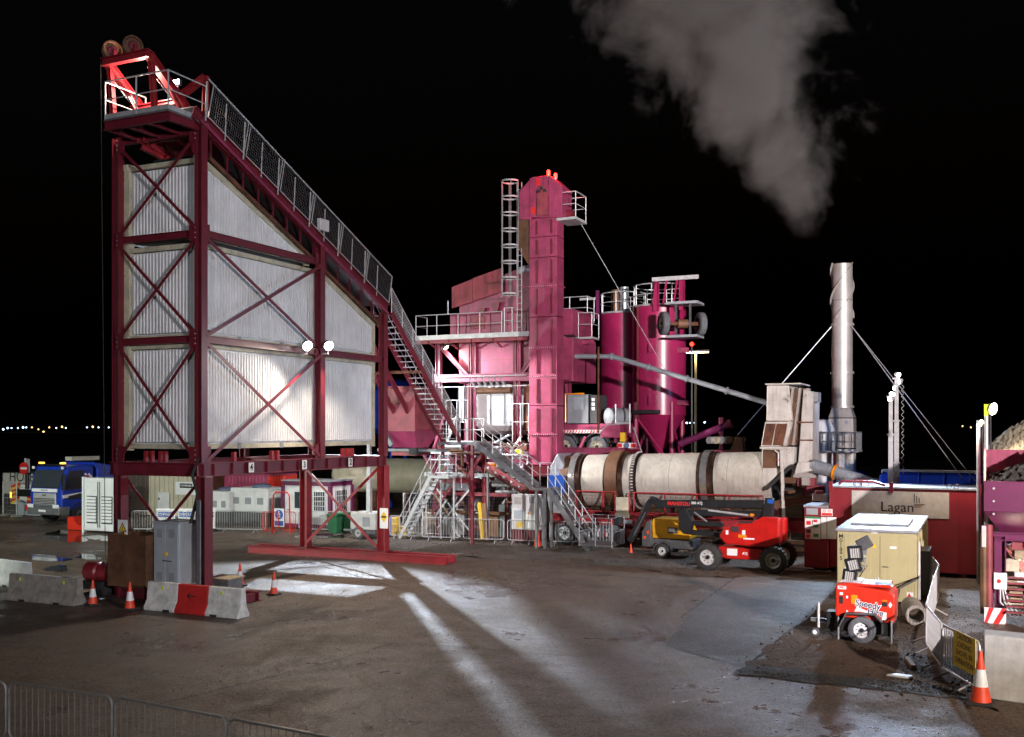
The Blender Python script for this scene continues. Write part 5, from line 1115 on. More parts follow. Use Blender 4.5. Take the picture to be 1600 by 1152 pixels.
for x in (tx0+.95, tx0+1.2): MB().lathe([(.13, -.02), (.16, 0), (.13, .02)], (x, TY+.25, tzt+.16), (0, 1, 0), 16, False).build('roof_valve', 'tank_red', tk)
for px in (1340, 1483, 1495):
    q = FY(px, 762, TY+.2); MB().lathe([(.07, -.01), (.09, 0), (.07, .01)], (q.x, TY+.1, tzt+.12), (0, 1, 0), 14, False).build('lifting_ring', 'comp_grey', tk)
sx0, sx1, sz0, sz1 = FY(1331, 790, TY).x, FY(1483, 790, TY).x, FY(1483, 811, TY).z, FY(1400, 768, TY).z
sb = MB().bb(sx0, sx1, TY-.03, TY-.004, sz0, sz1).build('sign_board', 'wall_off', tk)
lx = FY(1402, 790, TY).x
text('Lagan', .50, 'print_black', sb, (lx, TY-.034, FY(1402, 793, TY).z), bold=.0, name='sign_lettering')
ex_ = FY(1428, 780, TY).x; ez_ = FY(1428, 786, TY).z
for k, (dx, h) in enumerate(((0, .32), (.08, .25), (.16, .18))): MB().bb(ex_+dx, ex_+dx+.03, TY-.036, TY-.031, ez_+.0, ez_+h).build('emblem_bar', 'comp_grey', sb)
for k, (dz, w_) in enumerate(((-.03, .36), (-.08, .29), (-.13, .22))): MB().bb(ex_, ex_+w_, TY-.036, TY-.031, ez_+dz-.024, ez_+dz).build('emblem_bar', 'rust_brown', sb)
# notice cabin left of the tank
nb = thing('notice_cabin', 'small red cabin with safety notices beside the big red tank', 'cabin', (16.1, 14.3, 0))
nx0, nx1 = FY(1257, 820, TY-.1).x, tx0-.02
MB().bb(nx0, nx1, TY-.15, TY+1.6, .1, 2.32).build('cabin_body', 'tank_red', nb, bevel=.02); MB().bb(nx0-.03, nx1, TY-.18, TY+1.65, 2.323, 2.38).build('roof_sheet', 'roof_pale', nb)
def notice(pa, pb, ya, yb, m_, par=nb, y=TY-.16): return MB().bb(FY(pa, 800, y).x, FY(pb, 800, y).x, y-.012, y, FY(pa, yb, y).z, FY(pa, ya, y).z).build('notice_board', m_, par)
notice(1260, 1278, 794, 804, 'grey_cab')
n_ = notice(1283, 1301, 795, 806, 'print_white'); notice(1284, 1300, 801.5, 805.5, 'print_red', n_, TY-.173)
for px in (1288, 1296): q = FY(px, 798.5, TY-.175); MB().lathe([(.035, 0), (.05, .003), (.035, .006)], (q.x, TY-.175, q.z), (0, -1, 0), 14, False).build('prohibition_ring', 'print_red', n_)
nw = notice(1258, 1282, 807, 842, 'print_white'); notice(1258, 1282, 807, 810, 'print_green', nw, TY-.173)
for k, (a_, b_, c_, d_, m_) in enumerate(((1260, 1267, 814, 820, 'print_red'), (1271, 1277, 812, 816, 'print_red'), (1260, 1267, 827, 833, 'maroon'), (1271, 1279, 820, 824, 'print_green'), (1260, 1266, 835, 840, 'print_red'), (1271, 1279, 834, 839, 'print_green'), (1269, 1270, 813, 820, 'print_black'))): notice(a_, b_, c_, d_, m_, nw, TY-.173)
notice(1283, 1291.5, 808, 842, 'print_white'); notice(1292.5, 1307, 808, 842, 'print_white')
# extinguishers and yellow bin
for k, px in enumerate((1275, 1283)):
    q = G(px, 889); t = thing('fire_extinguisher', '%s red fire extinguisher standing by the notice cabin' % ('left' if k == 0 else 'right'), 'extinguisher', tuple(q), group='extinguishers by the cabin')
    MB().lathe([(.09, 0), (.10, .03), (.10, .5), (.05, .6), (.03, .64)], q, n=16).build('cylinder', 'print_red', t, smooth=True); MB().box(q+V(0, 0, .67), (.06, .14, .05)).build('valve_handle', 'black', t); MB().path([q+V(.03, -.05, .66), q+V(.13, -.08, .5), q+V(.12, -.1, .25)], .015, 5).build('hose', 'black', t)
q = G(1302, 889); t = thing('wheelie_bin', 'yellow spill kit bin behind the beige container', 'bin', tuple(q))
MB().hexa([q+V(-.2, -.2, .05), q+V(.2, -.2, .05), q+V(.2, .2, .05), q+V(-.2, .2, .05)], [q+V(-.26, -.28, .8), q+V(.26, -.28, .8), q+V(.26, .26, .8), q+V(-.26, .26, .8)]).build('bin_body', 'sign_yellow', t, bevel=.03); MB().box(q+V(0, -.02, .84), (.58, .6, .07)).build('lid', 'sign_yellow', t, bevel=.03)
MB().box(q+V(0, -.262, .5), (.3, .02, .22)).build('bin_label', 'print_white', t)
# ------------------------------------------------------------------ beige transformer container
BY = 7.7; bx0, bx1, bh, bd = 17.70, 19.93, 2.21, 6.0
bx_ = thing('beige_container', 'beige steel container with grey roof and stencilled M01895 on its front', 'container', (18.8, BY, 0))
MB().bb(bx0, bx1, BY, BY+bd, .10, bh-.09).build('container_body', 'olive', bx_, bevel=.02)
for x in (bx0+.3, bx1-.3): MB().bb(x-.1, x+.1, BY+.1, BY+bd-.1, 0, .097).build('skid', 'dark', bx_)
rf = MB().bb(bx0-.05, bx1+.05, BY-.06, BY+bd+.05, bh-.087, bh).build('roof', 'roof_pale', bx_, bevel=.02); MB().bb(bx0+.25, bx1-.3, BY+1.2, BY+3.6, bh+.002, bh+.07).build('roof_hatch', 'roof_pale', rf, bevel=.02)
for px0, px1 in ((1319, 1361), (1375, 1417)):
    a_, b_ = FY(px0, 880, BY).x, FY(px1, 880, BY).x; d_ = MB().bb(a_, b_, BY-.022, BY-.003, .25, bh-.2).build('door', 'olive', bx_, bevel=.008)
    hx_ = b_-.08 if px0 < 1350 else a_+.08
    MB().tube((hx_, BY-.06, 1.12), (hx_+(.16 if px0 > 1350 else -.16), BY-.06, 1.12), .014, 6).build('handle', 'comp_grey', d_); MB().bb((a_+b_)/2-.09, (a_+b_)/2+.09, BY-.028, BY-.023, 1.66, 1.73).build('door_label', 'print_white', d_)
q = FY(1366, 831, BY); MB().bb(q.x-.09, q.x+.09, BY-.012, BY-.003, q.z-.05, q.z+.05).build('rating_plate', 'print_white', bx_)
q = FY(1366, 853, BY); MB().prism([(q.x-.07, q.z-.06), (q.x+.07, q.z-.06), (q.x, q.z+.07)], 'y', BY-.012, BY-.003).build('warning_triangle', 'sign_yellow', bx_)
for i, c_ in enumerate('M01895'): q = FY(1314, 838+i*6.9, BY); text(c_, .17, 'print_black', bx_, (q.x, BY-.006, q.z), bold=.01, name='stencil_letter')
q = FY(1421, 932, BY); mg = MB().bb(q.x-.1, q.x+.1, BY-.012, BY-.003, q.z-.12, q.z+.12).build('hazard_label', 'print_white', bx_); MB().prism([(q.x-.09, q.z-.06), (q.x+.09, q.z-.06), (q.x, q.z+.1)], 'y', BY-.018, BY-.013).build('hazard_symbol', 'print_red', mg)
for k in range(7): y = BY+.5+k*.85; MB().bb(bx1+.003, bx1+.04, y-.05, y+.05, .2, bh-.15).build('side_rib', 'olive', bx_)
MB().path([(bx1+.06, BY+.1, .2), (bx1+.06, BY+.1, 1.9)], .04, 8).build('conduit', 'grey_gen', bx_); MB().path([(bx1+.06, BY+.02, .85), (bx1-.45, BY-.25, .55), (bx1-.55, BY-.3, .1)], .035, 8).build('cable', 'black', bx_, smooth=True)
MB().bb(bx1+.045, bx1+.3, BY+1.2, BY+2.8, .15, 1.5).build('side_unit', 'black', bx_, bevel=.02)
# ------------------------------------------------------------------ red towable lighting set in front of it
SYg = 1.7
sp = thing('lighting_set', 'red towable lighting set with folded lamps and Speedy Hire lettering', 'lighting set', (19.2, SYg, 0))
def sx(px): return FY(px, 950, SYg).x
def sz(py): return FY(1350, py, SYg).z
bw = 1.15
body = MB().prism([(sx(1305), sz(966)), (sx(1397), sz(972)), (sx(1398), sz(928)), (sx(1390), sz(922)), (sx(1309), sz(914)), (sx(1305), sz(919))], 'y', SYg+.02, SYg+bw).build('canopy', 'gen_red', sp, bevel=.035, seg=3)
MB().bb(sx(1312), sx(1390), SYg+.12, SYg+bw-.1, sz(918)+.0, sz(914)).build('roof_panel', 'gen_red', body, bevel=.02)
MB().prism([(sx(1304), sz(988)), (sx(1395), sz(993)), (sx(1397), sz(972.5)), (sx(1305), sz(966.5))], 'y', SYg+.05, SYg+bw-.03).build('lower_frame', 'black', sp, bevel=.02)
for y in (SYg-.02, SYg+bw+.02): wheel(sp, (sx(1347), y, .325), .325, .2, (0, -1 if y < SYg+.5 else 1, 0), 'cone_white', 'rubber_dusty')
w_ = MB(); c_ = V(sx(1347), SYg-.03, .33)
for p0_, p1_ in (((-.52, .05), (-.36, .38)), ((-.36, .38), (.30, .40)), ((.30, .40), (.47, .22)), ((.47, .22), (.47, -.05))): w_.beam(c_+V(p0_[0], 0, p0_[1]), c_+V(p1_[0], 0, p1_[1]), .26, .03)
w_.build('mudguard', 'comp_grey', sp)
MB().beam((sx(1306), SYg+.5, .38), (sx(1262), SYg+.5, .40), .09, .09).build('drawbar', 'galv_dark', sp); MB().beam((sx(1306), SYg+.2, .36), (sx(1275), SYg+.5, .36), .06, .06).build('drawbar_stay', 'galv_dark', sp); MB().beam((sx(1306), SYg+.85, .36), (sx(1275), SYg+.5, .36), .06, .06).build('drawbar_stay', 'galv_dark', sp)
MB().tube((sx(1275), SYg+.42, .22), (sx(1275), SYg+.42, .85), .035, 8).build('jockey_leg', 'galv', sp); wheel(sp, (sx(1270), SYg+.42, .10), .10, .07, (0, -1, 0), 'cone_white', 'rubber_dusty', False)
MB().box((sx(1298), SYg+.4, .42), (.25, .4, .5)).build('tool_box', 'black', sp)
for px in (1310, 1393): MB().tube((sx(px), SYg-.02, .05), (sx(px), SYg-.02, .6), .03, 8).build('stabiliser_leg', 'galv_dark', sp)
for px, y in ((1325, SYg+.5),):
    pass
def lab(pa, pb, ya, yb, m_, nm='sticker', y=SYg+.02): return MB().bb(sx(pa), sx(pb), y-.008, y-.002, sz(yb), sz(ya)).build(nm, m_, body)
lab(1330, 1340, 931, 945, 'amber'); lab(1312, 1317, 928, 932, 'print_white'); lab(1311, 1317, 934, 946, 'print_black', 'latch'); lab(1378, 1386, 939, 946, 'print_black', 'vent'); lab(1378, 1385, 955, 967, 'print_white'); lab(1350, 1355, 959, 963, 'print_white'); lab(1378, 1386, 936, 938, 'amber'); lab(1322, 1325, 933, 937, 'print_white'); lab(1322, 1325, 956, 960, 'print_white')
MB().plate([(sx(1391), SYg+.018, sz(938)), (sx(1394), SYg+.018, sz(943)), (sx(1391), SYg+.018, sz(948)), (sx(1388), SYg+.018, sz(943))], (0, -1, 0), .006).build('hazard_diamond', 'print_white', body)
MB().plate([(sx(1335), SYg+.016, sz(957)), (sx(1341), SYg+.016, sz(944)), (sx(1344), SYg+.016, sz(951)), (sx(1372), SYg+.016, sz(960)), (sx(1342), SYg+.016, sz(956))], (0, -1, 0), .004).build('arrow_graphic', 'print_white', body)
text('Speedy', .215, 'print_white', body, (sx(1356), SYg+.009, sz(945)), bold=.075, name='lettering_outline', ry=-.12, sx=.95, ex=.001); text('Speedy', .215, 'navy', body, (sx(1356), SYg+.004, sz(945)), bold=.012, ry=-.12, sx=.95, ex=.001)
text('Hire', .215, 'print_white', body, (sx(1368), SYg+.009, sz(956)), bold=.075, name='lettering_outline', ry=-.12, sx=.95, ex=.001); text('Hire', .215, 'navy', body, (sx(1368), SYg+.004, sz(956)), bold=.012, ry=-.12, sx=.95, ex=.001)
lab(1309, 1322, 918, 923, 'print_white', 'plate'); text('SMC', .075, 'print_red', body, (sx(1315.5), SYg+.009, sz(920.4)), bold=.02)
for (pa, pb, y0_, y1_, m_) in ((1330, 1342, .3, .6, 'print_white'), (1352, 1364, .25, .6, 'amber'), (1356, 1388, .62, .95, 'print_white'), (1366, 1392, .2, .55, 'tarp')):
    MB().bb(sx(pa), sx(pb), SYg+y0_, SYg+y1_, sz(914)+.004, sz(914)+.012).build('roof_sticker', m_, body)
MB().path([(sx(1364), SYg+.5, sz(916)), (sx(1364), SYg+.5, sz(908)), (sx(1369), SYg+.5, sz(906)), (sx(1370), SYg+.5, sz(910))], .018, 6).build('lifting_eye', 'galv', sp)
mast = MB().beam((sx(1330), SYg+.6, sz(918)), (sx(1336), SYg+.6, sz(856)), .12, .14).build('folded_mast', 'galv_dark', sp)
MB().bb(sx(1312), sx(1345), SYg+.35, SYg+.85, sz(918), sz(911)).build('mast_base', 'galv', sp)
def lampbox(px, py, ang, s_=.42, m_='black'):
    c_ = V(sx(px), SYg+.45, sz(py)); e = V(math.cos(ang), 0, math.sin(ang)); n_ = V(-e.z, 0, e.x)
    o_ = MB().beam(c_-n_*s_*.5, c_+n_*s_*.5, s_, .16, V(0, 1, 0)).build('lamp_housing', m_, sp, bevel=.02)
    MB().beam(c_-n_*s_*.32+V(0, -.085, 0), c_+n_*s_*.32+V(0, -.085, 0), s_*.66, .012, V(0, 1, 0)).build('lamp_glass', 'grey_gen', o_)
    g_ = MB()
    for k in range(5): a_ = c_+e*(s_*.30*(k/2-1))+V(0, -.1, 0); g_.beam(a_-n_*s_*.32, a_+n_*s_*.32, .012, .012)
    g_.build('lamp_grille', 'black', o_)
lampbox(1324, 905, -.12, .33); lampbox(1330, 887, .25, .36); lampbox(1333, 868, .1, .36); MB().beam((sx(1337), SYg+.5, sz(858)), (sx(1357), SYg+.5, sz(847)), .3, .12, V(0, 1, 0)).build('lamp_housing', 'comp_grey', sp, bevel=.02)
for k, (px, py) in enumerate(((1340, 895), (1344, 878), (1346, 866))): MB().box((sx(px), SYg+.55, sz(py)), (.12, .14, .14)).build('lamp_bracket', 'galv_dark', sp)
MB().path([(sx(1340), SYg+.4, sz(905)), (sx(1350), SYg+.35, sz(890)), (sx(1346), SYg+.4, sz(872))], .014, 5).build('lamp_cable', 'black', sp)
# concrete pipe and timber
q = G(1432, 978); t = thing('concrete_pipe', 'short grey concrete pipe lying by the beige container', 'pipe', tuple(q))
MB().lathe([(.19, 0), (.27, 0), (.27, 1.5), (.19, 1.5), (.19, 0)], q+V(0, 0, .27), (-.15, 1, 0), 28, False).build('pipe_wall', 'concrete', t, smooth=True)
MB().lathe([(.265, -.004), (.285, .05), (.285, .14), (.268, .16)], q+V(0, 0, .27), (-.15, 1, 0), 28, False).build('pipe_collar', 'concrete', t, smooth=True)
q = G(1422, 1040); single(MB().beam(q+V(-.1, .45, .06), q+V(.1, -.42, .06), .11, .09), 'timber_offcut', 'wood', 'short brown timber offcut lying on the soil patch', 'timber', tuple(q), bevel=.008)
q = G(1408, 1060); o = single(MB().prism([(q.x-.3, q.y-.05), (q.x-.1, q.y+.15), (q.x+.25, q.y+.08), (q.x+.15, q.y-.14)], 'z', .02, .07), 'plastic_scrap', 'grey_gen', 'crumpled pale plastic scrap on the edge of the soil', 'litter', tuple(q), bevel=.02)
# ------------------------------------------------------------------ pedestrian barriers
def barrier(p, q, label, group, m_='galv', h=1.08, gap=.07, name='pedestrian_barrier', nb_=None):
    p, q = Vector(p), Vector(q); L_ = (q-p).length-gap; yaw = math.atan2(q.y-p.y, q.x-p.x)
    t = thing(name, label, 'barrier', ((p.x+q.x)/2, (p.y+q.y)/2, 0), yaw, group, site=False); a_, z0, r_ = L_/2, .18, .12
    pts = []
    for cx0, cz0, s0 in ((a_-r_, h-r_, 0), (-a_+r_, h-r_, 90), (-a_+r_, z0+r_, 180), (a_-r_, z0+r_, 270)):
        for k in range(5): an = math.radians(s0+k*22.5); pts.append((cx0+r_*math.cos(an), 0, cz0+r_*math.sin(an)))
    MB().path(pts, .021, 6, True).build('frame', m_, t, smooth=True)
    n_ = nb_ or max(6, int(L_/.125)); me = None
    for k in range(1, n_):
        x = -a_+2*a_*k/n_
        if me is None:
            b_ = MB().tube((0, 0, z0), (0, 0, h), .009, 5); me = bpy.data.meshes.new('bar'); me.from_pydata([tuple(v) for v in b_.v], [], b_.f)
        obj('bar', me, m_, t, loc=(x, 0, 0))
    for x in (-a_*.6, a_*.6): MB().path([(x, -.34, .02), (x, -.03, z0), (x, .03, z0), (x, .34, .02)], .018, 5).build('foot', m_, t)
    return t
TOPH = 1.08
def BT_(px, py): return G(px, py, TOPH)*1
def gtop(px, py): q = G(px, py, TOPH); return V(q.x, q.y, 0)
# foreground run, bottom left
run = [gtop(-165, 1052), gtop(12, 1066), gtop(178, 1089), gtop(356, 1122), gtop(545, 1158), gtop(760, 1205)]
lbs = ['foreground barrier cut by the left edge of the picture', 'foreground barrier in the bottom left corner, the first one whole', 'foreground barrier at the bottom, second of the whole ones', 'foreground barrier at the bottom edge, only its top showing', 'foreground barrier below the picture edge, right end of the row']
for i in range(4): barrier(run[i], run[i+1], lbs[i], 'barriers along the front of the yard', 'galv_dark')
# right-hand run
rr = [G(1447, 908), G(1467, 938), G(1458, 968), G(1447, 1018), G(1472, 1056), G(1532, 1092)]
rl_ = ['barrier close to the right side of the beige container', 'second barrier from the beige container along the right path', 'barrier seen edge on, left of the striped board', 'mesh barrier leaning in front of the concrete pipe', 'barrier carrying the yellow caution sign']
for i in range(5):
    b_ = barrier(rr[i], rr[i+1], rl_[i], 'barriers along the right path', 'galv')
p, q = rr[4], rr[5]; d_ = (q-p).normalized(); nrm = V(d_.y, -d_.x, 0)
c_ = p.lerp(q, .66)+nrm*.04
cs = thing('caution_sign', 'yellow caution loading shovel in operation sign hung on the barrier', 'sign', (c_.x, c_.y, .5), math.atan2(d_.y, d_.x), site=False)
MB().bb(-.52, .52, -.012, .0, -.1, .62).build('sign_panel', 'sign_yellow', cs)
for i, s_ in enumerate(('CAUTION', 'LOADING', 'SHOVEL IN', 'OPERATION')): text(s_, .155, 'print_black', cs, (0, -.014, .53-i*.165), bold=.012, ex=.001)
# ------------------------------------------------------------------ cones
def cone(at, label, h=1.0, group='traffic cones', sleeve=True):
    t = thing('traffic_cone', label, 'cone', tuple(at), random.uniform(-.3, .3), group, site=False)
    MB().bb(-.24*h, .24*h, -.24*h, .24*h, 0, .06).build('base', 'cone_base', t, bevel=.015)
    def r(z): return (.185-.155*z)*h if z > .07 else .19*h
    zs = [.06, .34, .66, 1.0] if sleeve else [.06, 1.0]
    for a_, b_, m_ in zip(zs, zs[1:], ('cone_orange', 'cone_white', 'cone_orange')): MB().lathe([(r(a_)+(.004 if m_ == 'cone_white' else 0), a_*h), (r(b_)+(.004 if m_ == 'cone_white' else 0), b_*h)], (0, 0, 0), n=22, close=(b_ == 1.0)).build('cone_body' if m_ == 'cone_orange' else 'reflective_sleeve', m_, t, smooth=True)
    return t
cone(G(1532, 1100), 'large orange and white cone by the yellow caution sign', 1.0)
cone(G(145, 946), 'leftmost cone between the two concrete barriers', .75)
cone(G(203, 953), 'cone in front of the brown rusty tank', .8)
cone(G(375, 916), 'cone right behind the red and white concrete barrier', .75)
cone(G(428, 930), 'cone standing on the steel skid end right of the concrete barrier', .72)
cone(G(986, 866), 'plain orange cone under the lifted black boom', .45, sleeve=False)
cone(G(840, 856), 'plain orange cone against the grey stair post', .95, sleeve=False)
# ------------------------------------------------------------------ pale concrete block wall, bottom right
q = G(1536, 1092); single(MB().hexa([(q.x, q.y, 0), (q.x+2.6, q.y-.45, 0), (q.x+2.6, q.y+.45, 0), (q.x, q.y+.8, 0)], [(q.x, q.y+.1, 1.22), (q.x+2.6, q.y-.35, 1.22), (q.x+2.6, q.y+.4, 1.22), (q.x, q.y+.7, 1.22)]), 'concrete_block', 'concrete_pale', 'big pale concrete block behind the orange and white cone', 'concrete block', tuple(q), bevel=.03)
# ------------------------------------------------------------------ cold feed hoppers at the right edge
fh = thing('cold_feeder', 'purple cold feed unit with gravel filled hoppers at the right edge', 'feeder', (24, 8, 0))
FYy = 6.6
def ffx(px, y=FYy): return FY(px, 800, y).x
def ffz(py, px=1560, y=FYy): return FY(px, py, y).z
x0, x1 = ffx(1537), ffx(1537)+3.8; z1, z0 = ffz(752), ffz(800); z2 = ffz(845)
MB().prism([(x0, z0), (x1, z0), (x1, z1), (x0, z1)], 'y', FYy, FYy+.08).build('hopper_wall', 'purple', fh, bevel=.01)
MB().add([(x0, FYy, z0), (x1, FYy, z0), (x1-.4, FYy+.9, z2), (x0+.55, FYy+.9, z2), (x0, FYy+.05, z0), (x1, FYy+.05, z0), (x1-.4, FYy+.95, z2), (x0+.55, FYy+.95, z2)], [(0, 1, 2, 3), (7, 6, 5, 4), (0, 3, 7, 4), (3, 2, 6, 7), (1, 5, 6, 2)]).build('sloping_wall', 'purple', fh)
MB().add([(x0, FYy, z0), (x0, FYy+3.6, z0), (x0+.55, FYy+2.8, z2), (x0+.55, FYy+.9, z2), (x0+.04, FYy, z0), (x0+.04, FYy+3.6, z0), (x0+.59, FYy+2.8, z2), (x0+.59, FYy+.9, z2)], [(3, 2, 1, 0), (4, 5, 6, 7), (0, 1, 5, 4), (1, 2, 6, 5), (3, 7, 6, 2)]).build('sloping_wall', 'purple', fh)
MB().prism([(FYy+.08, z0), (FYy+3.6, z0), (FYy+3.7, ffz(700, 1530, 10)), (FYy+2.6, ffz(706, 1530, 9)), (FYy+.08, z1)], 'x', x0, x0+.06).build('hopper_wall', 'crimson', fh)
MB().bb(x0, x1, FYy+3.6, FYy+3.68, z0, ffz(703, 1560, 10.2)).build('hopper_wall', 'crimson', fh); MB().bb(x0+.03, x1+.3, FYy+7.0, FYy+7.08, z0, ffz(697, 1560, 13.6)).build('hopper_wall', 'crimson', fh)
MB().bb(x0, x0+.06, FYy+3.7, FYy+7.0, z0-.6, ffz(699, 1560, 12)).build('hopper_wall', 'crimson', fh)
for k in range(3): q = V(x0+.25, FYy-.02, z1-.2-k*.35); MB().tube(q, q+V(0, -.03, 0), .03, 8).build('bolt', 'galv', fh)
def heap(nm, label, cx0, cy0, rx, ry, zb_, h, m_, seed):
    rnd = random.Random(seed); mb = MB(); N_ = 44
    for i in range(N_+1):
        for j in range(N_+1):
            u, v_ = i/N_*2-1, j/N_*2-1; r_ = max(abs(u), abs(v_)); e = max(0, 1-(u*u+v_*v_)**.5*.85)
            mb.v.append(V(cx0+u*rx, cy0+v_*ry, zb_+h*e+.09*rnd.uniform(-1, 1)+.10*math.sin(u*5+seed)*math.cos(v_*4)))
    for i in range(N_):
        for j in range(N_): a_ = i*(N_+1)+j; mb.f.append((a_, a_+N_+1, a_+N_+2, a_+1))
    o_ = mb.build(nm, m_); o_.location = S2W((0, 0, 0)); o_.rotation_euler = (0, 0, YAW); o_['kind'] = 'stuff'; o_['label'] = label
heap('gravel_heap', 'dark gravel heap in the near hopper', (x0+x1)/2+.1, FYy+1.85, 1.85, 1.75, z1-.05, .95, 'stone_dark', 2)
heap('gravel_heap', 'light stone heap in the far hopper', (x0+x1)/2-.4, FYy+5.35, 1.5, 1.6, ffz(712, 1560, 11), 1.25, 'stone_light', 4)
px_ = ffx(1556, 6.0)
MB().ibeam((ffx(1563, 6.2), 6.2, .2), (ffx(1563, 6.2), 6.2, ffz(838, 1560, 6.2)), .28, .28, .03).build('support_post', 'purple', fh); MB().ibeam((ffx(1550, 6.2), 6.2, ffz(838, 1560, 6.2)), (x1, 6.2, ffz(838, 1560, 6.2)), .2, .22).build('support_beam', 'purple', fh)
MB().ibeam((x1-.3, 6.2, .2), (x1-.3, 6.2, ffz(838, 1560, 6.2)), .28, .28, .03).build('support_post', 'purple', fh); MB().ibeam((ffx(1563, 6.2), 6.2+4, .2), (ffx(1563, 6.2), 10.2, z2+.2), .28, .28, .03).build('support_post', 'purple', fh)
MB().tube((ffx(1545, 6.1), 6.1, ffz(970, 1550, 6.1)), (ffx(1545, 6.1), 6.1, ffz(820, 1550, 6.1)), .10, 12).build('side_pipe', 'crimson_old', fh, smooth=True); MB().tube((ffx(1537, 6.0), 6.0, ffz(960, 1550, 6)), (ffx(1537, 6.0), 6.0, ffz(835, 1550, 6.0)), .09, 8).build('light_post_base', 'rust_brown', fh); MB().bb(ffx(1534, 5.9), ffx(1541, 5.9), 5.85, 5.95, ffz(855, 1540, 5.9), ffz(822, 1540, 5.9)).build('control_box', 'grey_gen', fh)
MB().prism([(ffx(1568), ffz(858)), (x1, ffz(825)), (x1, ffz(985)), (ffx(1600)+1, ffz(985))], 'y', FYy+.9, FYy+1.3).build('belt_side', 'crimson_old', fh); MB().beam((ffx(1566), FYy+.5, ffz(850)), (ffx(1600)+.6, FYy+.5, ffz(905)), .3, .06).build('collecting_belt', 'pallet_wood', fh)
for k in range(7): z = .35+k*.14; MB().bb(ffx(1572, 5.9), ffx(1572, 5.9)+1.6, 5.6+k*.1, 5.75+k*.1, z-.02, z+.02).build('step', 'crimson_old', fh)
for k in range(10):
    rx_ = ffx(1572+rnd.uniform(0, 26), 6.3); MB().box((rx_, 6.3+rnd.uniform(-.2, .5), rnd.uniform(.5, 2.2)), (rnd.uniform(.15, .5), .25, rnd.uniform(.1, .4))).build('feeder_part', rnd.choice(('pallet_wood', 'crimson_old', 'cream', 'rust_brown', 'white')), fh, bevel=.015)
q = FY(1563, 908, 6.0); eb = MB().bb(q.x-.16, q.x+.16, 5.95, 6.03, q.z-.22, q.z+.22).build('switch_box', 'print_white', fh, bevel=.01); MB().tube((q.x-.03, 5.95, q.z), (q.x-.03, 5.93, q.z), .05, 12).build('stop_button', 'print_red', eb)
for k in range(3): MB().path([(q.x+.05*k, 5.98, q.z-.2), (q.x+.1*k, 5.9, q.z-.55), (q.x+.3+.1*k, 6.0, q.z-.9)], .02, 5).build('cable', 'white', fh)
a_, b_ = FY(1538, 980, 5.8), FY(1572, 951, 5.8)
cbp = MB().bb(a_.x, b_.x, 5.77, 5.795, a_.z, b_.z).build('chevron_board', 'print_white', fh)
w_, h_ = b_.x-a_.x, b_.z-a_.z
for k in range(3):
    s0 = -.25+k*.5
    poly = [(a_.x+w_*max(0, s0), a_.z), (a_.x+w_*min(1, s0+.27), a_.z), (a_.x+w_*min(1, s0+.72), b_.z), (a_.x+w_*min(1, s0+.45), b_.z)]
    if k == 0: poly = [(a_.x, a_.z+h_*.25), (a_.x, a_.z), (a_.x+w_*.05, a_.z), (a_.x+w_*.45, b_.z), (a_.x+w_*.22, b_.z)]
    if k == 1: poly = [(a_.x+w_*.28, a_.z), (a_.x+w_*.55, a_.z), (a_.x+w_, a_.z+h_*.82), (a_.x+w_, b_.z), (a_.x+w_*.82, b_.z)]
    if k == 2: poly = [(a_.x+w_*.78, a_.z), (a_.x+w_, a_.z), (a_.x+w_, a_.z+h_*.32)]
    MB().prism(poly, 'y', 5.762, 5.769).build('red_stripe', 'print_red', cbp)
MB().beam((a_.x+.1, 5.85, 0), (a_.x+.1, 5.85, b_.z), .06, .06).build('board_leg', 'purple', fh); MB().beam((b_.x-.1, 5.85, 0), (b_.x-.1, 5.85, b_.z), .06, .06).build('board_leg', 'purple', fh)
wlight('feeder_work_light', 'POINT', (ffx(1590), FYy+.25, ffz(900)), 45, (1, .82, .62), size=.1)
lw = thing('feeder_lamp', 'small bulkhead work lamp under the purple hopper', 'lamp', (ffx(1590), FYy+.35, ffz(874)))
MB().box((ffx(1590), FYy+.4, ffz(872)), (.2, .12, .1)).build('lamp_housing', 'lamp_body', lw); MB().box((ffx(1590), FYy+.4, ffz(872)-.065), (.16, .1, .02)).build('lamp_lens', 'lamp_warm', lw)
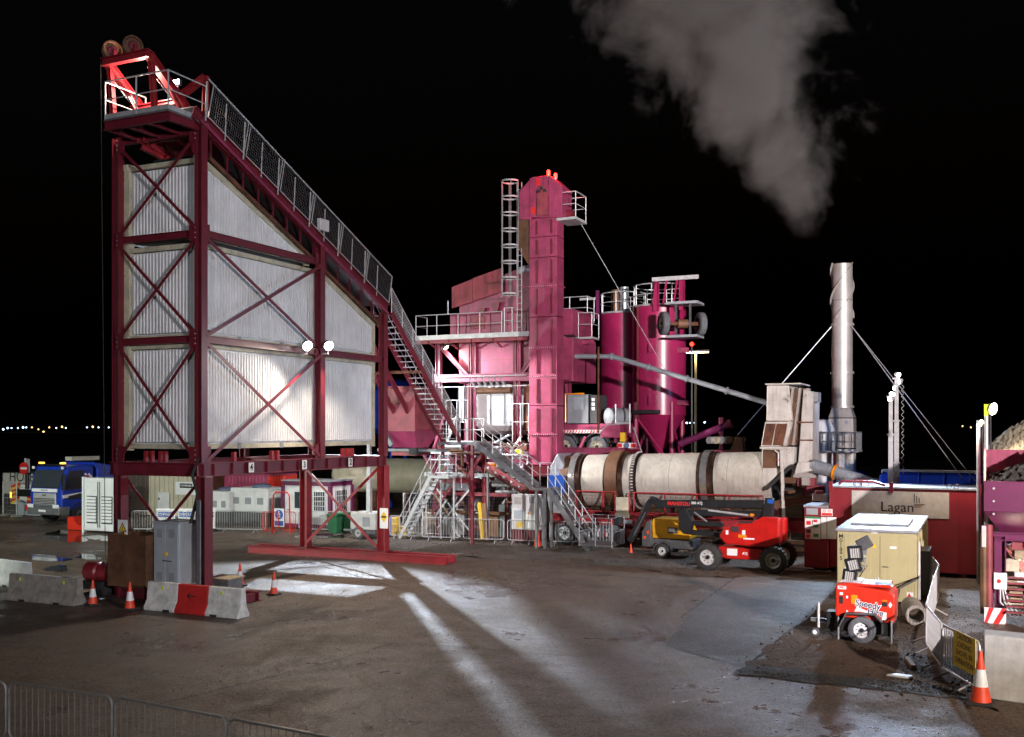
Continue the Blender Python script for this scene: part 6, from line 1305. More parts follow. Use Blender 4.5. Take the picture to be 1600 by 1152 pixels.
# ------------------------------------------------------------------ light masts
def mast_pole(t, px, yt, yb, y, r, m_='galv'):
    a_, b_ = FY(px, yb, y), FY(px, yt, y); MB().beam((a_.x, y, a_.z), (a_.x, y, b_.z), r*2, r*2).build('mast', m_, t); return b_
ms = []
for (px, yt, lamps, lbl) in ((1401, 590, ((1403, 586, .6), (1405, 596, -.5), (1399, 606, .2)), 'taller of the two bright white light masts behind the red tank'), (1392, 618, ((1394, 617, .5), (1391, 624, -.6)), 'shorter of the two bright white light masts behind the red tank')):
    y = 18.4 if px > 1395 else 18.0
    t = thing('light_mast', lbl, 'light mast', (FY(px, 700, y).x, y, 0), group='light masts behind the tank')
    a_ = FY(px, 700, y); zt = FY(px, yt, y).z; z = .6
    for k in range(4): h = .6+(zt-.6)*(k+1)/4; r_ = .115-.015*k; MB().beam((a_.x, y, z), (a_.x, y, h), r_*2, r_*2).build('mast_section', 'galv', t); MB().box((a_.x, y, h-.05), (.28, .28, .05)).build('mast_collar', 'galv', t); z = h
    cpts = [(a_.x+.22+.05*math.cos(k*1.3), y+.05*math.sin(k*1.3), 1.5+k*(zt-1.7)/110) for k in range(111)]
    MB().path(cpts, .012, 4).build('coiled_cable', 'galv', t)
    MB().bb(a_.x-.6, a_.x+.6, y-.4, y+1.2, .3, 1.2).build('trailer_body', 'yellow', t, bevel=.03)
    for xx in (a_.x-.7, a_.x+.7): wheel(t, (xx, y+.4, .3), .3, .18, (1 if xx > a_.x else -1, 0, 0), 'cone_white', 'rubber', False)
    for (lx_, ly_, sd) in lamps:
        q = FY(lx_, ly_, y); dirv = V(sd, -.55, -.25).normalized(); o_ = MB().lathe([(.05, -.16), (.10, -.08), (.11, .03)], q, dirv, 18).build('lamp_head', 'galv', t, smooth=True)
        MB().lathe([(.10, .032), (.08, .045), (.001, .055)], q, dirv, 18).build('lamp_lens', 'lamp_cool', o_, smooth=True); MB().tube((a_.x, y, min(q.z, zt)-.05), q-dirv*.15, .03, 6).build('lamp_arm', 'galv', o_)
    q = FY(px, yt, y); ms.append(V(a_.x, y, zt))
wlight('light_mast_beam', 'SPOT', ms[0]+V(-.2, -.35, .1), 2600, (.58, .76, 1), (12, 4, 0), 120, .5, .15)
wlight('light_mast_beam', 'SPOT', ms[0]+V(-.1, .35, .1), 260, (.30, .5, 1), (14, 26, 6), 110, .5, .15)
wlight('light_mast_beam', 'SPOT', ms[1]+V(.2, -.35, .1), 1500, (.58, .76, 1), (20, -4, 0), 110, .5, .15)
for (px, yt, lx_, ly_, y, lbl, pw) in ((1541, 632, 1551, 639, 10.6, 'light mast with round lamp above the gravel hopper', 380), (1529, 657, 1532, 661, 13.2, 'slim light mast with small lamp left of the gravel hopper', 520)):
    t = thing('light_mast', lbl, 'light mast', (FY(px, 700, y).x, y, 0), group='light masts at the feeder'); a_ = FY(px, yt, y)
    MB().tube((a_.x, y, 0), (a_.x, y, a_.z), .06, 8).build('mast', 'galv', t); MB().beam((a_.x+.12, y-.03, 1), (a_.x+.12, y-.03, a_.z-.05), .03, .05).build('cable_tray', 'black', t)
    q = FY(lx_, ly_, y); s_ = 1 if px == 1541 else .6; dirv = V(.75, -.55, -.2).normalized()
    o_ = MB().lathe([(.05*s_, -.2*s_), (.16*s_, -.1*s_), (.2*s_, .02)], q, dirv, 18).build('lamp_head', 'lamp_body', t, smooth=True); MB().lathe([(.185*s_, .022), (.15*s_, .05), (.001, .07)], q, dirv, 18).build('lamp_lens', 'lamp_warm', o_, smooth=True); MB().tube((a_.x, y, q.z-.15), q-dirv*.1, .03, 6).build('lamp_arm', 'galv', o_)
    if px == 1541: MB().bb(a_.x-.06, a_.x+.06, y-.08, y-.062, a_.z-.35, a_.z).build('mast_plate', 'lime', t)
    wlight('feeder_mast_beam', 'SPOT', q+(dirv if px == 1541 else V(-.9, -.4, -.2))*.2, pw, (1, .80, .62), (26, 6, 1) if px == 1541 else (20.3, 12.2, 0), 130, .6, .12)
# twin street lamp far behind
c_ = FD(1087, 690, 78); t = thing('street_lamp', 'twin headed street lamp behind the silos', 'street lamp', (c_.x, c_.y, 0)); zt = FD(1087, 548, 78).z
MB().tube((c_.x, c_.y, 0), (c_.x, c_.y, zt), .13, 8, .09).build('pole', 'cream', t, smooth=True)
for sx_, px in ((-1, 1080), (1, 1100)):
    e = FD(px, 549, 78); MB().tube((c_.x, c_.y, zt-.05), (e.x, c_.y, e.z), .05, 6).build('arm', 'galv', t); o_ = MB().box((e.x, c_.y, e.z), (.9, .4, .16)).build('lantern', 'galv', t, bevel=.03); MB().box((e.x, c_.y, e.z-.1), (.75, .32, .04)).build('lamp_lens', 'lamp_warm', o_)
wlight('street_lamp_light', 'POINT', (c_.x, c_.y, zt-.5), 900, (1, .7, .4), size=.2)
q = FD(1081, 540, 76); b_ = thing('beacon', 'single red beacon lamp above the twin street lamp', 'lamp', (q.x, q.y, 0)); MB().tube((q.x, q.y, 0), (q.x, q.y, q.z), .06, 6).build('lamp_pole', 'galv_dark', b_); MB().ball(q+V(0, 0, .1), .16, 12, 8).build('lamp_lens', 'lamp_red', b_, smooth=True)
# ------------------------------------------------------------------ blue tanker and blue lorry behind the tank
by = 23.0; t = thing('blue_tanker', 'long blue tanker trailer lying behind the red tank', 'tanker', (FY(1450, 750, by).x, by, 0))
xa, xb = FY(1372, 750, by).x, FY(1545, 750, by).x; zc = FY(1450, 739, by).z-.95
MB().lathe([(.3, 0), (.85, .08), (.95, .2), (.95, xb-xa-.2), (.85, xb-xa-.08), (.3, xb-xa)], (xa, by, zc), (1, 0, 0), 32).build('tank_shell', 'blue', t, smooth=True)
for k in range(4): x = xa+.7+k*(xb-xa-1.4)/3; MB().lathe([(.955, -.04), (.975, 0), (.955, .04)], (x, by, zc), (1, 0, 0), 32, False).build('tank_band', 'blue', t, smooth=True)
MB().ibeam((xa+.3, by, zc-1.05), (xb-.2, by, zc-1.05), .6, .3).build('chassis_beam', 'dark', t)
for x in (xb-1.0, xb-2.3): 
    for yy in (by-.9, by+.9): wheel(t, (x, yy, .5), .5, .3, (0, -1 if yy < by else 1, 0), 'cone_white', 'rubber', False)
for x in (xa+1.0,): MB().beam((x, by-.6, 0), (x, by-.6, zc-.9), .12, .12).build('landing_leg', 'dark', t)
MB().bb(xa-.5, xa-.05, by-.9, by+.5, zc-.2, zc+.55).build('pump_box', 'galv', t, bevel=.03); railing(t, [(xa+.2, by-.5, zc+.95), (xb-.5, by-.5, zc+.95)], .12, 2.5)
bl = thing('blue_lorry', 'blue lorry cab with red and white emblem behind the chimney foot', 'lorry', (FY(1333, 750, 25.5).x, 26.5, 0))
xa, xb = FY(1318, 750, 26.2).x, FY(1352, 750, 26.2).x; zt = FY(1330, 737, 26.2).z
MB().prism([(xa, .9), (xb, .9), (xb, zt-.3), (xb-.25, zt), (xa+.1, zt), (xa, zt-.2)], 'y', 26.2, 28.4).build('cab', 'blue', bl, bevel=.08, seg=3)
for k, (dx, dz, m_) in enumerate(((0, 0, 'print_white'), (.12, .08, 'print_red'), (-.14, .07, 'print_white'), (.1, -.09, 'print_white'), (-.08, -.07, 'print_red'), (.22, .0, 'print_red'))): q = FY(1330, 747, 26.2); MB().plate([(q.x+dx-.1, 26.19, q.z+dz-.03), (q.x+dx+.1, 26.19, q.z+dz-.05), (q.x+dx+.08, 26.19, q.z+dz+.05)], (0, -1, 0), .01).build('emblem_piece', m_, bl)
for x in (xa+.3, xb+1.5): wheel(bl, (x, 26.4, .5), .5, .3, (0, -1, 0), 'cone_white', 'rubber', False)
MB().bb(xb+.1, xb+2.6, 26.3, 28.3, .8, 1.2).build('chassis', 'dark', bl)
# ------------------------------------------------------------------ boom lift
q = G(1156, 894); MX, MY = 13.65, 12.65
ml = thing('boom_lift', 'red and black articulated boom lift with big treaded wheels', 'boom lift', (MX, MY, 0))
def mx_(px, y=MY): return FY(px, 850, y).x
def mz(py, px=1150, y=MY): return FY(px, py, y).z
for px in (1106, 1208):
    for y, yo in ((MY, -1), (MY+1.85, 1)): wheel(ml, (mx_(px), y+.12, .49), .49, .36, (0, yo, 0), 'grey_gen', 'rubber', True, 32, 'black', tread=True)
    MB().beam((mx_(px), MY+.3, .5), (mx_(px), MY+1.75, .5), .22, .22).build('axle', 'aerial_red', ml)
MB().prism([(mx_(1118), .55), (mx_(1130), .42), (mx_(1186), .42), (mx_(1198), .55), (mx_(1198), .85), (mx_(1118), .85)], 'y', MY+.42, MY+1.65).build('chassis', 'aerial_red', ml, bevel=.03)
MB().bb(mx_(1132), mx_(1148), MY+.395, MY+.417, .55, .80).build('capacity_plate', 'print_white', ml)
zt0, zt1 = .90, 1.98; yt = MY+.25
tp = MB().prism([(mx_(1122, yt), 1.25), (mx_(1132, yt), .98), (mx_(1175, yt), zt0), (mx_(1205, yt), zt0), (mx_(1219, yt), 1.1), (mx_(1218, yt), zt1), (mx_(1190, yt), zt1+.02), (mx_(1172, yt), 1.78), (mx_(1150, yt), 1.72), (mx_(1130, yt), 1.55)], 'y', yt, yt+.62).build('turret_cover', 'aerial_red', ml, bevel=.09, seg=4)
tp2 = MB().prism([(mx_(1128, yt), 1.15), (mx_(1185, yt), zt0), (mx_(1219, yt), 1.05), (mx_(1219, yt), zt1-.05), (mx_(1150, yt), 1.65)], 'y', yt+1.0, yt+1.6).build('turret_cover', 'aerial_red', ml, bevel=.09, seg=4)
MB().lathe([(.55, 0), (.55, .14)], (mx_(1160), MY+1.05, .86), n=24).build('slew_ring', 'black', ml); MB().bb(mx_(1135), mx_(1215), yt+.1, yt+1.5, .98, 1.06).build('turret_base', 'black', ml)
q = FY(1148, 827, yt); MB().box((q.x, yt-.01, q.z), (.3, .03, .22)).build('window', 'glass', tp, bevel=.03)
for px, py, m_, w_, h_ in ((1136, 832, 'print_white', .1, .16), (1162, 833, 'print_white', .12, .2), (1160, 838, 'amber', .3, .12), (1165, 816, 'print_black', .5, .07), (1170, 842, 'print_white', .4, .06)): q = FY(px, py, yt); MB().bb(q.x-w_/2, q.x+w_/2, yt-.012, yt-.003, q.z-h_/2, q.z+h_/2).build('sticker', m_, tp)
text('ATJ', .12, 'print_white', ml, (mx_(1160), MY+.412, .64), bold=.03)
yb = MY+.95
def arm(p, q, w_, h, nm='boom_arm', m_='black'): return MB().beam(p, q, w_, h).build(nm, m_, ml, bevel=.02)
def bp(px, py): return FY(px, py, yb)
ua = arm(bp(1024, 787), bp(1208, 788), .26, .30); text('MANITOU', .19, 'print_red', ua, (FY(1062, 787, yb).x, yb-.134, bp(1062, 787).z), bold=.03, ex=.001); text('200 ATJ', .13, 'print_white', ua, (FY(1090, 786, yb).x, yb-.134, bp(1090, 786).z), bold=.02, ex=.001)
arm(bp(1066, 801), bp(1196, 803), .24, .22); arm(bp(1082, 817), bp(1130, 820), .2, .18); arm(bp(1072, 831), bp(1128, 836), .22, .18)
MB().prism([(bp(1190, 781).x, bp(1190, 812).z), (bp(1208, 781).x, bp(1208, 812).z), (bp(1209, 781).x, bp(1209, 779).z), (bp(1196, 781).x, bp(1196, 778).z)], 'y', yb-.2, yb+.2).build('boom_knuckle', 'black', ml, bevel=.03)
MB().prism([(bp(1062, 796).x, bp(1062, 796).z), (bp(1074, 794).x, bp(1074, 794).z), (bp(1084, 815).x, bp(1084, 815).z), (bp(1080, 832).x, bp(1080, 832).z), (bp(1070, 834).x, bp(1070, 834).z), (bp(1063, 825).x, bp(1063, 825).z)], 'y', yb-.22, yb+.22).build('linkage_plate', 'black', ml, bevel=.03)
MB().tube(bp(1108, 797)+V(0, -.15, 0), bp(1178, 806)+V(0, -.15, 0), .045, 10).build('hydraulic_ram', 'galv', ml, smooth=True); MB().tube(bp(1086, 800)+V(0, -.14, 0), bp(1106, 815)+V(0, -.14, 0), .04, 8).build('hydraulic_ram', 'galv_dark', ml, smooth=True); MB().bb(bp(1206, 782).x-.12, bp(1206, 782).x+.1, yb-.23, yb-.205, bp(1206, 786).z, bp(1206, 780).z).build('maker_plate', 'sign_blue', ml)
MB().box(bp(1177, 804)+V(0, -.25, 0), (.16, .1, .1)).build('amber_lamp', 'amber', ml, bevel=.02)
arm(bp(1030, 786), bp(1016, 780), .2, .28); arm(bp(1017, 782), bp(984, 846), .2, .22, 'jib_arm'); MB().tube(bp(1010, 800)+V(0, -.14, 0), bp(992, 836)+V(0, -.14, 0), .035, 8).build('hydraulic_ram', 'comp_grey', ml, smooth=True); MB().path([bp(1026, 786)+V(0, -.1, .1), bp(1019, 775)+V(0, -.1, .0), bp(1010, 786)+V(0, -.1, 0), bp(1000, 812)+V(0, -.15, 0)], .02, 6).build('hose_loop', 'rubber', ml, smooth=True)
# basket
bz0, bz1 = bp(960, 852).z, bp(960, 812).z; xa, xb = bp(953, 830).x, bp(981, 830).x; ya_, yb_ = yb-.75, yb+.75
MB().bb(xa-1.0, xb-.4, ya_, yb_, bz0, bz0+.06).build('basket_floor', 'comp_grey', ml)
cx0, cx1 = xa-1.0, xb-.4
for z in (bz0+.55, bz0+1.1): MB().path([(cx0, ya_, z), (cx1, ya_, z), (cx1, yb_, z), (cx0, yb_, z)], .022, 6, True).build('basket_rail', 'galv_dark', ml)
for x, y in ((cx0, ya_), (cx1, ya_), (cx1, yb_), (cx0, yb_), ((cx0+cx1)/2, ya_), ((cx0+cx1)/2, yb_)): MB().tube((x, y, bz0), (x, y, bz0+1.1), .02, 6).build('basket_post', 'galv_dark', ml)
MB().box((cx1+.02, yb, bz0+.95), (.25, .5, .3)).build('control_console', 'black', ml, bevel=.03); MB().box((cx1+.1, yb, bz0+.3), (.2, .4, .5)).build('basket_mount', 'black', ml, bevel=.03)
# ------------------------------------------------------------------ yellow towable compressor
CYc = 15.4; cp = thing('towable_compressor', 'yellow and dark grey towable compressor behind the boom lift', 'compressor', (10, CYc, 0))
def cx2(px): return FY(px, 850, CYc).x
def cz2(py): return FY(1040, py, CYc).z
body = MB().prism([(cx2(1019), cz2(842)), (cx2(1078), cz2(842)), (cx2(1078), cz2(835)), (cx2(1072), cz2(822)), (cx2(1066), cz2(811)), (cx2(1020), cz2(811)), (cx2(1018), cz2(818))], 'y', CYc, CYc+1.3).build('canopy', 'yellow', cp, bevel=.05, seg=3)
MB().prism([(cx2(1002), cz2(856)), (cx2(1082), cz2(858)), (cx2(1083), cz2(843)), (cx2(1018), cz2(842.5)), (cx2(1018), cz2(812)), (cx2(1009), cz2(818)), (cx2(1002), cz2(835))], 'y', CYc+.03, CYc+1.27).build('lower_body', 'comp_grey', cp, bevel=.05, seg=2)
q = FY(1051, 829, CYc); lb_ = MB().bb(q.x-.2, q.x+.2, CYc-.012, CYc-.003, q.z-.12, q.z+.12).build('maker_plate', 'comp_grey', body); MB().bb(q.x-.16, q.x+.08, CYc-.018, CYc-.013, q.z-.06, q.z+.07).build('maker_label', 'print_white', lb_)
wheel(cp, (cx2(1036), CYc-.02, .30), .30, .2, (0, -1, 0), 'grey_gen', 'rubber'); wheel(cp, (cx2(1036), CYc+1.32, .30), .30, .2, (0, 1, 0), 'grey_gen', 'rubber', False)
w_ = MB(); c_ = V(cx2(1036), CYc-.03, .3)
for k in range(6): t0, t1 = math.radians(k*30), math.radians(k*30+30); w_.beam(c_+V(.38*math.cos(t0), 0, .38*math.sin(t0)), c_+V(.38*math.cos(t1), 0, .38*math.sin(t1)), .26, .03, V(math.cos(t0), 0, math.sin(t0)))
w_.build('mudguard', 'comp_grey', cp)
for px, py in ((1012, 832), (1007, 840)): q = FY(px, py, CYc); MB().box((q.x, CYc+.015, q.z), (.1, .03, .1)).build('marker_lamp', 'cone_orange', cp)
MB().beam((cx2(1082), CYc+.65, .5), (cx2(1100), CYc+.65, .45), .08, .08).build('drawbar', 'galv_dark', cp)
# ------------------------------------------------------------------ concrete barriers, left foreground
def jersey(p, q, label, secs, h=.80, m_='concrete', group='concrete barriers', refl=True):
    p, q = Vector(p), Vector(q); L_ = (q-p).length; yaw = math.atan2(q.y-p.y, q.x-p.x)
    t = thing('concrete_barrier', label, 'barrier', ((p.x+q.x)/2, (p.y+q.y)/2, 0), yaw, group, site=False)
    prof = [(-.25, 0), (.25, 0), (.25, .09), (.13, .30), (.085, h), (-.085, h), (-.13, .30), (-.25, .09)]; x = -L_/2
    for fr_, mm in secs: MB().prism([(y*1.0, z) for y, z in prof], 'x', x, x+L_*fr_-.002).build('barrier_section', mm, t, bevel=.025, seg=2); x += L_*fr_
    if refl:
        for x in (-L_*.33, L_*.30): MB().bb(x-.03, x+.03, -.118, -.098, h-.2, h-.1).build('reflector', 'lime', t)
    for x in (-L_*.25, L_*.25): MB().bb(x-.12, x+.12, -.262, -.252, 0, .07).build('lifting_slot', 'dark', t)
    return t
j = jersey(G(234, 951), G(381, 966), 'concrete barrier painted white with a red middle section', ((.335, 'barrier_white'), (.325, 'barrier_red'), (.34, 'barrier_white')))
MB().beam((-.18, -.135, .50), (.12, -.128, .50), .03, .004, (0, 1, 0)).build('arrow_mark', 'print_black', j); MB().beam((-.18, -.135, .50), (-.08, -.122, .58), .03, .004, (0, 1, 0)).build('arrow_mark', 'print_black', j); MB().beam((-.18, -.135, .50), (-.08, -.145, .42), .03, .004, (0, 1, 0)).build('arrow_mark', 'print_black', j)
jersey(G(18, 936), G(126, 946), 'plain grey concrete barrier at the left with two yellow reflectors', ((1, 'concrete'),))
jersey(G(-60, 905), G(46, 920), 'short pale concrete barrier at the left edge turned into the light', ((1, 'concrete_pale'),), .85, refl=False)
# ------------------------------------------------------------------ equipment at the tower foot
y = -.75; t = thing('control_cabinet', 'grey two door electrical cabinet at the foot of the tower', 'cabinet', (-1.2, -.4, .3))
xa, xb = FY(240, 850, y).x, FY(279, 850, y).x; xc = FY(306, 850, y+.1).x; za, zb_ = FY(260, 914, y).z, FY(260, 818, y).z
MB().bb(xa, xb+.02, y, y+1.0, za, zb_).build('cabinet_body', 'grey_cab', t, bevel=.015); MB().prism([(xa-.03, zb_+.003), (xb+.05, zb_+.003), (xb+.05, zb_+.05), (xa-.03, zb_+.05)], 'y', y-.05, y+1.05).build('roof_plate', 'grey_cab', t)
xm = (xa+xb)/2
for a_, b_ in ((xa+.03, xm-.008), (xm+.008, xb-.01)):
    d_ = MB().bb(a_, b_, y-.022, y-.003, za+.04, zb_-.04).build('door', 'grey_cab', t, bevel=.008)
    for z in (za+.25, zb_-.3):
        v_ = MB().bb((a_+b_)/2-.11, (a_+b_)/2+.11, y-.03, y-.023, z-.13, z+.13).build('vent', 'vent_grey', d_)
MB().tube((xm+.05, y-.03, (za+zb_)/2), (xm+.05, y-.06, (za+zb_)/2), .06, 12).build('isolator_switch', 'sign_yellow', t); MB().beam((xm-.1, y-.04, (za+zb_)/2-.2), (xm+.25, y-.04, (za+zb_)/2-.2), .02, .03).build('lock_bar', 'comp_grey', t); MB().bb(xc-.16, xc-.03, y+.3, y+.36, .3, zb_+.7).build('cable_tray', 'galv_dark', t)
for x in (xa+.1, xb-.1): MB().beam((x, y+.5, .0), (x, y+.5, za), .1, .8).build('foot', 'maroon', t)
MB().path([(xb+.15, y+.35, zb_), (xb+.2, -.15, 3.2), (xb+.12, -.3, 3.8), (xb+.15, -.05, 4.3)], .05, 8).build('cable', 'rubber', t, smooth=True)
y = -1.0; t = thing('counterweight_tank', 'rust brown open steel tank at the foot of the tower', 'tank', (-3, -.6, .1))
xa, xb = FY(168, 870, y).x, FY(228, 870, y).x; za, zb_ = FY(200, 918, y).z, FY(200, 836, y).z; yb_ = y+1.0
for a in ((xa, xb, y, y+.04), (xa, xb, yb_-.04, yb_), (xa, xa+.04, y+.042, yb_-.042), (xb-.04, xb, y+.042, yb_-.042)): MB().bb(*a, za, zb_).build('tank_wall', 'rust_brown', t, bevel=.006)
MB().bb(xa+.05, xb-.05, y+.05, yb_-.05, za, zb_-.35).build('ballast', 'dark', t); MB().bb(xa-.02, xb+.02, y-.02, y-.003, (za+zb_)/2-.02, (za+zb_)/2+.02).build('rib', 'rust_brown', t); MB().bb(xa+.2, xb-.2, y+.2, yb_-.2, 0, za).build('foot', 'maroon', t)
t = thing('winch_motor', 'round red winch motor left of the rusty tank', 'motor', tuple(FY(148, 895, -.7).xy)+(.1,))
q = FY(146, 893, -.7); MB().lathe([(.1, -.05), (.25, 0), (.3, .05), (.3, .45), (.24, .5), (.24, .55), (.3, .6), (.3, .85)], q+V(-.25, 0, 0), (1, .1, 0), 24).build('motor_body', 'tank_red', t, smooth=True); MB().bb(q.x-.2, q.x+.6, -.95, -.45, 0.02, q.z-.28).build('motor_stand', 'dark', t)
single(MB().bb(q.x-.6, q.x+.3, -1.6, -1.1, .16, .24), 'plank_stack', 'pallet_wood', 'pale plank lying under the red winch motor', 'plank', (q.x, -1.3, .16), bevel=.01)
q = G(342, 928); t = thing('timber_top_box', 'low grey box with timber lid right of the tower leg', 'box', tuple(q)); MB().bb(q.x-.45, q.x+.35, q.y, q.y+.7, .05, .45).build('box_body', 'galv_dark', t); MB().bb(q.x-.52, q.x+.42, q.y-.06, q.y+.76, .452, .5).build('lid', 'pallet_wood', t, bevel=.01)
def sign(px, py, y, w_, h, label, kind):
    q = FY(px, py, y); t = thing('warning_sign', label, 'sign', (q.x, y, q.z-h/2)); MB().bb(q.x-w_/2, q.x+w_/2, y-.012, y, q.z-h/2, q.z+h/2).build('sign_panel', 'print_white', t)
    if kind == 'tri':
        MB().prism([(q.x-.17, q.z-.06), (q.x+.17, q.z-.06), (q.x, q.z+.24)], 'y', y-.018, y-.013).build('triangle_border', 'print_black', t); MB().prism([(q.x-.125, q.z-.03), (q.x+.125, q.z-.03), (q.x, q.z+.19)], 'y', y-.023, y-.019).build('triangle', 'sign_yellow', t)
        text('!', .16, 'print_black', t, (q.x, y-.025, q.z+.04), bold=.02, ex=.001); MB().bb(q.x-w_*.42, q.x+w_*.42, y-.018, y-.013, q.z-.28, q.z-.12).build('text_band', 'sign_yellow', t)
    else:
        MB().prism([(q.x-.16, q.z+.05), (q.x, q.z-.17), (q.x+.16, q.z+.05), (q.x, q.z+.27)], 'y', y-.018, y-.013).build('diamond', 'sign_yellow', t); MB().bb(q.x-.1, q.x+.1, y-.024, y-.019, q.z+.02, q.z+.09).build('symbol', 'print_black', t)
sign(192, 828, -.35, .40, .62, 'white warning sign with yellow triangle on the left tower leg', 'tri'); sign(600, 810, LY-.25, .38, .80, 'white sign with yellow diamond on the right tower leg', 'dia')
for a_, b_, k in ((6.5, 7.4, 0), (9.6, 10.3, 1)):
    s_ = MB().bb(XB-.3, XB-.05, -.02, .0, a_+2.0*k, a_+.9+2*k)
# ------------------------------------------------------------------ blue tipper lorry, left
TX0, TX1, TF = -25.6, -23.2, 15.2
lo = thing('tipper_lorry', 'blue tipper lorry with chrome grille parked at the left behind the white container', 'lorry', (-24.4, 18, 0))
cab = MB().prism([(TF+.05, .75), (TF+2.25, .75), (TF+2.25, 3.1), (TF+1.9, 3.22), (TF+.45, 3.15), (TF+.08, 2.0)], 'x', TX0, TX1).build('cab', 'blue', lo, bevel=.09, seg=3)
MB().plate([(TX0+.15, TF+.06, 2.02), (TX1-.15, TF+.06, 2.02), (TX1-.2, TF+.36, 2.95), (TX0+.2, TF+.36, 2.95)], (0, -.95, .3), .03).build('windscreen', 'glass', cab); MB().plate([(TX0+.15, TF+.065, 1.99), (TX1-.15, TF+.065, 1.99), (TX1-.2, TF+.37, 2.96), (TX0+.2, TF+.37, 2.96)], (0, -.95, .3), .008).build('windscreen_surround', 'black', cab)
MB().plate([(TX1, TF+.35, 1.95), (TX1, TF+1.5, 1.95), (TX1, TF+1.5, 2.85), (TX1, TF+.6, 2.85)], (1, 0, 0), .02).build('side_window', 'glass', cab); MB().plate([(TX1-.002, TF+.3, 1.9), (TX1-.002, TF+1.55, 1.9), (TX1-.002, TF+1.55, 2.9), (TX1-.002, TF+.57, 2.9)], (1, 0, 0), .012).build('window_surround', 'black', cab)
MB().bb(TX0+.25, TX1-.25, TF-.02, TF+.045, 1.78, 1.96).build('name_panel', 'print_white', lo); text('HEDGES', .13, 'tarp', lo, ((TX0+TX1)/2, TF-.024, 1.87), bold=.01, ex=.001, sx=1.1)
gr = MB().bb(TX0+.35, TX1-.35, TF-.03, TF+.045, 1.02, 1.72).build('grille', 'galv', lo, bevel=.03)
for k in range(5): MB().bb(TX0+.42, TX1-.42, TF-.045, TF-.032, 1.06+k*.085, 1.10+k*.085).build('grille_slat', 'black', gr)
text('DAF', .15, 'print_black', gr, ((TX0+TX1)/2, TF-.036, 1.6), bold=.03, ex=.001)
MB().prism([(TF-.12, .55), (TF+.6, .55), (TF+.6, 1.0), (TF-.05, 1.0), (TF-.15, .85)], 'x', TX0-.02, TX1+.02).build('bumper', 'galv_dark', lo, bevel=.05, seg=2)
for x in (TX0+.25, TX1-.25): MB().bb(x-.22, x+.22, TF-.14, TF-.05, .92, 1.12).build('headlamp', 'cone_white', lo, bevel=.03)
MB().bb((TX0+TX1)/2-.26, (TX0+TX1)/2+.26, TF-.17, TF-.152, .72, .83).build('number_plate', 'print_white', lo)
MB().plate([(TX1+.003, TF+.15, 1.45), (TX1+.003, TF+2.2, 1.62), (TX1+.003, TF+2.2, 1.80), (TX1+.003, TF+.1, 1.62)], (1, 0, 0), .01).build('side_stripe', 'print_white', cab); MB().plate([(TX1+.016, TF+.5, 1.35), (TX1+.016, TF+1.4, 1.42), (TX1+.016, TF+1.4, 1.68), (TX1+.016, TF+.5, 1.56)], (1, 0, 0), .01).build('door_panel', 'black', cab)
for k, (dy, dz, m_) in enumerate(((0, 0, 'print_red'), (.12, .08, 'print_white'), (-.12, .1, 'print_white'), (.1, -.1, 'print_red'), (.22, -.02, 'print_white'))): MB().plate([(TX1+.004, TF+1.8+dy-.12, 2.6+dz-.04), (TX1+.004, TF+1.8+dy+.12, 2.6+dz-.06), (TX1+.004, TF+1.8+dy, 2.6+dz+.08)], (1, 0, 0), .008).build('flag_piece', m_, cab)
MB().bb(TX0+.2, TX1-.2, TF+.35, TF+.55, 3.17, 3.28).build('sun_visor', 'black', lo, bevel=.03)
for x in (TX0+.4, TX1-.4): MB().box((x, TF+.5, 3.33), (.3, .14, .08)).build('beacon_bar', 'lamp_amber', lo)
for x in (TX0+.1, TX1-.1): MB().box((x, TF+.22, 3.08), (.14, .08, .14)).build('roof_lamp', 'cone_white', lo)
MB().beam((TX1+.18, TF+.05, 1.9), (TX1+.18, TF+.05, 2.75), .16, .22).build('mirror', 'black', lo, bevel=.03); MB().beam((TX0-.18, TF+.05, 1.9), (TX0-.18, TF+.05, 2.75), .16, .22).build('mirror', 'black', lo, bevel=.03)
for yy in (TF+1.35, TF+3.35):
    for x, o_ in ((TX1-.15, 1), (TX0+.15, -1)): wheel(lo, (x, yy, .53), .53, .32, (o_, 0, 0), 'galv_dark', 'rubber')
w_ = MB()
for k in range(6): t0, t1 = math.radians(k*30), math.radians(k*30+30); c_ = V(TX1-.12, TF+1.35, .55); w_.beam(c_+V(0, .66*math.cos(t0), .66*math.sin(t0)), c_+V(0, .66*math.cos(t1), .66*math.sin(t1)), .4, .05, V(0, math.cos(t0), math.sin(t0)))
w_.build('wheel_arch', 'black', lo)
MB().prism([(TF+2.45, 1.2), (TF+3.9, 1.2), (TF+3.9, 3.1), (TF+2.2, 3.35), (TF+2.2, 3.25), (TF+2.45, 3.0)], 'x', TX0-.05, TX1+.05).build('tipper_body', 'blue', lo, bevel=.05); MB().bb(TX0+.4, TX1-.4, TF+2, TF+3.95, .8, 1.15).build('chassis', 'dark', lo)
MB().beam((TX0+.3, TF+2.4, 3.5), (TX0+.3, TF+4.4, 3.5), .5, .22).build('sheet_cover', 'wall_off', lo)
